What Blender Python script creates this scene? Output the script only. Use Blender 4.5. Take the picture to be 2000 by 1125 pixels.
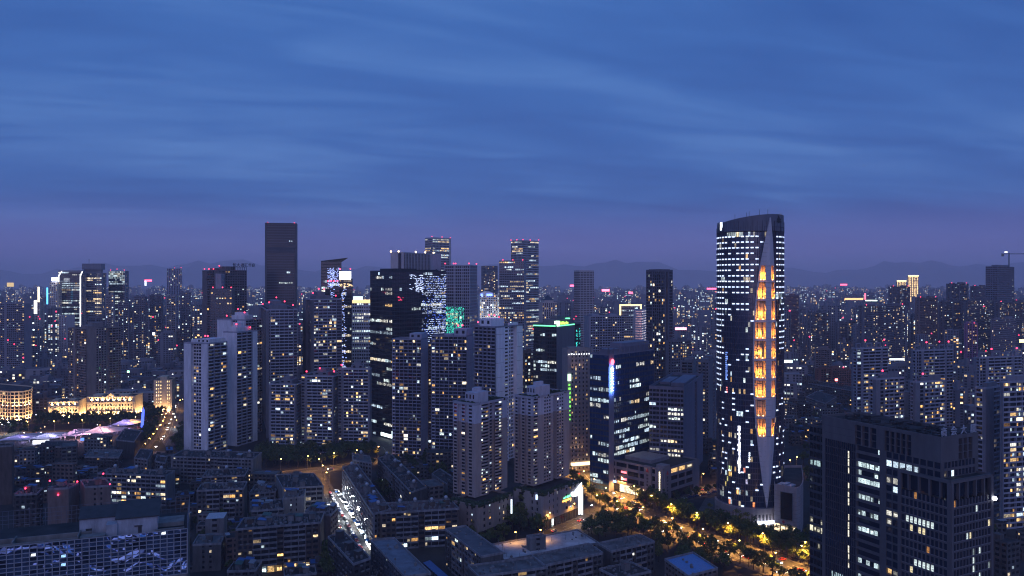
import bpy, math, random
import numpy as np
from mathutils import Vector, Matrix
for _o in list(bpy.data.objects):
    bpy.data.objects.remove(_o, do_unlink=True)
scene = bpy.context.scene
C = scene.collection
rnd = random.Random(7)
R = math.radians

# ------------------------------------------------------------------ camera
FPX, HX, HY, CAM = 1570.0, 1000.0, 548.0, 155.0      # focal length in photo pixels, horizon, camera height (m)
cam = bpy.data.cameras.new('camera')
cam_o = bpy.data.objects.new('camera', cam); C.objects.link(cam_o)
cam_o.location = (0, 0, CAM); cam_o.rotation_euler = (R(90), 0, 0)
cam.sensor_width = 36; cam.lens = 36 * FPX / 2000; cam.shift_y = (HY - 562.5) / 2000
cam.clip_start = 1; cam.clip_end = 150000
scene.camera = cam_o

# ------------------------------------------------------------------ sky (dusk, thin streaked cloud deck)
SUN_EL, SUN_AZ = R(24), R(184)                       # soft afterglow from behind the camera, a little to its left
world = bpy.data.worlds.new('World'); scene.world = world; world.use_nodes = True
nt = world.node_tree; nt.nodes.clear()
def wn(t, **kw):
    n = nt.nodes.new(t)
    for k, v in kw.items(): setattr(n, k, v)
    return n
def wl(a, b): nt.links.new(a, b)
def wmath(op, a, b=None, clamp=False):
    n = wn('ShaderNodeMath', operation=op, use_clamp=clamp)
    for i, q in enumerate((a, b)):
        if q is None: continue
        if isinstance(q, (int, float)): n.inputs[i].default_value = q
        else: wl(q, n.inputs[i])
    return n.outputs[0]
sky = wn('ShaderNodeTexSky', sky_type='NISHITA')
sky.sun_disc = False; sky.sun_elevation = R(1.0); sky.sun_rotation = SUN_AZ
sky.air_density = 1.2; sky.dust_density = 0.6; sky.ozone_density = 6.0; sky.altitude = 500
tc = wn('ShaderNodeTexCoord')
sep = wn('ShaderNodeSeparateXYZ'); wl(tc.outputs['Generated'], sep.inputs[0])
zc = wmath('ADD', wmath('ABSOLUTE', sep.outputs[2]), 0.10)
cxy = wn('ShaderNodeCombineXYZ')
wl(wmath('DIVIDE', sep.outputs[0], zc), cxy.inputs[0]); wl(wmath('DIVIDE', sep.outputs[1], zc), cxy.inputs[1])
def wnoise(rot, sc, scale, detail, dist):
    m0 = wn('ShaderNodeMapping'); m0.inputs['Rotation'].default_value = (0, 0, R(rot)); wl(cxy.outputs[0], m0.inputs[0])
    m = wn('ShaderNodeMapping'); m.inputs['Scale'].default_value = sc; wl(m0.outputs[0], m.inputs[0])
    n = wn('ShaderNodeTexNoise'); n.inputs['Scale'].default_value = scale; n.inputs['Detail'].default_value = detail
    n.inputs['Roughness'].default_value = 0.48; n.inputs['Distortion'].default_value = dist
    wl(m.outputs[0], n.inputs['Vector']); return n.outputs['Fac']
n1 = wnoise(-24, (0.6, 1.0, 1), 0.36, 3, 0.5)
n2 = wnoise(-26, (0.42, 1.1, 1), 1.0, 6, 0.9)
n3 = wnoise(-14, (0.42, 1.3, 1), 2.4, 6, 1.2)
dens = wmath('ADD', wmath('ADD', wmath('MULTIPLY', n1, 0.50), wmath('MULTIPLY', n2, 0.32)), wmath('MULTIPLY', n3, 0.18))
ramp = wn('ShaderNodeValToRGB'); wl(dens, ramp.inputs[0])
e = ramp.color_ramp.elements
e[0].position = 0.36; e[0].color = (0.027, 0.102, 0.375, 1)
e[1].position = 0.65; e[1].color = (0.130, 0.300, 0.70, 1)
k_ = ramp.color_ramp.elements.new(0.5); k_.color = (0.054, 0.170, 0.515, 1)
skyg = wn('ShaderNodeMix', data_type='RGBA', blend_type='MIX')
skym = wn('ShaderNodeMix', data_type='RGBA', blend_type='MULTIPLY'); skym.inputs[0].default_value = 1
wl(sky.outputs[0], skym.inputs[6]); skym.inputs[7].default_value = (0.05, 0.07, 0.12, 1)
skyg.inputs[0].default_value = 0.93
wl(skym.outputs[2], skyg.inputs[6]); wl(ramp.outputs[0], skyg.inputs[7])
# low in the sky the cloud base catches the violet glow of the city, all round the horizon
glowf = wn('ShaderNodeMapRange', interpolation_type='SMOOTHSTEP'); wl(wmath('ABSOLUTE', sep.outputs[2]), glowf.inputs[0])
glowf.inputs[1].default_value = 0.0; glowf.inputs[2].default_value = 0.105; glowf.inputs[3].default_value = 0.85; glowf.inputs[4].default_value = 0.0
hz = wn('ShaderNodeMix', data_type='RGBA', blend_type='MIX'); wl(glowf.outputs[0], hz.inputs[0]); wl(skyg.outputs[2], hz.inputs[6]); hz.inputs[7].default_value = (0.27, 0.215, 0.60, 1)
bg = wn('ShaderNodeBackground'); bg.inputs['Strength'].default_value = 1.0
wl(hz.outputs[2], bg.inputs['Color'])
wo = wn('ShaderNodeOutputWorld'); wl(bg.outputs[0], wo.inputs['Surface'])

# ------------------------------------------------------------------ sun: what is left of the afterglow, very soft
sun = bpy.data.lights.new('sun', 'SUN'); sun.energy = 0.42; sun.angle = R(60); sun.color = (0.90, 0.71, 1.0)
sun_o = bpy.data.objects.new('sun', sun); C.objects.link(sun_o)
_d = Vector((math.sin(SUN_AZ) * math.cos(SUN_EL), math.cos(SUN_AZ) * math.cos(SUN_EL), math.sin(SUN_EL)))
sun_o.rotation_euler = _d.to_track_quat('Z', 'Y').to_euler()

vs = scene.view_settings
vs.view_transform = 'Standard'; vs.look = 'None'; vs.gamma = 1.0; vs.exposure = 0.0; vs.use_curve_mapping = False
cy = scene.cycles
cy.use_denoising = True
cy.max_bounces = 6; cy.diffuse_bounces = 2; cy.glossy_bounces = 3; cy.transmission_bounces = 2; cy.volume_bounces = 3
cy.sample_clamp_indirect = 2.0; cy.sample_clamp_direct = 0.0; cy.use_light_tree = True
cy.caustics_reflective = False; cy.caustics_refractive = False
cy.pixel_filter_type = 'BLACKMAN_HARRIS'; cy.filter_width = 1.15

# ------------------------------------------------------------------ where things are: photo column/row + distance -> metres
def P(px, Y): return ((px - HX) / FPX * Y, Y)
def HT(py, Y): return CAM - (py - HY) * Y / FPX
def G(px, py, z=0.0):
    Y = (CAM - z) * FPX / (py - HY)
    return ((px - HX) / FPX * Y, Y)
def corner_box(pL, pN, pR, YN, a):
    """rectangular footprint [L, N, R, B]: near corner N, left wall runs off at angle a from the picture plane"""
    a = R(a); N = P(pN, YN)
    def solve(d, px):
        k = (px - HX) / FPX
        t = (k * N[1] - N[0]) / (d[0] - k * d[1])
        return (N[0] + d[0] * t, N[1] + d[1] * t)
    dl, dq = (-math.cos(a), math.sin(a)), (math.sin(a), math.cos(a)); L = solve(dl, pL); Q = solve(dq, pR)
    if (L[0] - N[0]) * dl[0] + (L[1] - N[1]) * dl[1] <= 0: L = (N[0] + dl[0] * 24, N[1] + dl[1] * 24)      # that wall cannot be seen from here
    if (Q[0] - N[0]) * dq[0] + (Q[1] - N[1]) * dq[1] <= 0: Q = (N[0] + dq[0] * 24, N[1] + dq[1] * 24)
    return [L, N, Q, (L[0] + Q[0] - N[0], L[1] + Q[1] - N[1])]
# ------------------------------------------------------------------ materials
MATS = {}
def new_mat(name):
    m = bpy.data.materials.new(name); m.use_nodes = True
    n = m.node_tree.nodes; l = m.node_tree.links
    return m, n, l, n['Principled BSDF']
def wall_mat(col, rough=0.75, var=0.22, scale=0.35, spec=0.3, streak=True):
    key = ('wall', tuple(round(c, 3) for c in col), rough, var, scale)
    if key in MATS: return MATS[key]
    m, n, l, b = new_mat('wall_%d' % len(MATS))
    tc = n.new('ShaderNodeTexCoord'); mp = n.new('ShaderNodeMapping'); mp.inputs['Scale'].default_value = (1, 1, 0.22 if streak else 1)
    l.new(tc.outputs['Object'], mp.inputs[0])
    no = n.new('ShaderNodeTexNoise'); no.inputs['Scale'].default_value = scale; no.inputs['Detail'].default_value = 6; no.inputs['Roughness'].default_value = 0.62
    l.new(mp.outputs[0], no.inputs['Vector'])
    rp = n.new('ShaderNodeValToRGB'); l.new(no.outputs['Fac'], rp.inputs[0])
    e = rp.color_ramp.elements
    e[0].position = 0.3; e[0].color = tuple(c * (1 - var * 1.5) for c in col) + (1,)
    e[1].position = 0.7; e[1].color = tuple(min(1, c * (1 + var * 0.5)) for c in col) + (1,)
    l.new(rp.outputs[0], b.inputs['Base Color']); b.inputs['Roughness'].default_value = rough
    b.inputs['Specular IOR Level'].default_value = spec
    MATS[key] = m; return m
def flat_mat(name, col, rough=0.6, metal=0.0, spec=0.5):
    key = ('flat', name)
    if key in MATS: return MATS[key]
    m, n, l, b = new_mat(name)
    no = n.new('ShaderNodeTexNoise'); no.inputs['Scale'].default_value = 1.3; no.inputs['Detail'].default_value = 4
    tc = n.new('ShaderNodeTexCoord'); l.new(tc.outputs['Object'], no.inputs['Vector'])
    rp = n.new('ShaderNodeValToRGB'); l.new(no.outputs['Fac'], rp.inputs[0]); e = rp.color_ramp.elements
    e[0].position = 0.3; e[0].color = tuple(c * 0.75 for c in col) + (1,); e[1].position = 0.7; e[1].color = tuple(min(1, c * 1.12) for c in col) + (1,)
    l.new(rp.outputs[0], b.inputs['Base Color'])
    b.inputs['Roughness'].default_value = rough; b.inputs['Metallic'].default_value = metal; b.inputs['Specular IOR Level'].default_value = spec
    MATS[key] = m; return m
def emit_mat(name, col, st, sample=False):
    key = ('emit', name)
    if key in MATS: return MATS[key]
    m, n, l, b = new_mat(name)
    b.inputs['Base Color'].default_value = (0.05, 0.05, 0.05, 1)
    b.inputs['Emission Color'].default_value = tuple(col) + (1,); b.inputs['Emission Strength'].default_value = st
    m.cycles.emission_sampling = 'AUTO' if sample else 'NONE'
    MATS[key] = m; return m
def glass_mat(name, base, rough=0.06, wav=0.0, wscale=0.25, spec=0.8, st=1.0, clutter=0.9):
    """window glass: dark reflecting pane; rooms that have their lamps on glow with the face colour 'glow'"""
    key = ('glass', name)
    if key in MATS: return MATS[key]
    m, n, l, b = new_mat(name)
    b.inputs['Base Color'].default_value = tuple(base) + (1,); b.inputs['Roughness'].default_value = rough; b.inputs['Specular IOR Level'].default_value = spec
    at = n.new('ShaderNodeAttribute'); at.attribute_name = 'glow'
    tc = n.new('ShaderNodeTexCoord')
    no = n.new('ShaderNodeTexNoise'); no.inputs['Scale'].default_value = clutter; no.inputs['Detail'].default_value = 3
    l.new(tc.outputs['Object'], no.inputs['Vector'])
    mr = n.new('ShaderNodeMapRange'); mr.inputs[1].default_value = 0.32; mr.inputs[2].default_value = 0.62; mr.inputs[3].default_value = 0.25; mr.inputs[4].default_value = 1.25
    l.new(no.outputs['Fac'], mr.inputs[0])
    mx = n.new('ShaderNodeVectorMath'); mx.operation = 'SCALE'
    l.new(at.outputs['Color'], mx.inputs[0]); l.new(mr.outputs[0], mx.inputs['Scale'])
    l.new(mx.outputs[0], b.inputs['Emission Color']); b.inputs['Emission Strength'].default_value = st
    if wav:
        w = n.new('ShaderNodeTexNoise'); w.inputs['Scale'].default_value = wscale; w.inputs['Detail'].default_value = 2; w.inputs['Distortion'].default_value = 1.2
        l.new(tc.outputs['Object'], w.inputs['Vector'])
        bp = n.new('ShaderNodeBump'); bp.inputs['Strength'].default_value = 1; bp.inputs['Distance'].default_value = wav
        l.new(w.outputs['Fac'], bp.inputs['Height']); l.new(bp.outputs[0], b.inputs['Normal'])
    m.cycles.emission_sampling = 'NONE'
    MATS[key] = m; return m
GL = glass_mat('window_glass', (0.016, 0.018, 0.026), 0.08, 0.02, 0.6, st=1.45)
GLB = glass_mat('blue_window_glass', (0.016, 0.045, 0.13), 0.12, 0.04, 0.3, st=1.2)
GLT = glass_mat('curtain_wall_glass', (0.014, 0.017, 0.024), 0.06, 0.05, 0.18)
GLFAR = glass_mat('far_window_glass', (0.025, 0.03, 0.045), 0.25, 0, st=1.6, spec=0.5, clutter=0.3)
ROOF = wall_mat((0.038, 0.038, 0.042), 0.9, 0.45, 0.18, streak=False)
ROOFL = wall_mat((0.14, 0.14, 0.145), 0.9, 0.5, 0.16, streak=False)
PAVE = wall_mat((0.085, 0.08, 0.078), 0.85, 0.4, 0.25, streak=False)
CONC = wall_mat((0.22, 0.215, 0.21), 0.85, 0.3, 0.4)
WHITE = wall_mat((0.62, 0.61, 0.62), 0.8, 0.18)
DARK = wall_mat((0.05, 0.05, 0.055), 0.6, 0.25)
STEEL = flat_mat('grey_steel', (0.20, 0.21, 0.23), 0.45, 0.6)
BLUESHEET = flat_mat('blue_sheet_roof', (0.025, 0.12, 0.34), 0.55)
HEDGE = wall_mat((0.03, 0.05, 0.02), 0.9, 0.6, 1.2, streak=False)

# ------------------------------------------------------------------ mesh builder
class MB:
    def __init__(s): s.v = []; s.f = []; s.c = []; s.anyc = False
    def q(s, a, b, c, d, col=None):
        n = len(s.v); s.v += (a, b, c, d); s.f.append((n, n + 1, n + 2, n + 3))
        if col is None: s.c.append((0, 0, 0))
        else: s.c.append(col); s.anyc = True
    def poly(s, pts, col=(0, 0, 0)):
        n = len(s.v); s.v += list(pts); s.f.append(tuple(range(n, n + len(pts)))); s.c.append(col)
    def box(s, o, u, v, w, skip='', col=None):
        """corner o and three edge vectors u, v, w (right handed)"""
        o = Vector(o); u = Vector(u); v = Vector(v); w = Vector(w)
        p = [o, o + u, o + u + v, o + v]; p += [x + w for x in p]
        p = [tuple(x) for x in p]
        n = len(s.v); s.v += p
        for nm, f in (('b', (0, 3, 2, 1)), ('t', (4, 5, 6, 7)), ('f', (0, 1, 5, 4)), ('r', (1, 2, 6, 5)), ('k', (2, 3, 7, 6)), ('l', (3, 0, 4, 7))):
            if nm in skip: continue
            s.f.append(tuple(n + i for i in f)); s.c.append(col or (0, 0, 0))
        if col: s.anyc = True
    def cbox(s, x, y, z, sx, sy, sz, ang=0, skip='b', col=None):
        ca, sa = math.cos(ang), math.sin(ang)
        u = (ca * sx, sa * sx, 0); v = (-sa * sy, ca * sy, 0)
        s.box((x - (u[0] + v[0]) / 2, y - (u[1] + v[1]) / 2, z), u, v, (0, 0, sz), skip, col)
    def cyl(s, x, y, z, r, h, n=12, r2=None, cap=True):
        r2 = r if r2 is None else r2; k = len(s.v)
        for zz, rr in ((z, r), (z + h, r2)):
            for i in range(n):
                a = 2 * math.pi * i / n; s.v.append((x + rr * math.cos(a), y + rr * math.sin(a), zz))
        for i in range(n):
            j = (i + 1) % n; s.f.append((k + i, k + j, k + n + j, k + n + i)); s.c.append((0, 0, 0))
        if cap: s.f.append(tuple(k + n + i for i in range(n))); s.c.append((0, 0, 0))
    def ball(s, x, y, z, r, n=8, m=5, sz=1.0):
        k = len(s.v)
        for i in range(m + 1):
            t = math.pi * i / m
            for j in range(n):
                a = 2 * math.pi * j / n; s.v.append((x + r * math.sin(t) * math.cos(a), y + r * math.sin(t) * math.sin(a), z + r * sz * math.cos(t)))
        for i in range(m):
            for j in range(n):
                j2 = (j + 1) % n; s.f.append((k + i * n + j, k + (i + 1) * n + j, k + (i + 1) * n + j2, k + i * n + j2)); s.c.append((0, 0, 0))
    def mesh(s, name, mat, smooth=False):
        me = bpy.data.meshes.new(name); me.from_pydata([tuple(p) for p in s.v], [], s.f)
        if mat: me.materials.append(mat)
        if s.anyc:
            at = me.attributes.new('glow', 'FLOAT_COLOR', 'FACE')
            arr = np.ones((len(s.f), 4), dtype=np.float32); arr[:, :3] = np.array([c[:3] for c in s.c], dtype=np.float32)
            at.data.foreach_set('color', arr.ravel())
        if smooth: me.polygons.foreach_set('use_smooth', [True] * len(me.polygons))
        return me
    def build(s, name, mat, parent=None, kind=None, smooth=False, loc=None):
        if not s.f: return None
        o = bpy.data.objects.new(name, s.mesh(name, mat, smooth)); C.objects.link(o)
        o.parent = parent
        if kind: o['kind'] = kind
        if loc: o.location = loc
        return o
def tag(o, label, cat, group=None):
    o['label'] = label; o['category'] = cat
    if group: o['group'] = group
    return o
def thing(name, label, cat, loc=(0, 0, 0), rz=0.0, group=None):
    o = bpy.data.objects.new(name, None); C.objects.link(o); o.empty_display_size = 1
    o.location = loc; o.rotation_euler = (0, 0, rz); return tag(o, label, cat, group)
def copy_tree(o, parent=None):
    c = o.copy(); C.objects.link(c); c.parent = parent
    for ch in list(o.children): copy_tree(ch, c)
    return c
def structure(mb, name, mat):
    o = mb.build(name, mat); o['kind'] = 'structure'; return o
def text_part(name, s, size, mat, parent, origin, right, up, extrude=0.15, align='LEFT', spacing=1.0):
    cu = bpy.data.curves.new(name, 'FONT'); cu.body = s; cu.size = size; cu.extrude = extrude; cu.align_x = align; cu.resolution_u = 2; cu.space_character = spacing
    ob = bpy.data.objects.new(name + '_tmp', cu); C.objects.link(ob)
    dg = bpy.context.evaluated_depsgraph_get()
    me = bpy.data.meshes.new_from_object(ob.evaluated_get(dg)); bpy.data.objects.remove(ob, do_unlink=True)
    me.materials.clear(); me.materials.append(mat)
    o = bpy.data.objects.new(name, me); C.objects.link(o); o.parent = parent
    r = Vector(right).normalized(); u = Vector(up).normalized(); w = r.cross(u)
    M = Matrix(((r.x, u.x, w.x, origin[0]), (r.y, u.y, w.y, origin[1]), (r.z, u.z, w.z, origin[2]), (0, 0, 0, 1)))
    o.matrix_local = M; return o
def glyph(mb, o, r, u, n, s, rg, th=0.13):
    """one illegible character made of strokes inside an s x s square"""
    o = Vector(o); r = Vector(r); u = Vector(u); n = Vector(n)
    for k in range(rg.randint(2, 3)):
        y = (0.1 + 0.8 * (k + 0.5 * rg.random()) / 3) * s; a = rg.uniform(0, .2) * s; b = rg.uniform(.75, 1) * s
        mb.box(o + r * a + u * y, r * (b - a), n * -.15, u * th * s)
    for k in range(rg.randint(1, 3)):
        x = rg.uniform(.1, .85) * s; a = rg.uniform(0, .3) * s; b = rg.uniform(.6, 1) * s
        mb.box(o + r * x + u * a + n * .03, r * th * s, n * -.15, u * (b - a))
# ------------------------------------------------------------------ building kit
WARM = [(1.0, .52, .15), (1.0, .62, .24), (1.0, .72, .38), (1.0, .82, .55)]
COOL = [(.72, .92, 1.0), (.85, 1.0, .98), (.66, .84, 1.0), (1.0, .97, .85)]
def lit_res(p, warm=.62, s=1.0, seed=None):
    rg = random.Random(seed if seed is not None else rnd.random())
    cw = {}; fw = {}                       # some columns of rooms and some storeys are used more than others
    def f(k, j, nf, nb):
        if j not in cw: cw[j] = rg.choice((.25, .5, .8, 1.2, 1.7, 2.1))
        if k // 3 not in fw: fw[k // 3] = rg.choice((.4, .8, 1.0, 1.2, 1.7))
        if rg.random() > min(.9, p * .8 * cw[j] * fw[k // 3]): return (0, 0, 0)
        c = rg.choice(WARM if rg.random() < warm else COOL); b = s * min(2.4, rg.lognormvariate(-.6, .75))
        return tuple(x * b for x in c)
    return f
def lit_office(p, s=1.0, warm=.08, run=.72, seed=None, lo=0.0, hi=1.0):
    """storeys lit in runs of rooms"""
    rg = random.Random(seed if seed is not None else rnd.random()); st = {}
    def f(k, j, nf, nb):
        if k not in st: st[k] = [rg.random() ** 2.2 * 2.6 * p if lo <= k / nf <= hi else p * .12, False, None]
        r = st[k]
        if j == 0 or rg.random() > run:
            r[1] = rg.random() < r[0]; c = rg.choice(WARM[1:] if rg.random() < warm else COOL); b = s * rg.uniform(.35, 1.5); r[2] = tuple(x * b for x in c)
        if not r[1]: return (0, 0, 0)
        v = rg.uniform(.5, 1.15); return tuple(x * v for x in r[2])
    return f
def no_lit(k, j, nf, nb): return (0, 0, 0)
def V2(p): return Vector((p[0], p[1], 0))
BEACON = None
FOOT = []                                  # footprints already taken (x, y, radius)
CELL = random.Random(99)
class Bld:
    def __init__(s, name, label, cat, poly, h, nf, wall, glass=GL, group=None, z0=0.0, trim=None, rail=None, roof=ROOF, reserve=True):
        cx = sum(p[0] for p in poly) / len(poly); cy = sum(p[1] for p in poly) / len(poly)
        s.c = (cx, cy); s.o = thing(name, label, cat, (cx, cy, 0), 0, group)
        s.p = [Vector((x - cx, y - cy, 0)) for x, y in poly]
        s.h, s.nf, s.z0 = h, nf, z0; s.wall, s.glass, s.trim, s.rail, s.roofm = wall, glass, trim or DARK, rail or wall, roof
        s.W, s.G, s.T, s.B, s.PH, s.PA = MB(), MB(), MB(), MB(), MB(), MB(); s.done = set(); s.pents = []
        if reserve: FOOT.append((cx, cy, max(p.length for p in s.p), [(p.x + cx, p.y + cy) for p in s.p]))
    def edge(s, i):
        a = s.p[i]; b = s.p[(i + 1) % len(s.p)]; u = (b - a).normalized(); return a, b, u, Vector((u.y, -u.x, 0))
    def face(s, i, segs, z0=None, z1=None, nf=None):
        z0 = s.z0 if z0 is None else z0; z1 = s.h if z1 is None else z1; nf = nf or s.nf; s.done.add(i)
        a, b, u, n = s.edge(i); L = (b - a).length; t = 0; tot = sum(g[0] for g in segs); prev = 0.0
        for fr, st, kw in segs:
            kw = dict(kw); ins = kw.pop('inset', 0.0); x0 = t * L; t += fr / tot; x1 = t * L
            p0 = a + u * x0 - n * ins; p1 = a + u * x1 - n * ins
            if abs(ins - prev) > 1e-6:                       # return wall between two depths
                qa = a + u * x0 - n * prev; s._vq(s.W, qa, p0, z0, z1) if ins > prev else s._vq(s.W, qa, p0, z0, z1)
            getattr(s, '_' + st)(p0, p1, u, n, z0, z1, nf, **kw); prev = ins
        if prev > 1e-6: s._vq(s.W, b - n * prev, b, z0, z1)
        return s
    def _vq(s, mb, p, q, z0, z1, col=None):
        mb.q((p.x, p.y, z0), (q.x, q.y, z0), (q.x, q.y, z1), (p.x, p.y, z1), col)
    def _cell(s, p, q, zb, zt, c, n):
        """one window; a lit room often shows only in part, past curtains and frames"""
        if c[0] + c[1] + c[2] == 0 or CELL.random() < .35:
            s.G.q((p.x, p.y, zb), (q.x, q.y, zb), (q.x, q.y, zt), (p.x, p.y, zt), c); return
        s.G.q((p.x, p.y, zb), (q.x, q.y, zb), (q.x, q.y, zt), (p.x, p.y, zt), tuple(x * .10 for x in c))
        f0 = CELL.uniform(0, .4); f1 = CELL.uniform(.6, 1); g1 = CELL.uniform(.55, 1); g0 = CELL.uniform(0, .25); d = q - p; a = p + d * f0 + n * .03; b = p + d * f1 + n * .03; h = zt - zb
        s.G.q((a.x, a.y, zb + h * g0), (b.x, b.y, zb + h * g0), (b.x, b.y, zb + h * g1), (a.x, a.y, zb + h * g1), c)
    def _wall(s, a, b, u, n, z0, z1, nf, joint=0):
        s._vq(s.W, a, b, z0, z1)
        if joint:
            for k in range(joint, nf, joint):
                z = z0 + (z1 - z0) * k / nf; s.T.box(a + n * .06 + Vector((0, 0, z)), b - a, -n * .06, (0, 0, .16), 'kbt')
    def _grid(s, a, b, u, n, z0, z1, nf, bay=3.0, sp=.38, pw=.5, dep=.3, lit=no_lit, nb=None, into='W', cells=None):
        M = getattr(s, into); L = (b - a).length; nb = nb or max(1, round(L / bay)); bw = L / nb; fh = (z1 - z0) / nf; g = a - n * dep
        X = [g + u * (bw * j) for j in range(nb + 1)]
        for k in range(nf):
            zb = z0 + (k + sp) * fh; zt = z0 + (k + 1) * fh
            for j in range(nb):
                s._cell(X[j], X[j + 1], zb, zt, lit(k, j, nf, nb), n)
            if sp > 0: M.box(a + Vector((0, 0, z0 + k * fh)), u * L, -n * dep, (0, 0, sp * fh), 'klr')
        for j in range(nb + 1):
            w0 = max(0, j * bw - pw / 2); w1 = min(L, j * bw + pw / 2)
            M.box(a + u * w0 + n * .04 + Vector((0, 0, z0)), u * (w1 - w0), -n * (dep + .04), (0, 0, z1 - z0), 'kb')
    def _curtain(s, a, b, u, n, z0, z1, nf, bay=2.4, sp=.26, pw=.16, dep=.12, lit=no_lit, nb=None):
        s._grid(a, b, u, n, z0, z1, nf, bay, sp, pw, dep, lit, nb, 'T')
    def _balc(s, a, b, u, n, z0, z1, nf, unit=4.2, dep=1.5, rail=.95, lit=no_lit, bulge=0.0, closed=.25, split=2, pw=.28):
        L = (b - a).length; nu = max(1, round(L / unit)); w = L / nu; fh = (z1 - z0) / nf; g = a - n * dep; cw = w / split
        rg = random.Random(int(abs(a.x * 7 + a.y * 3) * 100))
        kinds = [rg.random() for _ in range(nu)]
        for k in range(nf):
            zf = z0 + k * fh; zr = zf + .16 + rail; zt = zf + fh
            for j in range(nu * split):
                p = g + u * (cw * j); q = g + u * (cw * (j + 1)); s._cell(p, q, zf, zt, lit(k, j, nf, nu * split), n)
            for j in range(nu):
                p = a + u * (w * j); bu = bulge if (bulge and kinds[j] > .2) else 0
                if bu:
                    xs = (0, .18, .5, .82, 1.0); os = (0.1, bu * .75, bu, bu * .75, 0.1)
                    pts = [p + u * (w * x) + n * o for x, o in zip(xs, os)]
                    for m in range(4):
                        s.B.box(pts[m] + Vector((0, 0, zf)), pts[m + 1] - pts[m], -n * .14, (0, 0, .16 + rail), 'lr')
                    s.B.poly([(v.x, v.y, zf + .14) for v in pts] + [((p + u * w - n * dep).x, (p + u * w - n * dep).y, zf + .14), ((p - n * dep).x, (p - n * dep).y, zf + .14)])
                else:
                    if rg.random() < closed:                     # glazed-in balcony
                        q = p + u * w; c = lit(k, 0, nf, nu); s._vq(s.G, p - n * .06, q - n * .06, zr, zt, c)
                    s.B.box(p + Vector((0, 0, zf)), u * w, -n * .14, (0, 0, .16 + rail), 'lr')
                    s.B.box(p - n * .14 + Vector((0, 0, zf)), u * w, -n * (dep - .14), (0, 0, .14), 'fklr')
        for j in range(nu + 1):
            w0 = max(0, j * w - pw / 2); w1 = min(L, j * w + pw / 2)
            s.B.box(a + u * w0 + n * .05 + Vector((0, 0, z0)), u * (w1 - w0), -n * (dep + .05), (0, 0, z1 - z0), 'kb')
    def at(s, fx, fy, z=0.0):
        """fx along the left wall, fy along the right wall, from the near corner (4-point footprints L,N,R,B)"""
        p = s.p[1] + (s.p[0] - s.p[1]) * fx + (s.p[2] - s.p[1]) * fy; return Vector((p.x, p.y, z))
    def pent(s, fx0, fx1, fy0, fy1, h, z=None, mb=None, wins=0):
        z = s.h if z is None else z; a = s.at(fx1, fy0, z); b = s.at(fx0, fy0, z); d = s.at(fx1, fy1, z)
        mb = mb or MB(); mb.box(a, b - a, d - a, (0, 0, h), 'b'); s.pents.append(mb)
        if wins:
            e = (b - a); n = Vector((e.y, -e.x, 0)).normalized()
            for k in range(wins):
                p = a + e * ((k + .3) / wins) + n * .05; s.G.q(*[tuple(v) for v in (p + Vector((0, 0, h * .4)), p + e * (.4 / wins) + Vector((0, 0, h * .4)), p + e * (.4 / wins) + Vector((0, 0, h * .8)), p + Vector((0, 0, h * .8)))], col=(0, 0, 0))
    def beacons(s, pts, r=.75, up=2.9):
        global BEACON
        if BEACON is None:
            m = MB(); m.ball(0, 0, 0, 1, 8, 5); BEACON = m.mesh('beacon_light', emit_mat('red_beacon', (1.0, .04, .10), 6.0))
        for fx, fy, dz in pts:
            o = bpy.data.objects.new('beacon_light', BEACON); C.objects.link(o); o.parent = s.o; o.location = s.at(fx, fy, s.h + dz + up); o.scale = (r, r, r)
    def roof(s, par=1.1, inset=0.0):
        s.R = MB(); s.R.poly([(p.x, p.y, s.h) for p in s.p])
        if par:
            for i in range(len(s.p)):
                a, b, u, n = s.edge(i); s.PA.box(a + n * .08 + Vector((0, 0, s.h - .25)), u * ((b - a).length - .3), -n * .38, (0, 0, par + .25))
        return s
    def finish(s, par=1.1):
        for i in range(len(s.p)):
            if i not in s.done:
                a, b, u, n = s.edge(i); s._vq(s.W, a, b, s.z0, s.h)
        if not hasattr(s, 'R'): s.roof(par)
        w = s.W.build('wall', s.wall, s.o); s.G.build('window_glass', s.glass, w or s.o, 'stuff')
        s.T.build('facade_trim', s.trim, s.o, 'stuff'); s.B.build('balcony_rail', s.rail, s.o, 'stuff')
        ro = s.R.build('roof', s.roofm, s.o); s.PA.build('parapet', s.rail if s.rail else s.wall, ro); s.PH.build('crown_frame', s.wall, s.o, 'stuff')
        for m in s.pents: m.build('penthouse', s.wall, ro)
        return s.o
def emis_strip(b, name, p, q, hgt, mat, n, out=.25):
    m = MB(); d = q - p; m.box(p + n * out, d, -n * .2, (0, 0, hgt)); return m.build(name, mat, b.o)
# ------------------------------------------------------------------ ground, roads, hills
def ground_sheet():
    m = MB(); xs = [-42000, -9000, -3000, -900, 0, 900, 3000, 9000, 42000]; ys = [-1500, 200, 700, 1500, 4000, 12000, 44000]
    for i in range(len(xs) - 1):
        for j in range(len(ys) - 1): m.q((xs[i], ys[j], 0), (xs[i + 1], ys[j], 0), (xs[i + 1], ys[j + 1], 0), (xs[i], ys[j + 1], 0))
    gm = wall_mat((0.03, 0.03, 0.032), 0.9, 0.7, 0.035, streak=False)
    structure(m, 'ground', gm)
ground_sheet()
def ribbon(mb, pts, w, z):
    """a strip of given width along a polyline of world points"""
    P_ = [Vector((x, y, 0)) for x, y in pts]; L = []; Rr = []
    for i, p in enumerate(P_):
        d = (P_[min(i + 1, len(P_) - 1)] - P_[max(i - 1, 0)]).normalized(); n = Vector((-d.y, d.x, 0)) * (w / 2)
        L.append(p + n); Rr.append(p - n)
    for i in range(len(P_) - 1):
        mb.q(*[(v.x, v.y, z) for v in (L[i], Rr[i], Rr[i + 1], L[i + 1])])
    return L, Rr
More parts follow.
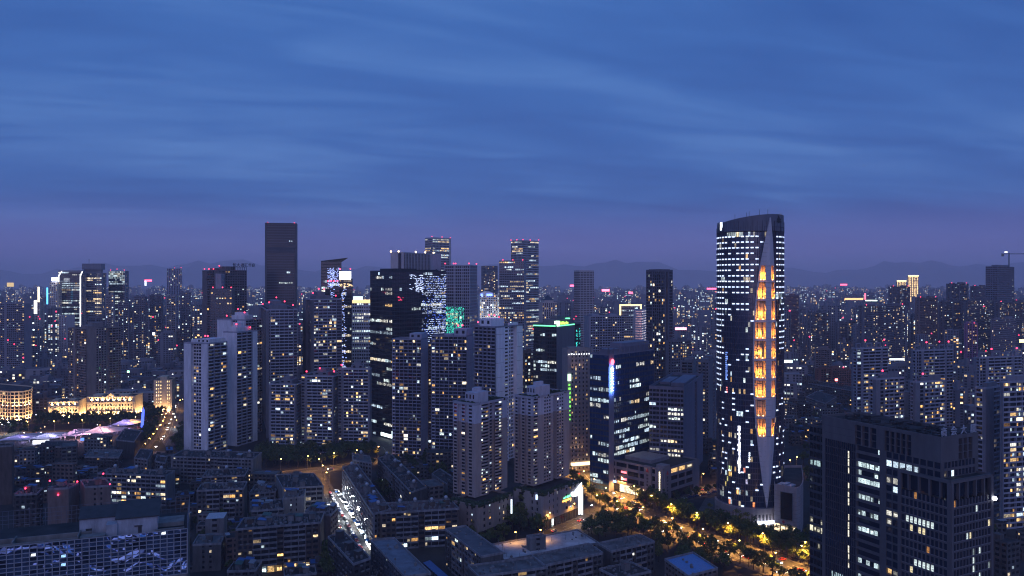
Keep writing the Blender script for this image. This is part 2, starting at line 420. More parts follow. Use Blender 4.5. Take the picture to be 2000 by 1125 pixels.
ASPH = wall_mat((0.055, 0.052, 0.05), 0.55, 0.35, 0.22, streak=False)
def road(name, pts, w, side=4.0, lanes=4, dash=True):
    m = MB(); L, Rr = ribbon(m, pts, w, .008); structure(m, name, ASPH)
    pv = MB()
    for S, sg in ((L, 1), (Rr, -1)):
        for i in range(len(S) - 1):
            d = S[i + 1] - S[i]; n = Vector((-d.y, d.x, 0)).normalized() * sg
            if sg > 0: pv.box(S[i], d, n * side, (0, 0, .13), 'b')
            else: pv.box(S[i] + n * side, d, -n * side, (0, 0, .13), 'b')
    structure(pv, 'pavement', PAVE)
    mk = MB()
    for i in range(len(pts) - 1):
        a = V2(pts[i]); b = V2(pts[i + 1]); d = (b - a); Ln = d.length; u = d / Ln; n = Vector((-u.y, u.x, 0))
        for k in range(1, lanes):
            off = (k / lanes - .5) * w; x = 0
            while x < Ln - 4:
                le = 4 if k != lanes // 2 else 9.5
                p = a + u * x + n * off
                mk.q(*[(v.x, v.y, .013) for v in (p - n * .09, p + u * le - n * .09, p + u * le + n * .09, p + n * .09)]); x += 10
    o = structure(mk, 'road_marking', flat_mat('road_paint', (.7, .7, .66), .6))
# street with the shops, between the old apartment blocks
ST1 = [G(588, 922), G(640, 950), G(672, 1000), G(705, 1050), G(745, 1110), G(775, 1160)]
ST1 = [G(606, 925), G(625, 966), G(646, 1006), G(674, 1062), G(716, 1140)]
road('street_shops', ST1, 17, 3.0, 3)
ST2 = [G(380, 945), G(520, 930), G(600, 921), G(690, 910), G(760, 897), G(830, 880)]
road('street_behind_blocks', ST2, 15, 4, 4)
# boulevard below the round tower
BV = [G(1075, 850), G(1100, 880), G(1150, 935), G(1215, 985), G(1290, 1025), G(1400, 1065), G(1500, 1098), G(1640, 1150)]
road('boulevard', BV, 23, 6, 6)
BV2 = [G(1090, 1040), G(1215, 990), G(1300, 975), G(1400, 955), G(1500, 930)]
road('cross_street', BV2, 15, 4, 4)
ST3 = [G(300, 890), G(330, 848), G(345, 806), G(349, 785)]
road('street_by_the_tents', ST3, 16, 4, 4)
ST4 = [G(-60, 850), G(100, 846), G(250, 838), G(330, 830)]
road('street_before_lit_facades', ST4, 14, 5, 4)
ST5 = [G(690, 760), G(740, 850), G(770, 900)]
road('street_by_glass_block', ST5, 15, 4, 3)
def plaza(pts, mat, z=.016):
    m = MB(); m.poly([(x, y, z) for x, y in pts]); structure(m, 'plaza', mat)
plaza([G(1128, 1006), G(1215, 1013), G(1240, 992), G(1178, 968)], PAVE, .02)
plaza([G(1362, 1000), G(1402, 1040), G(1560, 1090), G(1570, 1052), G(1440, 1000), G(1385, 960)], PAVE, .02)
plaza([G(716, 850), G(772, 890), G(772, 815), G(735, 800)], PAVE, .02)
plaza([G(-30, 905), G(330, 880), G(300, 842), G(-30, 858)], wall_mat((.03, .035, .022), .9, .5, .1, streak=False), .02)
def hills():
    m = MB(); rg = random.Random(3); n = 160; D = 18000
    def ridge(x):
        v = 0
        for i, (f, a, ph) in enumerate(((.00011, 70, .4), (.00031, 55, 2.1), (.0009, 28, .9), (.0023, 14, 3.0), (.006, 7, 1.2))): v += a * math.sin(x * f * 6.28 + ph)
        return v
    rows = []
    for r, (dy, sc, add) in enumerate(((0, 0, 0), (500, .55, 0), (1300, 1.0, 20), (2600, .5, -20), (4000, 0, 0))):
        row = []
        for i in range(n + 1):
            x = -20000 + 40000 * i / n
            row.append((x, D + dy + 150 * math.sin(i * .7 + r), max(0, (470 + ridge(x) * 1.3 + rg.uniform(-8, 8)) * sc + add) if sc else -5))
        rows.append(row)
    for a, b in zip(rows, rows[1:]):
        for i in range(n): m.q(a[i], a[i + 1], b[i + 1], b[i])
    o = structure(m, 'mountains', wall_mat((.20, .20, .23), .95, .25, .0005, streak=False))  # lightened base colour stands in for haze fading the far hills
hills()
# ------------------------------------------------------------------ apartment towers
LRAIL = wall_mat((.36, .36, .43), .8, .16)
LIL = wall_mat((.72, .70, .75), .8, .16)          # pale lilac-white render
TAN = wall_mat((.42, .36, .34), .8, .18)
BRN = wall_mat((.26, .20, .19), .8, .2)
GRY = wall_mat((.20, .20, .235), .8, .18)
PALEB = wall_mat((.34, .35, .42), .8, .15)
def tower(label, box, top, nf, left, right, wall, name='apartment_tower', cat='apartment tower', glass=GL, rail=None, trim=None, pents=(), bea=(), group=None, z0=0.0, par=1.1, roof=ROOF, h=None, fin=True):
    poly = corner_box(*box); H = h if h else HT(top, box[3])
    b = Bld(name, label, cat, poly, H, nf, wall, glass, group, z0, trim, rail, roof)
    if left: b.face(0, left)
    if right: b.face(1, right)
    for e in (2, 3):                                     # the other two sides where they can be seen
        ea, eb, eu, en = b.edge(e); mid = (ea + eb) / 2
        if en.x * (mid.x + b.c[0]) + en.y * (mid.y + b.c[1]) < 0: b.face(e, [wal(.3), grd(.4, .06, bay=3.4, pw=1.0, sp=.42), wal(.3)])
    for q in pents: b.pent(*q)
    if bea: b.beacons(bea)
    if fin: b.finish(par)
    return b
def bal(fr=1, p=.13, **k): return (fr, 'balc', dict(lit=lit_res(p), **k))
def grd(fr=1, p=.12, **k): return (fr, 'grid', dict(lit=lit_res(p, k.pop('warm', .6)), **k))
def wal(fr=1, **k): return (fr, 'wall', k)
def off(fr=1, p=.2, s=1.0, **k): return (fr, 'curtain', dict(lit=lit_office(p, s, k.pop('warm', .06), lo=k.pop('lo', 0), hi=k.pop('hi', 1)), **k))
def ogr(fr=1, p=.2, s=1.0, **k): return (fr, 'grid', dict(lit=lit_office(p, s, k.pop('warm', .1), lo=k.pop('lo', 0), hi=k.pop('hi', 1)), **k))
GA = 'apartment towers of the estate behind the tree belt'
A1L = [wal(.30), grd(.42, .08, inset=3.0, bay=3.2, sp=.35, pw=.5), wal(.28)]
PH2 = ((.15, .6, .15, .6, 5), (.25, .5, .25, .5, 8.5))
tower('white apartment tower with blank end walls and curved balconies, leftmost of the tall estate', (359, 407, 444, 712, 21), 672, 33, A1L, [bal(1, .14, bulge=1.1, unit=8)], LIL, rail=LRAIL, pents=((.0, .5, .05, .9, 4.2, None, None, 3), (.55, .95, .3, .8, 3)), bea=((.1, .1, 4), (.6, .6, 3)), group=GA)
tower('white apartment tower with a tall blank wall, directly behind the leftmost one', (436, 463, 503, 752, 21), 650, 36, [wal(.35), wal(.65)], [bal(.75, .12, bulge=1.0, unit=7), wal(.25)], LIL, rail=LRAIL, pents=((.2, .8, .1, .7, 5), (.3, .6, .2, .5, 9)), bea=((.2, .1, 5), (.7, .5, 5), (.1, .7, 1)), group=GA)
tower('white apartment tower showing only its upper storeys behind two stepped neighbours', (424, 480, 512, 800, 21), 626, 40, [wal(.5), grd(.2, .1, inset=2), wal(.3)], [bal(1, .12)], LIL, rail=LRAIL, pents=((.1, .55, .1, .6, 5), (.2, .5, .2, .5, 8)), bea=((.1, .1, 5), (.5, .4, 8), (.9, .4, 1), (.3, .9, 1)), group=GA)
tower('tall apartment tower with white grid balconies below the dark slab skyscraper', (505, 520, 581, 790, 70), 606, 41, [wal(.35), grd(.65, .1, inset=2.5)], [grd(.14, .15, bay=4, pw=1.2, sp=.4), bal(.72, .16, unit=4.5, closed=.35), grd(.14, .12, bay=4, pw=1.2)], GRY, rail=PALEB, pents=((.2, .8, .15, .75, 4), (.3, .7, .3, .6, 8)), bea=((.2, .15, 4), (.5, .5, 8), (.4, .75, 4), (.2, .95, 1), (.5, .02, 1)), group=GA)
tower('tall apartment tower with warm-lit flats, right of the grid-balcony tower', (591, 607, 668, 805, 68), 586, 43, [wal(.4), grd(.6, .08, inset=2.5)], [wal(.1), bal(.72, .24, unit=4.5), grd(.18, .12, bay=4, pw=1)], GRY, rail=PALEB, pents=((.2, .8, .2, .7, 4), (.3, .7, .3, .55, 8)), bea=((.2, .12, 4), (.5, .4, 8), (.4, .55, 8), (.3, .9, 1)), group=GA)
lowp = ((.25, .7, .2, .8, 3.6, None, None, 2), (.35, .6, .3, .7, 6.5))
lw = [wal(.07), bal(.86, .2, unit=4.4, closed=.3), wal(.07)]
tower('shorter apartment tower, first of the three in front, above the dark trees', (525, 579, 600, 715, 6), 752, 21, lw, [grd(1, .07, inset=2, bay=3, pw=.8)], GRY, rail=PALEB, pents=lowp, group=GA)
tower('shorter apartment tower, middle of the three in front, above the dark trees', (588, 653, 672, 722, 6), 736, 24, [grd(.12, .1, bay=3, pw=1, sp=.5), wal(.05), bal(.78, .2, unit=4.4, closed=.3), wal(.05)], [grd(1, .07, inset=2, bay=3, pw=.8)], GRY, rail=PALEB, pents=lowp, bea=((.9, .2, 1), (.5, .2, 4), (.1, .3, 1)), group=GA)
tower('shorter apartment tower, right one of the three in front, beside the bright glass block entrance', (660, 722, 726, 730, 4), 722, 25, [grd(.12, .1, bay=3, pw=1, sp=.5), wal(.05), bal(.78, .24, unit=4.4, closed=.3), wal(.05)], [wal(1)], GRY, rail=PALEB, pents=((.2, .6, .2, .8, 4, None, None, 2), (.3, .5, .3, .7, 7)), bea=((.9, .2, 1),), group=GA)
GC = 'pale apartment towers in the middle of the picture'
cl = [grd(.1, .1, bay=4, pw=.5, sp=.36), bal(.9, .17, unit=3.9, closed=.35, pw=.3, rail=.6)]
CPAL = wall_mat((.40, .40, .50), .8, .16); CRAIL = wall_mat((.26, .26, .33), .8, .16)
tower('pale apartment tower with a dense balcony grid, left one of the central row', (766, 822, 836, 700, 12), 664, 35, cl, [wal(1, joint=4)], CPAL, rail=CRAIL, pents=((.0, .42, .1, .95, 5.5, None, None, 2),), group=GC)
tower('pale apartment tower with a dense balcony grid, second of the central row', (843, 911, 925, 690, 12), 658, 36, cl, [wal(1, joint=4)], CPAL, rail=CRAIL, pents=((.02, .38, .1, .95, 6.5, None, None, 2), (.45, .7, .3, .6, 2)), bea=((.2, .4, 6.5), (.28, .2, 6.5)), group=GC)
tower('dark recessed stair block between the two central balcony towers', (826, 842, 846, 722, 10), 672, 34, [grd(1, .07, bay=2.6)], [wal(1)], BRN, name='stair_block', cat='building', group=GC)
b = tower('tallest central apartment tower with white walls and one column of small windows', (926, 967, 1021, 676, 36), 640, 38, [bal(1, .14, bulge=.7, unit=5, closed=.3, pw=.4)], [wal(.3, joint=4), grd(.2, .05, nb=1, sp=.55, pw=3.6), grd(.28, .12, inset=3.5, bay=2.5, pw=.5), wal(.22, joint=4)], wall_mat((.78, .78, .86), .8, .12), rail=CRAIL, pents=((.25, .8, .05, .5, 7, None, None, 2), (.1, .2, .6, .9, 3)), bea=((.3, .2, 7), (.7, .3, 7), (.95, .1, 1)), group=GC)
# two near towers on podiums, upper storeys bluish white, lower storeys buff
def near_tower(label, box, top, z0, nf, lp, seed):
    poly = corner_box(*box); H = HT(top, box[3]); zs = z0 + (H - z0) * .80
    b = Bld('apartment_tower', label, 'apartment tower', poly, H, nf, wall_mat((.50, .50, .58), .8, .16), GL, 'near apartment towers on podiums', zs, None, LRAIL)
    lo = MB(); keep = b.W
    Ls = [grd(.2, .12, bay=3, pw=1.1, sp=.42), wal(.16, inset=1.6), grd(.2, .1, bay=3, pw=.9, sp=.42), wal(.12, inset=1.0), grd(.2, .14, bay=3, pw=.9, sp=.42), wal(.12)]
    Rs = [wal(.16), (.2, 'balc', dict(lit=lit_res(.34, .4), unit=5, bulge=.7, rail=.9, dep=.9, split=3)), wal(.08, inset=2.2), grd(.08, .1, inset=2.2, bay=2.4), (.2, 'balc', dict(lit=lit_res(.3, .45), unit=5, bulge=.7, rail=.9, dep=.9, split=3)), wal(.14)]
    if seed: Rs = [(.12, 'balc', dict(lit=lit_res(.25, .4), unit=5, dep=.9, split=2)), wal(.16), grd(.2, .1, bay=2.6, pw=.7, sp=.45, dep=.5), wal(.06), grd(.1, .1, inset=2.4, bay=2.4), grd(.2, .12, bay=2.6, pw=.7, sp=.45, dep=.5), wal(.16)]
    n2 = round(nf * .2); n1 = nf - n2
    b.face(0, Ls, zs, H, n2); b.face(1, Rs, zs, H, n2); up = b.W; upB = b.B
    b.W = lo; b.B = MB(); b.face(0, Ls, z0, zs, n1); b.face(1, Rs, z0, zs, n1); low, lowB = b.W, b.B
    for i in (2, 3):
        a, c, u, n = b.edge(i); b._vq(low, a, c, z0, zs)
    b.W, b.B = up, upB
    b.pent(.3, .75, .2, .6, 6.5, None, None, 3); b.pent(.45, .6, .3, .5, 9)
    ob = b.finish(1.3)
    BUFF = wall_mat((.38, .31, .29), .8, .16)
    o = low.build('lower_wall', BUFF, ob); o['label'] = 'buff coloured lower wall'
    lowB.build('lower_balcony_rail', BUFF, ob, 'stuff')
    hd = MB(); rg = random.Random(seed + 5)
    for k in range(110):
        q = b.at(rg.uniform(.02, .98), rg.choice((rg.uniform(.03, .16), rg.uniform(.8, .97), rg.uniform(.05, .95))), H); r = rg.uniform(.5, 1.2); hd.ball(q.x, q.y, q.z + r * .6, r, 6, 4, .8)
    hd.build('roof_hedge', HEDGE, ob, 'stuff')
    return b
near_tower('near apartment tower with oval bay windows, blue-white above and buff below', (885, 928, 991, 492, 38), 792, 22, 27, None, 0)
near_tower('near apartment tower with roof garden, right of the one with oval bays', (1005, 1042, 1112, 512, 40), 779, 24, 26, None, 1)
# podiums with shops
def podium(label, box, h, nf, wall, lit, seed):
    poly = corner_box(*box); b = Bld('shop_podium', label, 'building', poly, h, nf, wall, GL, 'shop podiums under the near towers')
    s1 = [wal(.12), grd(.3, .1, bay=5, pw=3.2, sp=.5, dep=.3), wal(.14), grd(.34, .2, bay=4.5, pw=2.6, sp=.5, dep=.3), wal(.1)]
    fl = (h - 6) / max(1, nf - 1)
    b.face(0, s1, 6, h, nf - 1); b.face(1, s1, 6, h, nf - 1)
    b.face(0, [(1, 'curtain', dict(bay=4, sp=.1, lit=lit_office(lit * .3, 1.2, .6)))], 0, 6, 1); b.face(1, [(1, 'curtain', dict(bay=3, sp=.1, pw=.5, lit=lit_office(lit, 2.6, .9, run=.9)))], 0, 6, 1)
    for i in (2, 3):
        a, c, u, n = b.edge(i); b._vq(b.W, a, c, 0, h); b.done.add(i)
    ob = b.finish(1.4); hd = MB(); rg = random.Random(seed)
    for k in range(260):
        t = rg.random(); q = b.at(t, rg.uniform(.01, .14), h) if rg.random() < .5 else b.at(rg.uniform(.01, .14), t, h)
        r = rg.uniform(.7, 1.9); hd.ball(q.x, q.y, q.z + r * .5, r, 6, 4, .85)
    hd.build('roof_hedge', HEDGE, ob, 'stuff'); return b
pd1 = podium('buff shop podium with glowing ground floor under the oval-bay tower', (878, 932, 1002, 474, 38), 21, 5, wall_mat((.27, .22, .20), .8, .2), 1.3, 11)
pd2 = podium('rounded shop podium with a bright white corner sign', (1003, 1060, 1134, 496, 38), 22, 5, wall_mat((.27, .245, .25), .8, .2), .25, 12)
# bright corner sign on the second podium
def corner_sign():
    o = thing('corner_sign', 'dazzling white shop sign wrapping the podium corner', 'sign', tuple(pd2.o.location))
    a = pd2.at(0, .80, 14.5); c = pd2.at(0, 1.0, 14.5); u = (c - a).normalized(); n = Vector((u.y, -u.x, 0)); wm = emit_mat('sign_white', (.80, .90, 1.0), 3.4, True)
    m = MB(); L = (c - a).length
    v = [a + n * .5, c + n * .5, c + n * .5 + Vector((0, 0, 7.6)), a + n * .5 + Vector((0, 0, 3.2))]
    w = [x + n * .5 for x in v]
    m.poly([tuple(x) for x in w]); m.poly([tuple(x) for x in reversed(v)])
    for i in range(4): m.poly([tuple(v[i]), tuple(v[(i + 1) % 4]), tuple(w[(i + 1) % 4]), tuple(w[i])])
    m.build('light_board', wm, o)
    m = MB(); m.box(c + n * .5 - u * 2.4 + Vector((0, 0, -13)), u * 1.6, -n * .6, (0, 0, 13)); m.box(c + u * 1.2 + Vector((0, 0, -14)) + n * .5, u * .8, -n * 1, (0, 0, 18)); m.build('light_column', wm, o)
    m = MB(); p = a - u * 1.5 + n * .5; m.ball(p.x, p.y, p.z + 2, 1.5, 10, 6); m.build('round_logo', wm, o)
    m = MB()
    q0 = a - u * 10; rg = random.Random(4)
    for k in range(4): glyph(m, pd2.at(0, .52, 15.2) + u * (k * 2.0) + n * .4, u, Vector((0, 0, 1)), n, 1.7, rg, .2)
    m.build('green_lettering', emit_mat('sign_green', (.12, .8, .35), 4), o)
    m = MB(); m.box(pd2.at(0, .50, 13.6) + n * .45, u * 9.5, -n * .3, (0, 0, .9)); m.build('orange_bar', emit_mat('sign_orange', (1, .45, .08), 4), o)
corner_sign()
def small_sign(name, label, p, size, col, st, vert=True, nrm=(0, -1)):
    m = MB(); m.box((p[0] - size[0] / 2, p[1], p[2]), (size[0], 0, 0), (0, .3, 0), (0, 0, size[1]))
    key = 'sign_%s' % (tuple(round(c, 2) for c in col),)
    return tag(m.build(name, emit_mat(key + str(st), col, st)), label, 'sign')
x, y = P(999, 488); small_sign('vertical_sign', 'slim upright white light sign at the podium edge', (x, y, 155 - (1003 - 548) * 488 / 1570), (.9, 8.5), (.75, .9, 1), 3)
x, y = P(1048, 484); small_sign('window_sign', 'small pale blue glowing sign on the second podium wall', (x, y, 155 - (976 - 548) * 484 / 1570), (1.2, 3), (.6, .8, 1), 2)

# ------------------------------------------------------------------ right-hand apartment towers
GH = 'apartment towers with white balcony bands on the right'
hb = [grd(.16, .15, bay=4, pw=.5, sp=.3), wal(.06), bal(.56, .24, unit=7, split=3, rail=1.0), wal(.04), bal(.18, .14, unit=5)]
for lb, bx, top, nf, pp in (
    ('banded apartment tower with square frames on its roof, left one of the back row', (1663, 1672, 1735, 740, 72), 682, 31, .15),
    ('banded apartment tower with square frames on its roof, middle one of the back row', (1779, 1788, 1862, 740, 72), 686, 31, .17),
    ('banded apartment tower at the picture edge, right one of the back row', (1903, 1912, 1996, 715, 72), 700, 30, .15)):
    b = tower(lb, bx, top, nf, [wal(.4), bal(.6, .1, unit=5)], hb, wall_mat((.24, .24, .29), .8, .15), rail=PALEB, group=GH, fin=False)
    for f0, f1 in ((.0, .14), (.3, .5), (.62, .78), (.84, 1)):
        for k in (0, .85): b.PH.box(b.at(.02, f0 + (f1 - f0) * k, b.h), (b.at(.02, f1, 0) - b.at(.02, f0, 0)) * .15, (b.at(.3, f0, 0) - b.at(.02, f0, 0)), (0, 0, 4.5), 'b')
        b.PH.box(b.at(.02, f0, b.h + 4.5), b.at(.02, f1, 0) - b.at(.02, f0, 0), b.at(.3, f0, 0) - b.at(.02, f0, 0), (0, 0, 1))
    b.beacons(((.1, .3, 5), (.2, .9, 5))); b.finish()
hb2 = [wal(.14), grd(.14, .1, bay=3.5, pw=.8, sp=.35), wal(.04), bal(.68, .42, unit=5.5, split=3, rail=1.0)]
for lb, bx, top, nf in (
    ('warm-lit apartment tower with a pale blank wall, left of two behind the dark office block', (1698, 1711, 1766, 610, 68), 742, 28),
    ('warm-lit apartment tower, right of two behind the dark office block', (1778, 1788, 1846, 610, 68), 748, 27)):
    tower(lb, bx, top, nf, [bal(.5, .1, unit=5), wal(.5)], hb2, GRY, rail=PALEB, pents=((.2, .6, .2, .6, 3.5, None, None, 3), (.3, .5, .5, .9, 5)), bea=((.3, .3, 3.5),), group=GH)
tower('near apartment tower with one pale blank wall, at the right edge', (1905, 1925, 1957, 515, 55), 760, 28, [bal(.7, .1, unit=5), wal(.3)], [wal(.5), bal(.5, .15, unit=4)], GRY, rail=PALEB, pents=((.2, .6, .2, .8, 3.5),), group=GH)
tower('near apartment tower with white balcony bands and a lit column at the right edge', (1953, 1960, 2050, 500, 74), 748, 29, [wal(1)], [bal(.55, .3, unit=5, split=3), wal(.05), bal(.4, .1, unit=5)], wall_mat((.25, .25, .3), .8, .15), rail=PALEB, pents=((.2, .7, .1, .5, 4),), group=GH)
# ------------------------------------------------------------------ office towers and landmarks in the middle distance
DGL = glass_mat('dark_tower_glass', (.02, .02, .026), .12, .03, .2, .6)
b = tower('tallest dark slab skyscraper with red lamps on its flat roof', (510, 517.5, 579, 1300, 79), 438, 58, [(1, 'curtain', dict(bay=4, sp=.35, lit=lit_office(.05, .6)))], [wal(.06), (.88, 'curtain', dict(bay=3.2, sp=.36, pw=.2, dep=.25, lit=lit_office(.10, 1.3, hi=.62))), wal(.06)], wall_mat((.09, .085, .095), .5, .15), 'skyscraper', 'skyscraper', DGL, trim=wall_mat((.075, .08, .10), .45, .15), bea=((.1, .08, 0), (.1, .93, 0)), par=2.5, fin=False)
for z in (.42, .82): b.T.box(b.at(0, .08, b.h * z) + Vector((0, -.6, 0)), b.at(0, .92, 0) - b.at(0, .08, 0), b.at(.1, .08, 0) - b.at(0, .08, 0), (0, 0, 6))
b.finish(2.5)
# brown apartment tower with rooftop lettering
b = tower('dark brown apartment tower with standing rooftop characters', (395, 440, 482, 1060, 40), 529, 50, [wal(.22), bal(.3, .06, unit=5), wal(.2), grd(.28, .08, bay=3.5)], [grd(1, .17, bay=3.4, pw=1.0, sp=.4)], wall_mat((.17, .14, .15), .8, .2), pents=((.05, .35, .1, .5, 6), (.6, .85, .2, .6, 4)), bea=((.95, .05, 0), (.8, .1, 0), (.55, .05, 0), (.3, .05, 4)), fin=False)
a0 = b.at(0, .28, b.h + 5); a1 = b.at(0, .98, b.h + 5); fr = MB(); u = (a1 - a0).normalized()
for k in range(9): fr.box(a0 + u * ((a1 - a0).length * k / 8.0) - Vector((0, 0, 5.2)), u * .5, Vector((-u.y, u.x, 0)) * .5, (0, 0, 5.2))
fr.box(a0, a1 - a0, Vector((-u.y, u.x, 0)) * .5, (0, 0, .6)); fr.build('sign_frame', DARK, b.o)
text_part('rooftop_lettering', '恒大·都汇华庭', 5.4, wall_mat((.06, .05, .06), .7, .1), b.o, a0 + Vector((0, 0, 1)) + u * 2, u, (0, 0, 1), .3)
b.finish()
tower('lower brown block with a lit storey and red lamps, before the tower with rooftop characters', (404, 411, 453, 1000, 78), 566, 44, [wal(1)], [(1, 'grid', dict(bay=3.2, pw=1.3, sp=.5, lit=lambda k, j, nf, nb, g=lit_res(.06), h=lit_res(.8, .9, 1.5): (h if k in (nf - 4, nf - 6) and j > 1 else g)(k, j, nf, nb)))], wall_mat((.19, .165, .18), .8, .2), bea=((.1, .1, 0), (.1, .55, 0), (.1, .95, 0)), fin=True)
tower('pale blank slab rising behind the lower brown block', (420, 421, 432, 1030, 80), 536, 48, [wal(1)], [wal(1)], wall_mat((.36, .34, .40), .8, .12), name='lift_shaft', cat='building')
# tower with slanted top, blue lamps and the white sign board
b = tower('dark office tower with a slanted top and blue sparkling lights', (621, 627, 667, 1000, 78), 511, 46, [off(1, .1)], [off(1, .12, 1.0)], wall_mat((.05, .05, .06), .5, .2), 'office_tower', 'office tower', GLT, fin=False)
# slanted crown
cr = MB(); p0, p1, p2, p3 = [b.at(*q, b.h) for q in ((1, 0), (0, 0), (0, 1.0), (1, 1.0))]
tp = [p0 + Vector((0, 0, 1)), p1 + Vector((0, 0, 1)), p2 + Vector((8, 0, 5)), p3 + Vector((8, 0, 5))]; bs = [p0, p1, p2, p3]
cr.poly([tuple(v) for v in tp])
for i in range(4): cr.poly([tuple(bs[i]), tuple(bs[(i + 1) % 4]), tuple(tp[(i + 1) % 4]), tuple(tp[i])])
cr.build('slanted_crown', DARK, b.o)
def led_patch(b, edge, f0, f1, z0, z1, n, col, st, shape=None, w=(.7, 1.8), h=(.35, .7), seed=1, name='led_lights', rows=None):
    m = MB(); rg = random.Random(seed); a, c, u, nn = b.edge(edge); L = (c - a).length; k = 0
    while k < n:
        x = rg.uniform(f0, f1); z = rg.uniform(0, 1)
        if rows: z = (int(z * rows) + .5) / rows
        if shape and rg.random() > shape((x - f0) / (f1 - f0), z): k += .25; continue
        p = a + u * (x * L) + nn * .35 + Vector((0, 0, z0 + (z1 - z0) * z)); ww = rg.uniform(*w); hh = rg.uniform(*h)
        m.box(p, u * ww, -nn * .2, (0, 0, hh)); k += 1
    o = m.build(name, emit_mat('led_%s_%s' % (tuple(round(x, 2) for x in col), st), col, st), b.o, 'stuff'); return o
led_patch(b, 1, .3, .62, 6, b.h - 9, 260, (.35, .45, 1), 2.2, lambda x, z: 1 if abs(x - .5 - .25 * math.sin(z * 9)) < .3 else .05, seed=2)
led_patch(b, 1, .3, .9, b.h - 32, b.h - 8, 160, (.35, .45, 1), 2.0, lambda x, z: .9 - .4 * x, seed=3)
b.beacons(((-.05, .35, -24), (-.05, .5, -24), (-.05, .65, -24), (-.05, .8, -24)), .9, 0)
b.finish()
b = tower('narrow office tower topped by a blank white lit board', (660, 663, 686.5, 975, 82), 546, 40, [wal(1)], [off(1, .2, 1.0, warm=.5)], wall_mat((.06, .06, .07), .5, .2), 'office_tower', 'office tower', GLT, fin=False)
bd = MB(); bd.box(b.at(0, .0, b.h) + Vector((0, -.5, 0)), b.at(0, .95, 0) - b.at(0, 0, 0), b.at(.3, 0, 0) - b.at(0, 0, 0), (0, 0, 10)); bd.build('lit_board', emit_mat('board_white', (.9, .95, 1), 2.6, True), b.o)
led_patch(b, 1, .05, .5, 10, b.h - 12, 160, (.35, .45, 1), 2.0, seed=5); led_patch(b, 1, .0, 1, b.h - 9, b.h - 5, 30, (1, .7, .35), 2.0, seed=6)
b.beacons(((.1, .05, 10), (.1, .9, 10))); b.finish()
b = tower('pale gridded office block with a warm-lit crown', (686, 688, 723.5, 905, 86), 592, 34, [wal(1)], [ogr(1, .5, .8, bay=2.7, sp=.42, pw=.7, dep=.4)], wall_mat((.66, .66, .68), .8, .12), 'office_block', 'office block', fin=False)
a = b.at(0, 0, b.h); c = b.at(0, 1, b.h); m = MB(); m.box(a + Vector((0, -.3, 0)), c - a, b.at(.9, 0, 0) - b.at(0, 0, 0), (0, 0, 3.4)); m.build('lit_crown', emit_mat('crown_warm', (1, .72, .34), 1.5), b.o)
m = MB(); m.box(b.at(.2, .02, b.h + 3.4), b.at(.2, .5, 0) - b.at(.2, .02, 0), b.at(.6, 0, 0) - b.at(.2, 0, 0), (0, 0, 4)); m.build('roof_lantern', emit_mat('lantern_white', (.7, .85, 1), 1.6), b.o)
m = MB(); m.box(b.at(0, 0, 8) + Vector((0, -1.5, 0)), (c - a), (0, 1, 0), (0, 0, 4)); m.build('lit_entrance', emit_mat('entr_white', (1, .93, .8), 2.5, True), b.o)
b.finish(.5)
# big dark glass block with LED wall
b = tower('big dark glass block whose right half sparkles with white and blue lights', (723, 766, 871, 780, 50), 531, 42, [off(1, .22, 1.1, bay=2.7)], [off(.52, .10, 1.1, bay=2.7), off(.48, .18, 1.3, bay=2.7)], wall_mat((.04, .042, .05), .5, .2), 'office_block', 'office block', GLT, pents=((.15, .85, .12, .5, 3.5), (.1, .6, .55, .9, 2.5)), fin=False)
for z0_, z1_ in ((.05, .14), (.17, .62), (.66, .78), (.80, .985)):
    led_patch(b, 1, .53, .99, 40 + (b.h - 40) * z0_, 40 + (b.h - 40) * z1_, int(1500 * (z1_ - z0_)), (.62, .72, 1), 1.7, lambda x, z: .35 + .65 * x, (.4, 1.2), (.25, .5), seed=int(z0_ * 100), rows=int(60 * (z1_ - z0_)) + 2)
led_patch(b, 1, .53, .99, 45, b.h - 4, 650, (.10, .20, 1), 1.2, lambda x, z: .25 + .75 * x, (.4, 1.2), (.25, .5), seed=91)
led_patch(b, 1, .28, .55, b.h - 20, b.h - 3, 120, (.55, .65, 1), 2.0, lambda x, z: x, seed=19)
led_patch(b, 1, .08, .2, b.h - 28, b.h - 24, 9, (1, .05, .15), 2, seed=21)
m = MB(); a = b.at(0, -.01, 5); c = b.at(0, .16, 5); m.box(b.at(.0, .0, 2) + Vector((0, -.8, 0)), b.at(0, .2, 0) - b.at(0, 0, 0), (-.4, .8, 0), (0, 0, 7)); m.box(b.at(.5, 0, 2) + Vector((0, -.8, 0)), b.at(0, 0, 0) - b.at(.5, 0, 0), (.4, .8, 0), (0, 0, 3)); m.build('lit_entrance', emit_mat('entr_cool', (.8, .97, 1), 3.5, True), b.o)
b.finish(1.5)
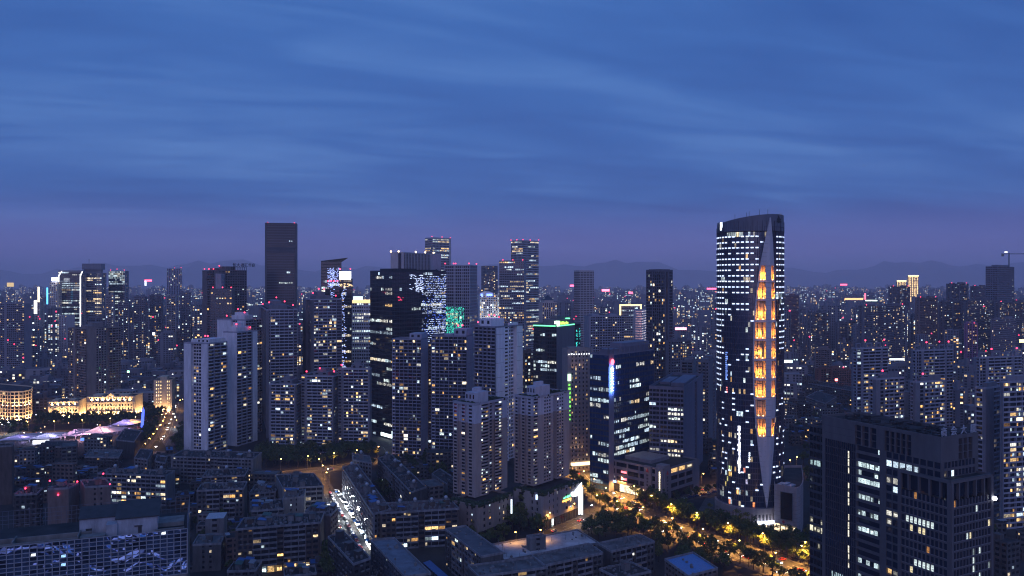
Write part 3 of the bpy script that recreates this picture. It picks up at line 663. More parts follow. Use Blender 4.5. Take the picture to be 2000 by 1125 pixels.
# pale tower with dark fins and a round logo, behind
b = tower('pale tower with dark vertical fins and a round mark on its side', (763, 789, 862, 950, 28), 494, 46, [wal(.55), grd(.25, 0, inset=.8, nb=1, sp=0, pw=.2), wal(.2)], [(.7, 'grid', dict(bay=3.2, sp=0.04, pw=.9, dep=.8, lit=lit_office(.04))), wal(.3)], wall_mat((.46, .43, .48), .7, .12), 'office_tower', 'office tower', GLT, fin=False)
a, c, u, n = b.edge(1); L = (c - a).length; lg = MB(); ctr = a + u * (L * .85) + n * .4 + Vector((0, 0, b.h - 21)); K = 16
for k in range(K):
    t0, t1 = 2 * math.pi * k / K, 2 * math.pi * (k + 1) / K
    f = lambda t, r: tuple(ctr + u * (r * math.cos(t)) + Vector((0, 0, r * math.sin(t))))
    lg.q(f(t0, 1.8), f(t0, 2.9), f(t1, 2.9), f(t1, 1.8))
for k in range(4): glyph(lg, ctr + Vector((0, 0, -8 - 4 * k)) - u * 1.4, u, Vector((0, 0, 1)), n, 3, random.Random(k))
lg.build('round_mark', wall_mat((.03, .04, .1), .6, .1), b.o)
wl_ = emit_mat('roof_lamp_warm', (1, .75, .45), 7)
for fx, fy in ((.98, 0), (.4, 0), (0, .3), (0, .55), (0, .78)):
    m = MB(); q = b.at(fx, fy, b.h + 2); m.ball(q.x, q.y, q.z, 1.0); m.build('roof_lamp', wl_, b.o)
led_patch(b, 1, .02, .72, b.h - 38, b.h - 35, 9, (.9, .95, 1), 3, seed=8); b.finish(1)
TW = wall_mat((.42, .41, .45), .6, .12)
b = tower('tall office tower with lit upper storeys, left one of the far pair', (830, 845, 881, 1500, 50), 466, 56, [ogr(1, .12, .7, bay=3.2, sp=.4)], [ogr(.9, .5, 1.0, bay=3.2, sp=.4, pw=.4, warm=.5, lo=.4), wal(.1)], TW, 'office_tower', 'office tower', bea=((.1, .0, 1), (.1, .55, 1), (.1, 1, 0)), par=2.5)
b = tower('grey office tower with a teal light show on its face', (867, 917, 932, 1000, 14), 519, 44, [(1, 'grid', dict(bay=2.5, sp=.3, pw=.55, dep=.35, lit=lambda k, j, nf, nb, g=lit_office(.34, 1.0, .75): g(k, j, nf, nb) if k < nf * .68 else (0, 0, 0)))], [(1, 'grid', dict(bay=2.5, sp=.3, pw=.55, dep=.35, lit=lambda k, j, nf, nb, g=lit_office(.3, 1.0, .75): g(k, j, nf, nb) if k < nf * .68 else (0, 0, 0)))], wall_mat((.40, .40, .46), .6, .12), 'office_tower', 'office tower', bea=((.95, 0, 0), (.62, 0, 0), (.54, 0, 0), (.05, .1, 0), (.0, .9, 0)), fin=False)
led_patch(b, 0, .0, .82, b.h * .33, b.h * .70, 700, (.06, .8, .58), 1.6, lambda x, z: 1 if (z > .75 and x < .95) or abs(x - .62) < .27 or (z > .45 and x < .3 + (z - .45)) else .0, (.25, .5), (.6, 1.5), 31)
for f in (0.0, .3, .6, .99): b.T.box(b.at(f, 0, 0) + Vector((0, -.6, 0)), (.7, 0, 0), (0, .7, 0), (0, 0, b.h))
b.trim = wall_mat((.45, .45, .5), .6, .1); b.finish(1)
b = tower('tall office tower with rows of lit storeys, right one of the far pair', (998, 1021, 1052, 1400, 42), 471, 56, [ogr(1, .22, .9, bay=3.2, sp=.4, warm=.5)], [ogr(1, .42, 1.0, bay=3.2, sp=.4, warm=.5)], TW, 'office_tower', 'office tower', bea=((1, 0, 0), (.5, 0, 0), (.05, .05, 0), (.05, .5, 0), (.0, 1, 1)), par=2)
b = tower('office tower peppered with warm lit windows, before the right one of the far pair', (975, 1023.5, 1027.5, 1290, 6), 511, 48, [(1, 'grid', dict(bay=2.8, sp=.42, pw=.8, lit=lambda k, j, nf, nb, g=lit_res(.55, .85, 1.1), h=lit_office(.4, 1, .5): (g if k < nf * .55 else h)(k, j, nf, nb)))], [wal(1)], wall_mat((.25, .24, .28), .6, .12), 'office_tower', 'office tower', bea=((.85, 0, 0), (.45, 0, 0), (.05, 0, 0)), par=2)
# floodlit hotel with arched crest and blue sign
b = tower('floodlit white hotel with an arched crest and blue sign', (933, 937, 975, 1300, 80), 577, 36, [wal(1)], [grd(1, .5, bay=3.0, sp=.3, pw=.9, dep=.4, warm=.4)], wall_mat((.62, .62, .66), .7, .1), 'hotel', 'hotel', fin=False)
m = MB(); A_, B_ = b.at(0, 0, b.h), b.at(0, .7, b.h); n = 10
for k in range(n):
    t0, t1 = k / n, (k + 1) / n; h0, h1 = 7 * math.sin(math.pi * (.15 + t0 * .7)), 7 * math.sin(math.pi * (.15 + t1 * .7))
    q0 = A_.lerp(B_, t0); q1 = A_.lerp(B_, t1); w = Vector((0, 8, 0))
    for y0, y1 in ((Vector(), w),):
        m.q(tuple(q0), tuple(q1), tuple(q1 + Vector((0, 0, h1))), tuple(q0 + Vector((0, 0, h0)))); m.q(tuple(q0 + Vector((0, 0, h0))), tuple(q1 + Vector((0, 0, h1))), tuple(q1 + w + Vector((0, 0, h1))), tuple(q0 + w + Vector((0, 0, h0))))
m.build('arched_crest', wall_mat((.62, .62, .66), .7, .1), b.o)
for f, ww in ((.05, .1), (.35, .3)):
    m = MB(); m.box(b.at(0, f, b.h - 1) + Vector((0, -1, 0)), b.at(0, f + ww, 0) - b.at(0, f, 0), (0, .5, 0), (0, 0, 3.5)); m.build('blue_sign', emit_mat('sign_blue', (.12, .2, 1), 5), b.o)
for k in range(5):
    li = bpy.data.lights.new('facade_floodlight', 'SPOT'); li.energy = 160000; li.spot_size = R(60); li.color = (.85, .9, 1); li.shadow_soft_size = .5
    o = bpy.data.objects.new('facade_floodlight', li); C.objects.link(o); q = b.at(0, .1 + .2 * k, 40) + Vector((0, -8, 0)); o.parent = b.o; o.location = q
    o.rotation_euler = (Vector((0, 7, 60)).to_track_quat('-Z', 'Y')).to_euler()
b.finish(1)
tower('hazy apartment tower with twin lit window columns, behind the floodlit hotel', (940, 955, 972, 1850, 45), 520, 55, [grd(1, .2, bay=4, pw=1)], [grd(1, .25, bay=4, pw=1, warm=.9)], GRY, bea=())
tower('dark glass apartment tower standing alone left of the round tower', (1262, 1290, 1314, 900, 44), 530, 48, [grd(.4, .12, bay=3, pw=.5, sp=.25), wal(.05), grd(.55, .1, bay=3, pw=.5, sp=.25)], [grd(.35, .2, bay=3, pw=.5, sp=.25), wal(.12), grd(.15, .1, inset=2), wal(.12), grd(.3, .12, bay=3, sp=.25)], wall_mat((.13, .12, .15), .6, .15), pents=((.1, .9, .1, .9, 2.5),), par=2)
tower('unlit grey tower with fine vertical ribs', (1121, 1131, 1160, 1300, 62), 531, 44, [grd(1, .0, bay=3, pw=.8, sp=.3)], [(.5, 'grid', dict(bay=3, pw=1.0, sp=.35, lit=no_lit)), (.5, 'grid', dict(bay=3, pw=1.0, sp=.35, lit=no_lit))], wall_mat((.46, .41, .43), .7, .12), 'office_tower', 'office tower', par=2.5)
b = tower('office block outlined by a glowing yellow frame', (1207, 1210, 1253, 1300, 84), 596, 30, [wal(1)], [wal(.08), ogr(.84, .35, 1.0, bay=3.2, sp=.45), wal(.08)], wall_mat((.35, .33, .33), .7, .12), 'office_block', 'office block', fin=False)
m = MB(); a = b.at(0, 0, b.h - 1) + Vector((0, -1, 0)); c = b.at(0, 1, b.h - 1) + Vector((0, -1, 0)); m.box(a, c - a, (0, .8, 0), (0, 0, 2.2)); m.box(a - Vector((0, 0, 34)), (2.2, 0, 0), (0, .8, 0), (0, 0, 34)); m.box(c - Vector((2.2, 0, 14)), (2.2, 0, 0), (0, .8, 0), (0, 0, 14)); m.build('light_frame', emit_mat('frame_warm', (1, .72, .3), 3.0), b.o); b.finish()
b = tower('slim white tower with rows of pink-lit slots', (1237, 1254, 1263, 1000, 20), 607, 38, [grd(.25, .0, nb=1, pw=4), (.75, 'grid', dict(nb=6, sp=.5, pw=.4, lit=lambda k, j, nf, nb: (.5, .28, .32)))], [(1, 'grid', dict(nb=3, sp=.5, pw=.4, lit=lambda k, j, nf, nb: (.55, .5, .6)))], wall_mat((.6, .56, .6), .8, .1), 'office_tower', 'office tower')
tower('grey apartment slab with a pale left edge, behind the green-trimmed hotel block', (1141, 1150, 1219, 950, 78), 619, 37, [wal(1)], [wal(.05), grd(.2, .22, bay=3, pw=.8), grd(.06, .02, inset=2), grd(.3, .12, bay=3, pw=.8), grd(.06, .02, inset=2), grd(.33, .14, bay=3, pw=.8)], wall_mat((.33, .33, .40), .8, .15), pents=((.1, .9, .1, .3, 3), (.1, .9, .6, .8, 3)))
b = tower('buff tower with a dark hipped roof', (1052, 1059, 1088, 1200, 70), 592, 36, [wal(1)], [grd(1, .06, bay=3.5, pw=1.6, sp=.2)], wall_mat((.55, .46, .44), .8, .12), 'office_tower', 'office tower', fin=False)
m = MB(); A_ = [b.at(*q, b.h + 4) for q in ((.9, .2), (.1, .2), (.1, .8), (.9, .8))]; top = b.at(.5, .5, b.h + 12); b.pent(.1, .9, .2, .8, 4)
for i in range(4): m.poly([tuple(A_[i]), tuple(A_[(i + 1) % 4]), tuple(top)])
m.build('hipped_roof', wall_mat((.06, .08, .12), .7, .2), b.o); b.finish()

# ------------------------------------------------------------------ centre-right group
# green-trimmed hotel block with its lit name
b = tower('dark hotel block with green neon trim and a lit name on its corner', (1042, 1087, 1134, 700, 30), 637, 34, [off(1, .25, 1.15, bay=2.2, sp=.32)], [wal(.14), wal(.60), off(.26, .06)], wall_mat((.16, .155, .18), .7, .12), 'hotel', 'hotel', GLT, fin=False)
a, c, u, n = b.edge(0); gn = emit_mat('neon_green', (.16, 1, .42), 2.4)
m = MB(); m.box(a + n * .5 + Vector((0, 0, b.h - .4)), u * ((c - a).length - 1), -n * .4, (0, 0, .9)); m.build('neon_trim', gn, b.o)
a, c, u, n = b.edge(1); L = (c - a).length
m = MB(); m.box(a + u * 5 + n * .5 + Vector((0, 0, b.h - .4)), u * (L * .72 - 5), -n * .4, (0, 0, .9)); m.build('neon_trim', gn, b.o)
m = MB(); m.box(a + u * .2 + n * .8 + Vector((0, 0, b.h - .2)), u * 4.2, -n * 3, (0, 0, 4.6)); m.build('lit_logo_box', emit_mat('logo_green_white', (.62, 1, .72), 3.0, True), b.o)
text_part('lit_lettering', 'Holiday Inn', 3.9, emit_mat('letters_green', (.5, 1, .12), 2.2), b.o, a + u * 5.2 + n * .7 + Vector((0, 0, b.h + 1.1)), u, (0, 0, 1), .25, spacing=.92)
m = MB(); q = b.at(.2, .55, b.h + 5); m.box(q, (4, 0, 0), (0, .6, 0), (0, 0, 1.1)); m.box(q + Vector((1.4, 0, -3)), (.5, 0, 0), (0, .5, 0), (0, 0, 3)); m.build('roof_lamp', gn, b.o)
b.pent(.1, .8, .2, .8, 5); b.pent(.3, .6, .3, .6, 8)
led_patch(b, 1, .8, .84, b.h - 22, b.h - 6, 14, (.05, .8, .75), 1.8, None, (.3, .5), (.8, 1.6), 5); led_patch(b, 1, .93, .97, b.h - 22, b.h - 4, 10, (.05, .6, .6), 1.4, None, (.3, .5), (.8, 1.6), 6)
b.finish(1.8)
# buff hotel with square windows and green vertical sign
b = tower('buff hotel with square warm-lit windows and a green upright sign', (1098, 1108, 1157, 650, 72), 686, 28, [wal(1)], [wal(.13), (.87, 'grid', dict(nb=6, sp=.5, pw=2.0, dep=.5, lit=lambda k, j, nf, nb, g=lit_res(.30, 1, 1.15): g(k, j, nf, nb)))], wall_mat((.31, .27, .27), .8, .14), 'hotel', 'hotel', fin=False)
a, c, u, n = b.edge(1); sg = emit_mat('letters_lime', (.25, .95, .12), 1.8); vb = MB(); vb.box(a + u * .3 + n * .9 + Vector((0, 0, b.h - 24)), u * 2.6, -n * .6, (0, 0, 5.5)); vb.build('lit_logo_box', emit_mat('logo_green_white', (.62, 1, .72), 3.0), b.o)
rg = random.Random(2)
for k in range(9):
    m = MB(); glyph(m, a + u * .4 + n * .8 + Vector((0, 0, b.h - 28 - 3.5 * k)), u, Vector((0, 0, 1)), n, 2.3, rg, .2); m.build('lit_character', sg, b.o)
led_patch(b, 1, .0, 1, b.h - 3, b.h - 2.3, 1, (.8, .9, 1), 3)
m = MB()
for k in range(10): q = a + u * ((c - a).length * (.06 + .1 * k)) + n * .4 + Vector((0, 0, b.h - 2.6)); m.ball(q.x, q.y, q.z, .42, 6, 4)
m.build('eaves_lamps', emit_mat('eaves_lamp', (.85, .92, 1), 4), b.o, 'stuff')
for f in (.24, .36, .56, .2, .32, .44, .58):
    pass
for f, z in ((.20, b.h - 17), (.34, b.h - 17), (.60, b.h - 17), (.16, 16), (.30, 16), (.44, 16), (.58, 16)):
    li = bpy.data.lights.new('facade_uplight', 'SPOT'); li.energy = 2600; li.spot_size = R(34); li.spot_blend = .6; li.color = (1, .62, .3); li.shadow_soft_size = .2
    o = bpy.data.objects.new('facade_uplight', li); C.objects.link(o); o.parent = b.o; o.location = a + u * ((c - a).length * f) + n * .9 + Vector((0, 0, z)); o.rotation_euler = (-(n) * .06 + Vector((0, 0, 1))).to_track_quat('-Z', 'Y').to_euler()
m = MB(); m.box(a + n * 1.5 + u * 3 + Vector((0, 0, 5)), u * ((c - a).length - 5), -n * 1, (0, 0, 2.5)); m.build('lit_canopy', emit_mat('canopy_warm', (1, .72, .38), 3, True), b.o)
b.pent(.1, .7, .1, .6, 3); b.finish(2)
# blue-black office tower with red disc and vertical characters
BLK = wall_mat((.20, .19, .25), .6, .12)
b = tower('blue-black office tower with a red disc above blue-white glowing characters', (1152, 1189, 1277, 588, 42), 694, 25, [off(1, .34, 1.0, bay=2.3, sp=.3, pw=.14)], [wal(.11), off(.89, .32, 1.05, bay=2.3, sp=.3, pw=.14)], BLK, 'office_tower', 'office tower', GLB, trim=wall_mat((.035, .04, .06), .5, .15), fin=False)
a, c, u, n = b.edge(1); L = (c - a).length
for k, (f, ang) in enumerate(((0, 0),)):
    ctr = a + u * (L * .055) + n * .6 + Vector((0, 0, b.h - 5)); m = MB(); K = 18
    ring = [tuple(ctr + u * (2.2 * math.cos(2 * math.pi * i / K)) + Vector((0, 0, 2.2 * math.sin(2 * math.pi * i / K))) + n * .4) for i in range(K)]
    m.poly(ring); m.build('red_disc', emit_mat('disc_red', (1, .10, .14), 6, True), b.o)
bm = emit_mat('letters_blue_white', (.45, .62, 1), 6, True)
for k, s in enumerate(('合', '王', '大', '士')):
    text_part('lit_character', s, 4.4, bm, b.o, a + u * (L * .055 - 2.2) + n * .7 + Vector((0, 0, b.h - 12.2 - 4.7 * k)), u, (0, 0, 1), .25)
li = bpy.data.lights.new('sign_glow', 'AREA'); li.energy = 9000; li.color = (.12, .28, 1); li.shape = 'RECTANGLE'; li.size = 3; li.size_y = 20
o = bpy.data.objects.new('sign_glow', li); C.objects.link(o); o.parent = b.o; o.location = a + u * (L * .055) + n * 2.2 + Vector((0, 0, b.h - 18)); o.rotation_euler = (-n).to_track_quat('-Z', 'Y').to_euler()
# crown frames
for e in (0, 1):
    a, c, u, n = b.edge(e); L = (c - a).length; k = 0
    nb = max(2, round(L / 7))
    for k in range(nb + 1): b.PH.box(a + u * ((L - .6) * k / nb) + Vector((0, 0, b.h)), u * .6, -n * .6, (0, 0, 5), 'b')
    b.PH.box(a + Vector((0, 0, b.h + 5)), u * L, -n * .6, (0, 0, .8))
b.pent(.15, .8, .35, .95, 7.5); b.pent(.05, .6, .05, .3, 4); b.finish(.8)
# podium with vertical brand boards
poly = corner_box(1180, 1296, 1366, 562, 45); pb = Bld('shop_podium', 'long low shopping podium with red emblems on upright boards', 'building', poly, 22, 4, wall_mat((.26, .22, .235), .8, .15), GL)
FZ = (0, 7, 12, 17, 22)
pb.face(0, [(1, 'curtain', dict(bay=5, sp=.1, lit=lit_office(.25, 1.2, .4)))], 0, 6, 1)
pb.face(0, [(1, 'grid', dict(bay=11, sp=.34, pw=.7, dep=1.0, lit=lit_office(.14, .9, .3)))], 6, 22, 3)
pb.face(1, [wal(.2), (.62, 'curtain', dict(bay=5, sp=.1, lit=lit_office(.1, 1.0, .4))), wal(.18)], 0, 6, 1)
pb.face(1, [wal(.2), (.62, 'grid', dict(bay=9, sp=.34, pw=.5, dep=1.0, lit=lit_office(.35, 1.0, .8))), wal(.18)], 6, 22, 3)
for i in (2, 3):
    a, c, u, n = pb.edge(i); pb._vq(pb.W, a, c, 0, 22); pb.done.add(i)
pb.pent(.35, .8, .25, .75, 2.5); pb.pent(-.02, .12, .0, .14, 3.5); pb.finish(1.2)
rg = random.Random(6); a, c, u, n = pb.edge(0); L = (c - a).length; redm = flat_mat('emblem_red', (.5, .03, .03), .5); dk = flat_mat('sign_dark', (.05, .03, .04), .6)
def upright_board(label, edge, f, w, lit=False):
    a, c, u, n = pb.edge(edge); L = (c - a).length; x = a + u * (L * f) + n * 1.2; T = thing('sign_board', label, 'sign', tuple(pb.o.location))
    m = MB(); m.box(x + Vector((0, 0, 1)), u * w, -n * 1.6, (0, 0, 22.5), 'b'); m.build('board', wall_mat((.26, .22, .235), .8, .15), T)
    if lit:
        m = MB()
        for k in range(11): glyph(m, x + u * (w * .5) + n * .1 + Vector((0, 0, 20 - 1.25 * k)), u, Vector((0, 0, 1)), n, 1.1, rg, .3)
        m.build('lit_lettering', emit_mat('letters_cream', (1, .85, .55), 3), T)
    else:
        m = MB(); p = x + u * (w * .5) + n * .12; m.poly([tuple(p + u * -1.4 + Vector((0, 0, 19))), tuple(p + u * 1.4 + Vector((0, 0, 19))), tuple(p + Vector((0, 0, 22)))]); m.build('red_emblem', redm, T)
        m = MB()
        for k in range(6): glyph(m, x + u * (w * .5 - 1) + n * .1 + Vector((0, 0, 16 - 2.3 * k)), u, Vector((0, 0, 1)), n, 1.9, rg, .2)
        m.build('lettering', dk, T)
upright_board('upright board with a red triangle emblem, left one on the podium', 0, .70, 6); upright_board('upright board with glowing cream script at the podium corner', 0, .88, 6.5, True); upright_board('upright board with a red triangle emblem, right one at the podium corner', 1, .0, 6)
a, c, u, n = pb.edge(0); L = (c - a).length
for f, z, lab in ((.30, 14.5, 'upper red shop sign on the podium'), (.30, 9.5, 'lower red shop sign on the podium')):
    q = a + u * (L * f) + n * .2; m = MB(); m.box(q + Vector((0, 0, z)), u * 5, -n * .3, (0, 0, 1.4)); o = m.build('shop_sign', emit_mat('sign_red', (1, .16, .2), 3)); o.location = pb.o.location; tag(o, lab, 'sign')
q = a + u * (L * .14) + n * .6; m = MB(); m.box(q + Vector((0, 0, 6.4)), u * 4, -n * .3, (0, 0, 1.5)); o = m.build('shop_sign', emit_mat('sign_skyblue', (.2, .5, 1), 4)); o.location = pb.o.location; tag(o, 'small blue shop sign under the podium eaves', 'sign')
tower('grey office slab with a blank side wall beside the podium', (1268, 1335, 1373, 604, 22), 762, 21, [ogr(.30, .2, .9, bay=2.6, sp=.38, pw=.3), wal(.02), ogr(.2, .15, .9, bay=2.6, sp=.38, pw=.3), wal(.02), ogr(.46, .28, 1.0, bay=2.6, sp=.38, pw=.3, warm=.3)], [wal(.55), grd(.12, .0, inset=1.2, nb=1, pw=.2, sp=.1), wal(.33)], wall_mat((.17, .165, .225), .7, .12), 'office_block', 'office block', pents=((.1, .5, .2, .8, 3), (.6, .9, .3, .7, 2)), par=2.2)
# ------------------------------------------------------------------ round tower with the split stone spindle
def round_tower():
    cx, cyy, Rr = 154.6, 522.0, 20.5
    T = thing('round_tower', 'tall round glass tower with an orange-lit stone spindle up its front', 'skyscraper', (cx, cyy, 0)); FOOT.append((cx, cyy, 26))
    def zp(py): return CAM - (py - HY) / 3.121
    def pt(th, r, z): return (r * math.sin(th), -r * math.cos(th), z)
    def tp(px, rr=21.5):                                           # column in the picture -> bearing on the drum
        lo, hi = R(-85), R(85)
        for _ in range(40):
            t = (lo + hi) / 2
            if 1000 + 1570 * (cx + rr * math.sin(t)) / (cyy - rr * math.cos(t)) < px: lo = t
            else: hi = t
        return lo
    rg = random.Random(5); FH = 3.52; Z0 = 13.0; Z1 = 186.0; NF = int((Z1 - Z0) / FH); dth = R(4.0)
    ths = [R(-104) + dth * i for i in range(53)]
    glow = lit_res(.055, .55, 1.1, 3); off_ = lit_office(.05, 1.2, .1, seed=9)
    g = MB(); fin = MB(); fl = MB()
    for k in range(NF):
        z = Z0 + k * FH; zt = z + FH
        for i, th in enumerate(ths[:-1]):
            c = glow(k, i, NF, 52)
            if c == (0, 0, 0): c = off_(k, i, NF, 52)
            if k < 7 and rg.random() < .075: c = tuple(x * rg.uniform(.5, 1.4) for x in rg.choice(WARM))  # random warm cell glow low down imitates reflected city lights
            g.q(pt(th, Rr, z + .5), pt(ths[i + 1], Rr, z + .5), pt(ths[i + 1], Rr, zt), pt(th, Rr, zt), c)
            fl.q(pt(th, Rr + .12, z), pt(ths[i + 1], Rr + .12, z), pt(ths[i + 1], Rr + .12, z + .55), pt(th, Rr + .12, z + .55))
            if k % 2 == 0:
                a = th; o = rg.uniform(.2, .75); zz = z + (FH if i % 2 else 0); p = Vector(pt(a, Rr, zz)); u = Vector((math.cos(a), math.sin(a), 0)); n = Vector((math.sin(a), -math.cos(a), 0))
                fin.box(p + n * o - u * .09, u * .18, -n * o, (0, 0, FH * 2), 'kbt')
    g.build('window_glass', glass_mat('round_tower_glass', (.03, .042, .085), .16, .08, .22, 1.0), T, 'stuff'); fl.build('floor_band', wall_mat((.10, .11, .16), .35, .15), T, 'stuff'); fin.build('fins', wall_mat((.07, .08, .12), .35, .15), T, 'stuff')
    bk = MB()
    for i in range(20):
        a = R(104) + R(152) * i / 20; b_ = R(104) + R(152) * (i + 1) / 20; bk.q(pt(a, Rr, 0), pt(b_, Rr, 0), pt(b_, Rr, Z1), pt(a, Rr, Z1))
    bk.build('rear_wall', wall_mat((.12, .12, .15), .6, .1), T)
    # crown: ribbed metal band with a tilted rim
    def ztop(th): return 193.2 + 3.6 * math.cos(th - R(38))
    cr = MB(); n = 90
    for i in range(n):
        a, b_ = 2 * math.pi * i / n, 2 * math.pi * (i + 1) / n
        for q in range(4):
            s0, s1 = q / 4 + .02, (q + 1) / 4 - .02; f = lambda t, s: Z1 + .1 + (ztop(t) - Z1) * s
            aa, bb = a + .004, b_ - .004
            cr.q(pt(aa, Rr + .3, f(aa, s0)), pt(bb, Rr + .3, f(bb, s0)), pt(bb, Rr + .3, f(bb, s1)), pt(aa, Rr + .3, f(aa, s1)))
        cr.q(pt(b_, Rr - .6, ztop(b_)), pt(a, Rr - .6, ztop(a)), pt(a, Rr + .35, ztop(a)), pt(b_, Rr + .35, ztop(b_)))
        cr.q(pt(a, Rr + .1, Z1), pt(b_, Rr + .1, Z1), pt(b_, Rr + .1, ztop(b_)), pt(a, Rr + .1, ztop(a))); cr.q(pt(b_, Rr - .6, Z1), pt(a, Rr - .6, Z1), pt(a, Rr - .6, ztop(a)), pt(b_, Rr - .6, ztop(b_)))
    cr.build('crown', wall_mat((.17, .18, .23), .45, .15), T)
    rf = MB(); rf.poly([pt(2 * math.pi * i / 40, Rr, Z1 + 1) for i in range(40)]); rf.build('roof', ROOF, T)
    an = MB()
    for x, y in ((-4, -6), (0, 2), (5, -3), (9, -8), (-9, 3), (3, -10)): an.cyl(x, y, Z1, .14, rg.uniform(11, 14.5), 6)
    an.build('antennas', STEEL, T, 'stuff')
    for px, col in ((1407, (.8, .9, 1)),):
        m = MB(); a = tp(px); p = Vector(pt(a, Rr + .5, zp(447))); u = Vector((math.cos(a), math.sin(a), 0)); m.box(p - u * 1.2, u * 2.0, Vector((-math.sin(a), math.cos(a), 0)) * .4, (0, 0, 5)); m.build('lit_logo', emit_mat('tower_logo', col, 4), T)
    m = MB(); a = tp(1523); p = Vector(pt(a, Rr + .6, zp(436))); u = Vector((math.cos(a), math.sin(a), 0)); nn = Vector((math.sin(a), -math.cos(a), 0)); glyph(m, p - u * 2.5, u, Vector((0, 0, 1)), nn, 5, random.Random(3), .2); m.build('dark_logo', DARK, T)
    # spindle
    tab = [(425, 1504.6, 1505.8), (470, 1494.5, 1510), (520, 1484, 1512.4), (580, 1476, 1514.6), (640, 1471.5, 1516), (700, 1470, 1516.4), (760, 1471, 1516), (820, 1475, 1514.4), (880, 1481.5, 1511.4), (940, 1489.5, 1505.8), (990, 1497.4, 1498.4)]
    def lr(z):
        py = HY + (CAM - z) * 3.121
        for (y0, l0, r0), (y1, l1, r1) in zip(tab, tab[1:]):
            if py <= y1:
                t = max(0, (py - y0) / (y1 - y0)); t2 = t; return tp(l0 + (l1 - l0) * t2), tp(r0 + (r1 - r0) * t2)
        return tp(tab[-1][1]), tp(tab[-1][2])
    TH_R = tp(1500.5)
    def shell(th, z):
        l, r = lr(z); w = max(1e-4, (r - l)); c = min(max(TH_R, l + .15 * w), r - .15 * w)
        k = (th - l) / (c - l) if th < c else (r - th) / (r - c); k = max(0, min(1, k)); wid = min(1, w / R(30)); return Rr + .9 + 2.6 * wid * k
    def S(th, z, off=0): return pt(th, shell(th, z) + off, z)
    rows = [(519, 547), (551, 583), (587, 624), (629, 660), (665, 699), (704, 737), (742, 774), (779, 811), (816, 850)]
    sp = MB(); jt = MB(); stone = wall_mat((.56, .53, .57), .7, .1); inner = wall_mat((.62, .46, .30), .8, .15)
    zs = [zp(425)] + [zp(y) for r_ in rows for y in r_] + [zp(y) for y in (870, 900, 930, 960, 990)]
    zl = []
    for a, b_ in zip(zs, zs[1:]):
        n_ = max(1, int((a - b_) / 2.6)); zl += [(a - (a - b_) * i / n_, a - (a - b_) * (i + 1) / n_) for i in range(n_)]
    def opening(z0, z1):
        zm = (z0 + z1) / 2
        for i, (y0, y1) in enumerate(rows):
            if zp(y1) < zm < zp(y0): return i
        return None
    PL, PR = tp(1496.0, 23.6), tp(1507.0, 23.6)
    def cuts(z):
        l, r = lr(z); w = r - l; re = max(r - R(3.0), l + .85 * w); pl = min(max(PL, l + .3 * w), l + .66 * w); pr = min(max(PR, l + .5 * w), l + .78 * w)
        return l, min(l + R(2.2), l + .08 * w), pl, max(pr, pl), max(re, pr), r
    for za, zb in zl:
        op = opening(za, zb); ca, cb = cuts(za), cuts(zb)
        for s in range(5):
            hole = op is not None and ((s == 1) or (s == 3 and op not in (7,)))
            if hole: continue
            n_ = 3 if op is None else 1
            for q in range(n_):
                f = lambda c, t: c[s] + (c[s + 1] - c[s]) * t
                t0, t1 = q / n_, (q + 1) / n_
                if ca[s + 1] - ca[s] < 1e-5 and cb[s + 1] - cb[s] < 1e-5: continue
                sp.q(S(f(cb, t0), zb), S(f(cb, t1), zb), S(f(ca, t1), za), S(f(ca, t0), za))
                if q == 0 and s in (0, 1, 2): jt.q(*[S(f(cb, t), zb + dz, .03) for t, dz in ((0, 0), (1, 0), (1, .12), (0, .12))])
        for th_a, th_b, sg in ((ca[0], cb[0], 1), (ca[5], cb[5], -1)):      # edge returns onto the glass
            v = [pt(th_b, Rr, zb), S(th_b, zb), S(th_a, za), pt(th_a, Rr, za)]; sp.q(*(v if sg > 0 else v[::-1]))
    sp.build('stone_spindle', stone, T)
    jt.build('stone_joints', wall_mat((.2, .19, .2), .8, .1), T, 'stuff')
    lm = emit_mat('niche_lamp', (1, .6, .2), 8)
    for i, (y0, y1) in enumerate(rows):
        zt, zb = zp(y0), zp(y1)
        for s in (1, 3):
            if s == 3 and i == 7: continue
            ca, cb = cuts(zt), cuts(zb); b_ = MB()
            r0 = Rr + .25
            b_.q(pt(cb[s], r0, zb), pt(cb[s + 1], r0, zb), pt(ca[s + 1], r0, zt), pt(ca[s], r0, zt))
            b_.q(pt(cb[s], r0, zb), S(cb[s], zb), S(cb[s + 1], zb), pt(cb[s + 1], r0, zb)); b_.q(S(ca[s], zt), pt(ca[s], r0, zt), pt(ca[s + 1], r0, zt), S(ca[s + 1], zt))
            b_.q(pt(cb[s], r0, zb), pt(ca[s], r0, zt), S(ca[s], zt), S(cb[s], zb)); b_.q(S(cb[s + 1], zb), S(ca[s + 1], zt), pt(ca[s + 1], r0, zt), pt(cb[s + 1], r0, zb))
            if s == 1 and i in (2, 3, 4, 5, 6):     # dark doorway-like slot in the niche wall
                tm = cb[s] + (cb[s + 1] - cb[s]) * .45
            o = b_.build('lit_niche', inner, T)
            if s == 1 and i in (2, 3, 4):           # slim service shaft standing inside the niche
                ts = cb[1] + (cb[2] - cb[1]) * .62; us = Vector((math.cos(ts), math.sin(ts), 0)); ns = Vector((math.sin(ts), -math.cos(ts), 0)); sh = MB()
                sh.box(Vector(pt(ts, r0, zb)) + ns * .9 - us * .5, us * (.9 + .5 * (i % 3)), -ns * .9, (0, 0, (zt - zb) * (.62 + .12 * (i % 4)))); sh.build('service_shaft', inner, o)
            if i == 7 and s == 1: power = 350
            else: power = 3000 if s == 1 else 1800
            tm = (cb[s] + cb[s + 1]) / 2; p = pt(tm, shell(tm, zb) + .1, zb + (zt - zb) * .3)
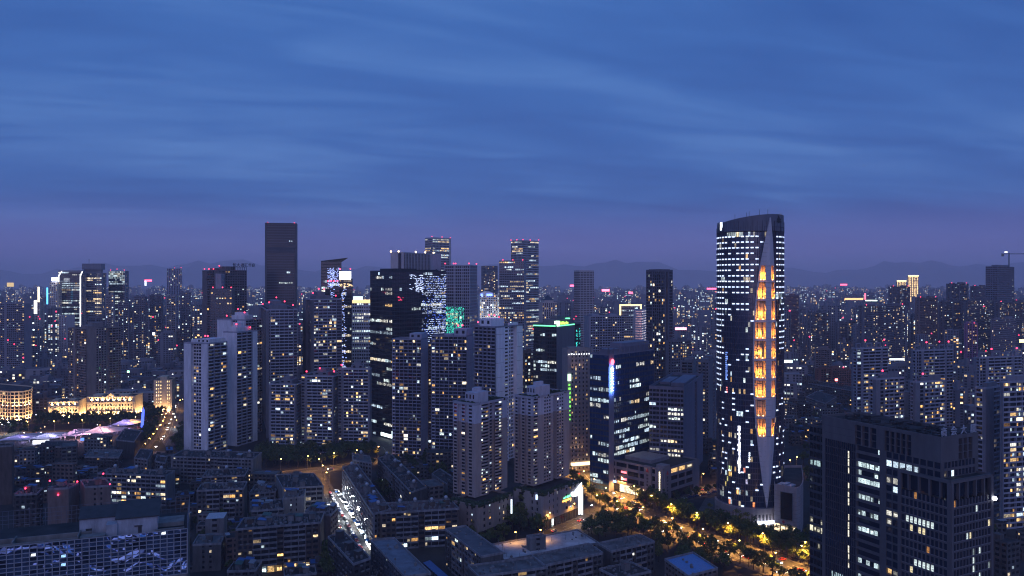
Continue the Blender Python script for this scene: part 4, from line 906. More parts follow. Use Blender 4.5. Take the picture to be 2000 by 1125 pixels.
            li = bpy.data.lights.new('niche_lamp', 'POINT'); li.energy = power; li.color = (1, .34, .045); li.shadow_soft_size = .35
            lo = bpy.data.objects.new('niche_lamp', li); C.objects.link(lo); lo.parent = T; lo.location = p
            for dx in ((-.25, .25) if s == 1 else (0,)):
                m = MB(); t2 = tm + (cb[s + 1] - cb[s]) * dx; q = pt(t2, shell(t2, zb) - .2, zb + .35); m.ball(q[0], q[1], q[2], .38, 6, 4); m.build('niche_lamp_bulb', lm, T)
    # floor light strips: full rows near the top, edges and painted glints lower down
    ls = emit_mat('strip_glint_white', (.60, .72, 1.0), 2.1)
    for k in range(NF):
        z = Z0 + k * FH + .3; py = HY + (CAM - z) * 3.121; l, r = lr(z); m = MB()
        full = 455 < py < 608 and k not in (NF - 12,)
        for i, th in enumerate(ths[:-1]):
            on = False
            if R(-97) < th < l - R(7): on = full and rg.random() < .93 and not (th > l - R(14) and k % 3 == 0)
            if th < R(-66) and py < 640: on = True
            if th < R(-80) and (608 < py < 760) and k % 1 == 0: on = True
            if th > r + R(3) and th < R(90): on = 445 < py < 690 and rg.random() < .92
            if 608 <= py < 770 and th < l - R(4) and rg.random() < .16: on = True  # these random dashes imitate city lights reflected in the lower glass
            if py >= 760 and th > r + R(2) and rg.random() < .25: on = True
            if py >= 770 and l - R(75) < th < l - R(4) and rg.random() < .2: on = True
            if not on: continue
            if i % 2: continue
            a0, a1 = th + dth * .1, th + dth * 1.32
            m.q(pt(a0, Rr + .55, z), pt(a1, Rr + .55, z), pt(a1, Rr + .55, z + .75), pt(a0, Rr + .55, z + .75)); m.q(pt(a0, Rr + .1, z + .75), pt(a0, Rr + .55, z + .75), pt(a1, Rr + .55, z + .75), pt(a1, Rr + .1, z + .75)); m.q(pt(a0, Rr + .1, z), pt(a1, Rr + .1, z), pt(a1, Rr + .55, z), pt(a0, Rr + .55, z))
        m.build('strips_and_glints', ls, T, 'stuff')
    # base ring of stone piers and arched slots
    bs = MB(); bg_ = MB(); Rb = Rr + 1.8
    for i in range(36):
        a = R(-110) + R(220) * i / 36; b_ = R(-110) + R(220) * (i + 1) / 36
        bs.q(pt(a, Rb, 9.5), pt(b_, Rb, 9.5), pt(b_, Rb, 13), pt(a, Rb, 13)); bs.q(pt(a, Rr, 13), pt(a, Rb, 13), pt(b_, Rb, 13), pt(b_, Rr, 13))
        m_ = a + (b_ - a) * .42
        bs.q(pt(a, Rb, 0), pt(m_, Rb, 0), pt(m_, Rb, 9.5), pt(a, Rb, 9.5)); bs.q(pt(m_, Rb, 0), pt(m_, Rr + .4, 0), pt(m_, Rr + .4, 9.5), pt(m_, Rb, 9.5)); bs.q(pt(b_, Rr + .4, 0), pt(b_, Rb, 0), pt(b_, Rb, 9.5), pt(b_, Rr + .4, 9.5))
        lit = .9 if rg.random() < .45 else 0
        bg_.q(pt(m_, Rr + .4, 5), pt(b_, Rr + .4, 5), pt(b_, Rr + .4, 9.5), pt(m_, Rr + .4, 9.5), (.02, .02, .03)); bg_.q(pt(m_, Rr + .4, 0), pt(b_, Rr + .4, 0), pt(b_, Rr + .4, 5), pt(m_, Rr + .4, 5), (lit, lit * .8, lit * .5))
    bs.build('stone_base', wall_mat((.30, .25, .25), .8, .15), T); bg_.build('shop_windows', GL, T, 'stuff')
    cn = MB()
    for i in range(8):
        a, b_ = tp(1478) + (tp(1514) - tp(1478)) * i / 8, tp(1478) + (tp(1514) - tp(1478)) * (i + 1) / 8
        for r0, r1, z0, z1 in ((Rb + .4, Rb + 3, 4.4, 5.6),):
            cn.q(pt(a, r1, z0), pt(b_, r1, z0), pt(b_, r1, z1), pt(a, r1, z1)); cn.q(pt(a, r0, z1), pt(a, r1, z1), pt(b_, r1, z1), pt(b_, r0, z1)); cn.q(pt(a, r1, z0), pt(a, r0, z0), pt(b_, r0, z0), pt(b_, r1, z0))
    cn.build('lit_canopy', emit_mat('canopy_white', (.72, .82, 1), 6, True), T)
    m = MB()   # bright vertical stack of reflection-like bars on the lower glass
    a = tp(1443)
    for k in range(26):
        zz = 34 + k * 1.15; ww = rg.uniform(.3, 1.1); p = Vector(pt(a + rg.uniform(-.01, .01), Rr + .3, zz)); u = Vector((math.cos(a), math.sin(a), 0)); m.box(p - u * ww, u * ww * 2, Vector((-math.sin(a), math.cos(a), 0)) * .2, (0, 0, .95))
    m.build('vertical_glow_bars', emit_mat('glow_bar_white', (.8, .82, 1), 3.5), T)
    for px, y0, y1, col in ((1417, 690, 745, (.2, .35, 1)), (1418, 758, 770, (1, .2, .2)), (1464, 885, 902, (.75, .85, 1))):
        m = MB(); a = tp(px); u = Vector((math.cos(a), math.sin(a), 0)); z0, z1 = zp(y1), zp(y0); z = z0
        while z < z1:
            p = Vector(pt(a, Rr + .3, z)); m.box(p - u * .5, u * rg.uniform(.5, 1.2), Vector((-math.sin(a), math.cos(a), 0)) * .2, (0, 0, .8)); z += 1.3
        m.build('vertical_glow_bars', emit_mat('disp_%s' % (col,), col, 3), T)
    return T
round_tower()
# annex with the dark screen
def annex():
    poly = [P(1512, 498), P(1556, 489), P(1563, 492), P(1567, 500), P(1569, 512), P(1566, 548), P(1512, 548)]
    b = Bld('annex', 'stone annex with a large unlit screen beside the round tower', 'building', poly, 27.5, 6, wall_mat((.34, .29, .30), .8, .15), reserve=True)
    b.face(0, [wal(1, joint=1)], 5, 27.5, 9); b.face(0, [(1, 'curtain', dict(bay=4, sp=.05, lit=lambda *a: (1.6, 1.2, .7)))], 0, 5, 1)
    for i in (1, 2, 3): b.face(i, [wal(1, joint=1)], 0, 27.5, 11)
    b.trim = wall_mat((.2, .17, .18), .8, .1)
    a, c, u, n = b.edge(0); L = (c - a).length
    m = MB(); m.box(a + u * (L * .30) + n * .5 + Vector((0, 0, 8.5)), u * (L * .52), -n * .5, (0, 0, 16.5)); m.build('dark_screen', flat_mat('screen_black', (.012, .012, .016), .25), b.o)
    fr = MB()
    for dz in (8.2, 25.0): fr.box(a + u * (L * .29) + n * .6 + Vector((0, 0, dz)), u * (L * .54), -n * .6, (0, 0, .3))
    for f in (.29, .82): fr.box(a + u * (L * f) + n * .62 + Vector((0, 0, 8.3)), u * .3, -n * .6, (0, 0, 17))
    fr.build('screen_frame', STEEL, b.o)
    m = MB(); p = a + u * (L * .42) + n * .15 + Vector((0, 0, 6.6)); m.poly([tuple(p + u * -1.1), tuple(p + Vector((0, 0, -1.1))), tuple(p + u * 1.1), tuple(p + Vector((0, 0, 1.1)))]); m.build('red_diamond_emblem', flat_mat('emblem_darkred', (.35, .02, .04), .5), b.o)
    m = MB(); rg = random.Random(8)
    for k in range(5): glyph(m, a + u * (L * .30 + k * 1.2) + n * .12 + Vector((0, 0, 4.6)), u, Vector((0, 0, 1)), n, .95, rg, .2)
    m.build('lettering', DARK, b.o)
    m = MB()
    for k in range(3): m.box(a + u * (1 + 3.2 * k) - n * 2 + Vector((0, 0, 27.6)), u * 2.6, -n * 7, (0, 0, 1.2 + .6 * (k % 2)))
    m.build('roof_skylight', wall_mat((.3, .33, .4), .5, .1), b.o); b.finish(1.6)
    return b
annex()
# ------------------------------------------------------------------ dark office block, near right
U_ = Vector((.89, .456, 0)).normalized(); V_ = Vector((-U_.y, U_.x, 0)); N0 = Vector((176.1, 330, 0))
def uv(u, v): q = N0 + U_ * u + V_ * v; return (q.x, q.y)
STN = wall_mat((.13, .12, .13), .65, .16); STD = wall_mat((.075, .075, .09), .5, .18)
GLN = glass_mat('near_office_glass', (.018, .026, .05), .06, .05, .18, clutter=2.0)
def near_office():
    poly = [uv(0, 61), uv(0, 0), uv(24.5, 0), uv(24.5, 61)]; H = 89.4
    b = Bld('office_block', 'near dark office block with stepped roof and standing roof characters', 'office block', poly, H, 22, STN, GLN, trim=STD)
    lit = lit_office(.22, 1.2, .05); Zc = 80.0; NF = 22
    seg = [(1.8, 'wall', {}),
           (17.4, 'grid', dict(bay=1.15, sp=.10, pw=.22, dep=.25, into='T', lit=lambda k, j, nf, nb: (1.3, 1.2, .95) if j == nb - 4 and (k % 4 != 1) else ((.4, .55, .6) if (k in (3, 4) and 2 < j < 9) else (0, 0, 0)))),
           (13.0, 'balc', dict(unit=13, dep=1.3, rail=1.25, split=6, closed=0, pw=.8, lit=lambda k, j, nf, nb, r=random.Random(4), st={}: (lambda s: (0, 0, 0) if r.random() > s else (lambda w: tuple(x * w for x in (.75, .95, 1)))(r.uniform(.6, 1.4)))(st.setdefault(k, 0.95 if k in (17, 15, 11, 19) else (.55 if k in (13, 7, 5, 18) else .06))))),
           (2.7, 'wall', {}),
           (26.1, 'grid', dict(bay=3.1, sp=.28, pw=.5, dep=.35, lit=lit_office(.26, 1.2, .15)))]
    b.face(0, seg, 0, Zc, NF)
    b.face(0, [wal(.03), (.27, 'wall', dict(joint=1)), (.20, 'grid', dict(nb=3, sp=.05, pw=.8, dep=1.5, lit=no_lit)), wal(.06), (.22, 'grid', dict(nb=5, sp=.05, pw=.5, dep=1.2, lit=no_lit)), wal(.22)], Zc, H, 3)
    b.face(1, [wal(.08), (.84, 'grid', dict(bay=2.2, sp=.3, pw=.4, dep=.3, lit=lit_res(.1, .4))), wal(.08)], 0, Zc, NF)
    b.face(1, [wal(.45), (.4, 'grid', dict(nb=3, sp=.05, pw=.7, dep=1.5, lit=no_lit)), wal(.15)], Zc, H, 3)
    # roof frames, hatches and plant
    rb = MB(); rg = random.Random(12)
    for k in range(60):
        q = b.at(rg.uniform(.05, .95), rg.uniform(.08, .92), H); rb.cbox(q.x, q.y, H + .02, rg.uniform(.8, 4), rg.uniform(.8, 3), rg.uniform(.3, 1.6), math.atan2(U_.y, U_.x))
    for f in (.25, .5, .75):
        p = b.at(f, .03, H + 1.3); q = b.at(f, .97, H + 1.3); rb.box(p, q - p, (b.at(f + .004, 0, 0) - b.at(f, 0, 0)), (0, 0, .4))
    rb.build('roof_plant', ROOF, b.o, 'stuff')
    a, c, u, n = b.edge(1); cm = wall_mat((.45, .45, .5), .6, .1)
    for k, s in enumerate(('商', '会', '大', '厦')):
        text_part('roof_character', s, 4.0, cm, b.o, a + u * (.8 + 6.4 * k) + n * -.6 + Vector((0, 0, H + 1.6)), u, (0, 0, 1), .2)
    for k in range(4):
        m = MB(); m.box(a + u * (1.4 + 6.4 * k) + n * -.8 + Vector((0, 0, H)), u * .15, -n * .15, (0, 0, 1.8)); m.box(a + u * (3.6 + 6.4 * k) + n * -.8 + Vector((0, 0, H)), u * .15, -n * .15, (0, 0, 1.8)); m.build('character_stand', STEEL, b.o)
    b.finish(1.3)
    # far shaft, a little lower
    s = Bld('office_wing', 'narrow glass wing at the far end of the near dark office block', 'office block', [uv(1.5, 70), uv(1.5, 61.1), uv(20, 61.1), uv(20, 70)], 84, 21, STD, GLT, trim=STD)
    s.face(0, [(1, 'curtain', dict(bay=2.2, sp=.3, pw=.2, lit=lambda k, j, nf, nb, r=random.Random(2): (lambda w: tuple(x * w for x in ((.6, .85, .9) if k == 16 else (1, .95, .7))))(r.uniform(.5, 1.2)) if k in (9, 8, 16, 6) and r.random() < .8 else (0, 0, 0)))]); s.finish(1)
    # lower front tier with windows one by one
    H2 = 73.6; t = Bld('office_tier', 'lower front tier of the near dark office block with grid of upright windows', 'office block', [uv(-3.9, 17), uv(-3.9, -7), uv(23.3, -7), uv(23.3, 17)], H2, 20, STN, GLN, trim=wall_mat((.24, .23, .26), .5, .15))
    # open roof terrace frame
    for e in (0, 1):
        a, c, u, n = t.edge(e); L = (c - a).length; nb = 5
        for k in range(nb + 1):
            w = 1.3 if k in (0, nb) else .7; x = min(max(0, L * k / nb - w / 2), L - w); t.PH.box(a + u * x + Vector((0, 0, H2 - 7)), u * w, -n * 1.2, (0, 0, 7), 'b')
        t.PH.box(a + Vector((0, 0, H2)), u * L, -n * 1.3, (0, 0, 1.0)); t._vq(t.G, a - n * 2.5, c - n * 2.5, H2 - 7, H2, (0, 0, 0))
    pans = {}
    def pane_mesh(w, h, kind, col):
        key = (round(w, 2), round(h, 2), kind)
        if key not in pans:
            m = MB(); m.q((0, 0, 0), (w, 0, 0), (w, 0, h * .98), (0, 0, h * .98), col); pans[key] = m.mesh('window_pane', GLN)
        return pans[key]
    ZT = H2 - 7.2; nf = 19; fh = ZT / nf; rg = random.Random(21)
    for e, nb in ((0, 11), (1, 12)):
        a, c, u, n = t.edge(e); L = (c - a).length; x0 = 1.5; bw = (L - 3.0) / nb; t.done.add(e)
        for w0 in (0, L - 1.5): t.W.box(a + u * w0 + n * .3 + Vector((0, 0, 0)), u * 1.5, -n * .9, (0, 0, H2), 'kb')
        for j in range(1, nb): t.W.box(a + u * (x0 + bw * j - .22) + n * .06, u * .44, -n * .5, (0, 0, ZT), 'kb')
        M = t.W
        for k in range(nf):
            t.W.box(a + u * 1.5 + Vector((0, 0, k * fh)), u * (L - 3), -n * .4, (0, 0, fh * .22), 'klr')
            t.T.box(a + u * 1.5 + n * .12 + Vector((0, 0, k * fh + fh * .22)), u * (L - 3), -n * .1, (0, 0, .2), 'klr')
            state = None
            for j in range(nb):
                z = k * fh + fh * .22; lt = None
                if e == 0 and k == nf - 4 and 0 < j < 8: lt = 'w'
                elif e == 0 and k == nf - 5 and 3 < j < 6: lt = 'y'
                elif e == 0 and k == nf - 9 and 2 < j < 8 and rg.random() < .8: lt = 'w'
                elif rg.random() < (.05 if e == 0 else .09): lt = rg.choice('wyod')
                col = {'w': (.8, .95, .95), 'y': (1, .85, .5), 'o': (.5, .22, .06), 'd': (.2, .25, .25), None: (0, 0, 0)}[lt]
                p = a + u * (x0 + bw * j) - n * .36 + Vector((0, 0, z))
                if k < 8:
                    q = p + u * bw; t.G.q(tuple(p), tuple(q), tuple(q + Vector((0, 0, fh * .78))), tuple(p + Vector((0, 0, fh * .78))), col); continue
                o = bpy.data.objects.new('window_pane', pane_mesh(bw, fh * .78, lt, col)); C.objects.link(o); o.parent = t.o; o.location = p
                o.rotation_euler = (rg.uniform(-.012, .012), 0, math.atan2(u.y, u.x) + rg.uniform(-.012, .012))
    t.finish(1.0)
    a, c, u, n = t.edge(1); m = MB(); p = c + n * .8 + Vector((0, 0, H2 - 9)); m.ball(p.x, p.y, p.z, .9); m.build('corner_floodlight', emit_mat('flood_white', (.85, .92, 1), 12, True), t.o)
near_office()
# ------------------------------------------------------------------ mirror-glass block, near left
def mirror_block():
    A_ = Vector((-178, 244.3, 0)); B_ = Vector((-109, 270, 0)); u = (B_ - A_).normalized(); n = Vector((u.y, -u.x, 0)); L = (B_ - A_).length; HF = 71.7; DEP = 27
    poly = [(A_.x, A_.y), (B_.x, B_.y), (B_.x - n.x * DEP, B_.y - n.y * DEP), (A_.x - n.x * DEP, A_.y - n.y * DEP)]
    b = Bld('mirror_glass_block', 'near block with a wall of square mirror-glass panes and rooftop railings', 'office block', poly, 70.2, 20, CONC, GLB)
    a, c, u, n = b.edge(0); mg = glass_mat('mirror_pane_glass', (.03, .055, .12), .03, .32, .24, 1.0)
    mg2, nn_, ll_, bb_ = new_mat('mirror_pane'); 
    rr_ = nn_.new('ShaderNodeValToRGB'); rr_.color_ramp.interpolation = 'CONSTANT'; rr_.color_ramp.elements[0].color = (.10, .15, .26, 1); rr_.color_ramp.elements[1].position = .3; rr_.color_ramp.elements[1].color = (.24, .36, .60, 1); e3 = rr_.color_ramp.elements.new(.75); e3.color = (.34, .47, .72, 1); bb_.inputs['Metallic'].default_value = .9; bb_.inputs['Roughness'].default_value = .035
    tcn = nn_.new('ShaderNodeTexCoord'); oi = nn_.new('ShaderNodeObjectInfo'); ad = nn_.new('ShaderNodeVectorMath'); ad.operation = 'ADD'
    ll_.new(oi.outputs['Random'], rr_.inputs[0]); ll_.new(rr_.outputs[0], bb_.inputs['Base Color']); ll_.new(tcn.outputs['Object'], ad.inputs[0]); ll_.new(oi.outputs['Location'], ad.inputs[1])
    w = nn_.new('ShaderNodeTexNoise'); w.inputs['Scale'].default_value = .085; w.inputs['Detail'].default_value = 2.0; w.inputs['Distortion'].default_value = 1.6; ll_.new(ad.outputs[0], w.inputs['Vector'])
    bp = nn_.new('ShaderNodeBump'); bp.inputs['Distance'].default_value = 2.2; bp.inputs['Strength'].default_value = 1; ll_.new(w.outputs['Fac'], bp.inputs['Height']); ll_.new(bp.outputs[0], bb_.inputs['Normal'])
    NC, pw = 35, L / 35; ph = 1.36; NR = 11; rg = random.Random(4)
    m = MB(); m.q((0.03, 0, .03), (pw - .03, 0, .03), (pw - .03, 0, ph - .03), (.03, 0, ph - .03)); pm = m.mesh('mirror_pane', mg2)
    litm = []
    for col in ((1.4, 1.5, 1.6), (1.2, .9, .5), (.5, .9, 1.4)):
        m = MB(); m.q((0.3, 0, .2), (pw - .5, 0, .2), (pw - .4, 0, ph - .3), (.5, 0, ph - .4), col); litm.append(m.mesh('mirror_pane', GLB))
    for r_ in range(NR):
        for k in range(NC):
            p = a + u * (pw * k) - n * .1 + Vector((0, 0, HF - (r_ + 1) * ph)); o = bpy.data.objects.new('mirror_pane', pm); C.objects.link(o); o.parent = b.o; o.location = p
            o.rotation_euler = (rg.gauss(0, .012), 0, math.atan2(u.y, u.x) + rg.gauss(0, .014))
            if rg.random() < .015:
                q = bpy.data.objects.new('lit_room_window', rg.choice(litm)); C.objects.link(q); q.parent = b.o; q.location = p + n * .04; q.rotation_euler = (0, 0, math.atan2(u.y, u.x))
    fr = MB()
    for k in range(NC + 1): fr.box(a + u * (pw * k - .12) + n * .08 + Vector((0, 0, HF - NR * ph)), u * .24, -n * .2, (0, 0, NR * ph), 'kb')
    for r_ in range(NR + 1): fr.box(a + n * .06 + Vector((0, 0, HF - r_ * ph - .11)), u * L, -n * .16, (0, 0, .22))
    fr.build('mullions', wall_mat((.34, .35, .39), .5, .15), b.o, 'stuff')
    b._vq(b.W, a, c, 0, HF - NR * ph); b.done.add(0)
    b.face(1, [grd(1, .03, bay=3, sp=.4)], 0, 70, 20)
    # deck: parapet ledges, railing screen, white stair house
    lg = MB()
    for k, (f0, f1, d0, d1, z) in enumerate(((.0, .55, 1.0, 1.5, 1.8), (.0, .6, 6, 6.4, 2.2), (.56, .66, 1.2, 5, 1.6), (.86, .98, 10, 18, 1.4), (.86, .985, 3, 3.6, 1.3), (.3, .305, 1, 8, 2.4), (.55, .555, 1, 8, 2.4))):
        lg.box(a + u * (L * f0) - n * d0 + Vector((0, 0, 70.2)), u * (L * (f1 - f0)), -n * (d1 - d0), (0, 0, z), 'b')
    lg.build('roof_ledges', CONC, b.o, 'stuff')
    sc = MB(); back = a - n * (DEP - .5); nC = 46
    for k in range(nC + 1): sc.box(back + u * (L * k / nC) + Vector((0, 0, 70.2)), u * .1, -n * .1, (0, 0, 6.0), 'b')
    for z in (1.5, 2.9, 4.3, 5.9): sc.box(back + Vector((0, 0, 70.2 + z)) + n * .02, u * L, -n * .1, (0, 0, .1))
    ra = c - n * .3
    for k in range(14): sc.box(ra - n * (DEP * k / 14) + Vector((0, 0, 70.2)), -u * .1, -n * .1, (0, 0, 5.5), 'b')
    for z in (1.6, 3.2, 5.4): sc.box(ra + Vector((0, 0, 70.2 + z)), -n * DEP, u * .1, (0, 0, .1))
    sc.build('railing_screen', wall_mat((.14, .15, .19), .5, .15), b.o, 'stuff')
    hs = MB(); hw = wall_mat((.40, .42, .48), .85, .3, .5)
    x0, x1 = .545, .86
    hs.box(a + u * (L * x0) - n * 9 + Vector((0, 0, 70.2)), u * (L * .17), -n * 6, (0, 0, 5.6), 'b'); hs.box(a + u * (L * .705) - n * 5 + Vector((0, 0, 70.2)), u * (L * .165), -n * 10, (0, 0, 5.2), 'b')
    hs.box(a + u * (L * .66) - n * 4 + Vector((0, 0, 70.2)), u * (L * .045), -n * 5, (0, 0, 4.2), 'b'); hs.build('stair_house', hw, b.o)
    rf = MB(); o0 = a + u * (L * .54) - n * 5.5 + Vector((0, 0, 75.6)); rf.box(o0 + u * (L * .155) + n * 1 + Vector((0, 0, .0)), u * (L * .185), -n * 11 + Vector((0, 0, 3.2)), (0, 0, .3)); rf.box(o0 - n * 3, u * (L * .155), -n * 7 + Vector((0, 0, 2.4)), (0, 0, .3)); rf.build('stair_house_roof', DARK, b.o)
    dr = MB(); dr.box(a + u * (L * .79) - n * 4.94 + Vector((0, 0, 70.3)), u * 1.1, n * -.05, (0, 0, 2.3)); dr.box(a + u * (L * .775) - n * 4.4 + Vector((0, 0, 72.8)), u * 2.4, -n * .7, (0, 0, .25)); dr.box(a + u * (L * .57) - n * 8.95 + Vector((0, 0, 70.4)), u * 1.9, -n * .05, (0, 0, 2.0)); dr.build('door', DARK, b.o)
    b.roofm = ROOF; b.finish(.0)
mirror_block()
# ------------------------------------------------------------------ floodlit classical hotels, tents, tower crane
GOLD = wall_mat((.62, .50, .36), .8, .12)
def spotlights(b, edge, n, z, power, col=(1, .62, .28), out=2.2, size=70, f0=.04, f1=.96):
    a, c, u, nn = b.edge(edge); L = (c - a).length
    for k in range(n):
        li = bpy.data.lights.new('facade_floodlight', 'SPOT'); li.energy = power; li.spot_size = R(size); li.spot_blend = .7; li.color = col; li.shadow_soft_size = .3
        o = bpy.data.objects.new('facade_floodlight', li); C.objects.link(o); o.parent = b.o; o.location = a + u * (L * (f0 + (f1 - f0) * (k + .5) / n)) + nn * out + Vector((0, 0, z))
        o.rotation_euler = (-nn * .35 + Vector((0, 0, 1))).to_track_quat('-Z', 'Y').to_euler()
def classical(label, box, top, nf, bays, ped=False, fl=6):
    poly = corner_box(*box); h = HT(top, box[3]); b = Bld('floodlit_hotel', label, 'hotel', poly, h, nf, GOLD, GL, 'golden floodlit facades by the park')
    wn_ = lambda k, j, nf, nb, g=lit_res(.5, 1, .8): g(k, j, nf, nb)
    b.face(0, [wal(.05), (.9, 'grid', dict(bay=3.2, sp=.4, pw=1.5, dep=.5, lit=wn_)), wal(.05)]); b.face(1, [wal(.04), (.92, 'grid', dict(nb=bays, sp=.4, pw=1.5, dep=.5, lit=wn_)), wal(.04)])
    for e in (0, 1):
        a, c, u, n = b.edge(e); L = (c - a).length
        for z in (h * .28, h * .74, h - .4): b.PH.box(a + n * .7 + Vector((0, 0, z)), u * L, -n * .7, (0, 0, .7))
        k = 0
        while k < L: b.PH.box(a + u * k + n * .35 + Vector((0, 0, 0)), u * .7, -n * .35, (0, 0, h), 'kb'); k += 6.2
    if ped:
        a, c, u, n = b.edge(1); L = (c - a).length; m = MB(); p = a + u * (L * .4) + Vector((0, 0, h + .3)); q = a + u * (L * .6) + Vector((0, 0, h + .3)); t = (p + q) / 2 + Vector((0, 0, 4)); d = -n * 4
        p += n * .6; q += n * .6; t += n * .6
        m.poly([tuple(p), tuple(q), tuple(t)]); m.q(tuple(p + d), tuple(p), tuple(t), tuple(t + d)); m.q(tuple(q), tuple(q + d), tuple(t + d), tuple(t)); m.build('pediment', GOLD, b.o)
    spotlights(b, 1, fl, 1.5, 60000); spotlights(b, 1, fl, h * .76, 22000, out=1.8); spotlights(b, 0, 3, 1.5, 40000); spotlights(b, 2, 3, 1.5, 30000)
    b.pent(.1, .6, .1, .3, 2.5); b.pent(.1, .6, .65, .85, 2.5); b.finish(1.2); return b
classical('golden floodlit hotel with a central pediment above the trees', (165, 170, 263, 906, 86), 776, 6, 15, True, 8)
classical('shorter golden floodlit hotel left of the pediment one', (87, 94, 154, 888, 80), 786, 5, 10, False, 5)
# curved hotel at left edge
cxp = [(-40, 905), (-10, 880), (20, 870), (45, 872), (61, 886), (63, 915), (-30, 950)]
b = Bld('floodlit_hotel', 'curved floodlit hotel with rows of warm lamps at the left edge', 'hotel', [P(*q) for q in cxp], HT(766, 872), 9, GOLD, GL, 'golden floodlit facades by the park')
for i in range(5):
    b.face(i, [(1, 'grid', dict(bay=4.5, sp=.25, pw=.9, dep=.5, lit=lit_res(.22, .9)))]); spotlights(b, i, 3, 1.5, 30000); spotlights(b, i, 3, 17, 18000)
b.finish(1.2)
b = tower('slim floodlit block with two columns of golden windows', (294, 300, 336, 925, 76), 744, 10, [wal(1)], [wal(.1), (.35, 'grid', dict(nb=3, sp=.45, pw=1.2, dep=.4, lit=lambda *a: (1.5, 1.0, .5))), wal(.25), (.2, 'grid', dict(nb=2, sp=.45, pw=1.0, dep=.4, lit=lambda *a: (1.4, .95, .45))), wal(.1)], GOLD, 'floodlit_hotel', 'hotel', fin=False, pents=((.2, .8, .3, .7, 4),), group='golden floodlit facades by the park')
spotlights(b, 1, 3, 2, 24000); b.finish()
def tents():
    mem, n, l, bs = new_mat('tent_membrane'); bs.inputs['Base Color'].default_value = (.78, .76, .80, 1); bs.inputs['Roughness'].default_value = .7
    tr = n.new('ShaderNodeBsdfTranslucent'); tr.inputs[0].default_value = (.8, .76, .85, 1); mx = n.new('ShaderNodeMixShader'); mx.inputs[0].default_value = .45
    l.new(bs.outputs[0], mx.inputs[1]); l.new(tr.outputs[0], mx.inputs[2]); l.new(mx.outputs[0], n['Material Output'].inputs[0])
    labs = ('white membrane tent at the far left of the tent row', 'white membrane tent second from the left with a bright white wall', 'wide white membrane tent glowing pink in the middle of the row', 'white membrane tent fourth in the row over a blue screen', 'small raised membrane tent at the right end of the row')
    for i, (x0, x1, py, zz, col, pw) in enumerate(((-30, 45, 872, 7, (.5, .4, 1), 2500), (28, 100, 872, 8.5, (.55, .55, 1), 5000), (92, 150, 868, 10.5, (1, .5, .75), 6000), (132, 205, 864, 11.5, (1, .5, .5), 9000), (193, 246, 846, 10, (.5, .36, 1), 5000))):
        A_ = Vector((*G(x0, py, 0), 0)); B_ = Vector((*G(x1, py - 4, 0), 0)); D = Vector((6, 36, 0)); o = thing('membrane_tent', labs[i], 'tent', tuple((A_ + B_) / 2 + D * .5), 0, 'white membrane tents in a row'); c0 = (A_ + B_) / 2 + D * .5
        FOOT.append((c0.x, c0.y, 24)); K = 8; eave = zz * .45
        def hgt(s, t):
            e_ = (1 - abs(2 * s - 1)) ; f_ = 1 - abs(2 * t - 1); return eave + (zz - eave) * (e_ ** 1.3) * (.45 + .55 * f_) + 1.2 * (1 - e_) * (1 - f_)
        for pi, (s0, s1) in enumerate(((0, .5), (.5, 1))):
            for pj, (t0, t1) in enumerate(((0, .5), (.5, 1))):
                m = MB()
                for a in range(K):
                    for b_ in range(K):
                        pts = []
                        for da, db in ((0, 0), (1, 0), (1, 1), (0, 1)):
                            s = s0 + (s1 - s0) * (a + da) / K; t = t0 + (t1 - t0) * (b_ + db) / K; p = A_ + (B_ - A_) * s + D * t - c0; pts.append((p.x, p.y, hgt(s, t)))
                        m.q(*pts)
                m.build('membrane_panel', mem, o, smooth=True)
        st = MB()
        for s in (0, .5, 1):
            for t in (0, .5, 1): p = A_ + (B_ - A_) * s + D * t - c0; st.cyl(p.x, p.y, 0, .22, hgt(s, t) - .1, 6)
        q0, q1 = A_ + (B_ - A_) * .5 - c0, A_ + (B_ - A_) * .5 + D - c0
        st.build('steel_posts', STEEL, o, 'stuff')
        rb = MB()
        for s, t, s2, t2 in ((0, 0, .5, .5), (.5, .5, 1, 1), (0, 1, .5, .5), (.5, .5, 1, 0), (0, .5, .5, .5), (.5, .5, 1, .5)):
            for k in range(K):
                f = lambda x: (lambda s_, t_: A_ + (B_ - A_) * s_ + D * t_ - c0 + Vector((0, 0, hgt(s_, t_) + .12)))(s + (s2 - s) * x, t + (t2 - t) * x)
                p, q = f(k / K), f((k + 1) / K); rb.box(p, q - p, (0, .25, 0), (0, 0, .15))
        rb.build('seam_cables', DARK, o, 'stuff')
        for k in (.3, .7):
            li = bpy.data.lights.new('tent_lamp', 'POINT'); li.energy = pw; li.color = col; li.shadow_soft_size = .8
            lo = bpy.data.objects.new('tent_lamp', li); C.objects.link(lo); lo.parent = o; p = A_ + (B_ - A_) * k + D * .4 - c0; lo.location = (p.x, p.y, eave * .7); li.energy *= 1.1
        if i in (1, 3):
            m = MB(); p = A_ + (B_ - A_) * (.5 if i == 1 else .35) - c0 + Vector((0, -.4, 1)); m.box(p, (B_ - A_) * (.45 if i == 1 else .5), (0, .3, 0), (0, 0, 3.6 if i == 1 else 2.5)); m.build('lit_wall' if i == 1 else 'blue_screen', emit_mat('tentwall%d' % i, (.85, .9, 1) if i == 1 else (.1, .25, 1), 2.2), o)
tents()
m = MB(); x, y = G(277, 848); m.poly([(x - 1.6, y, 0), (x + 1.0, y, 0), (x + 2.6, y, 24), (x + 1.4, y, 27), (x - .4, y, 20)]); m.poly([(x - 1.6, y + .6, 0), (x - .4, y + .6, 20), (x + 1.4, y + .6, 27), (x + 2.6, y + .6, 24), (x + 1.0, y + .6, 0)])
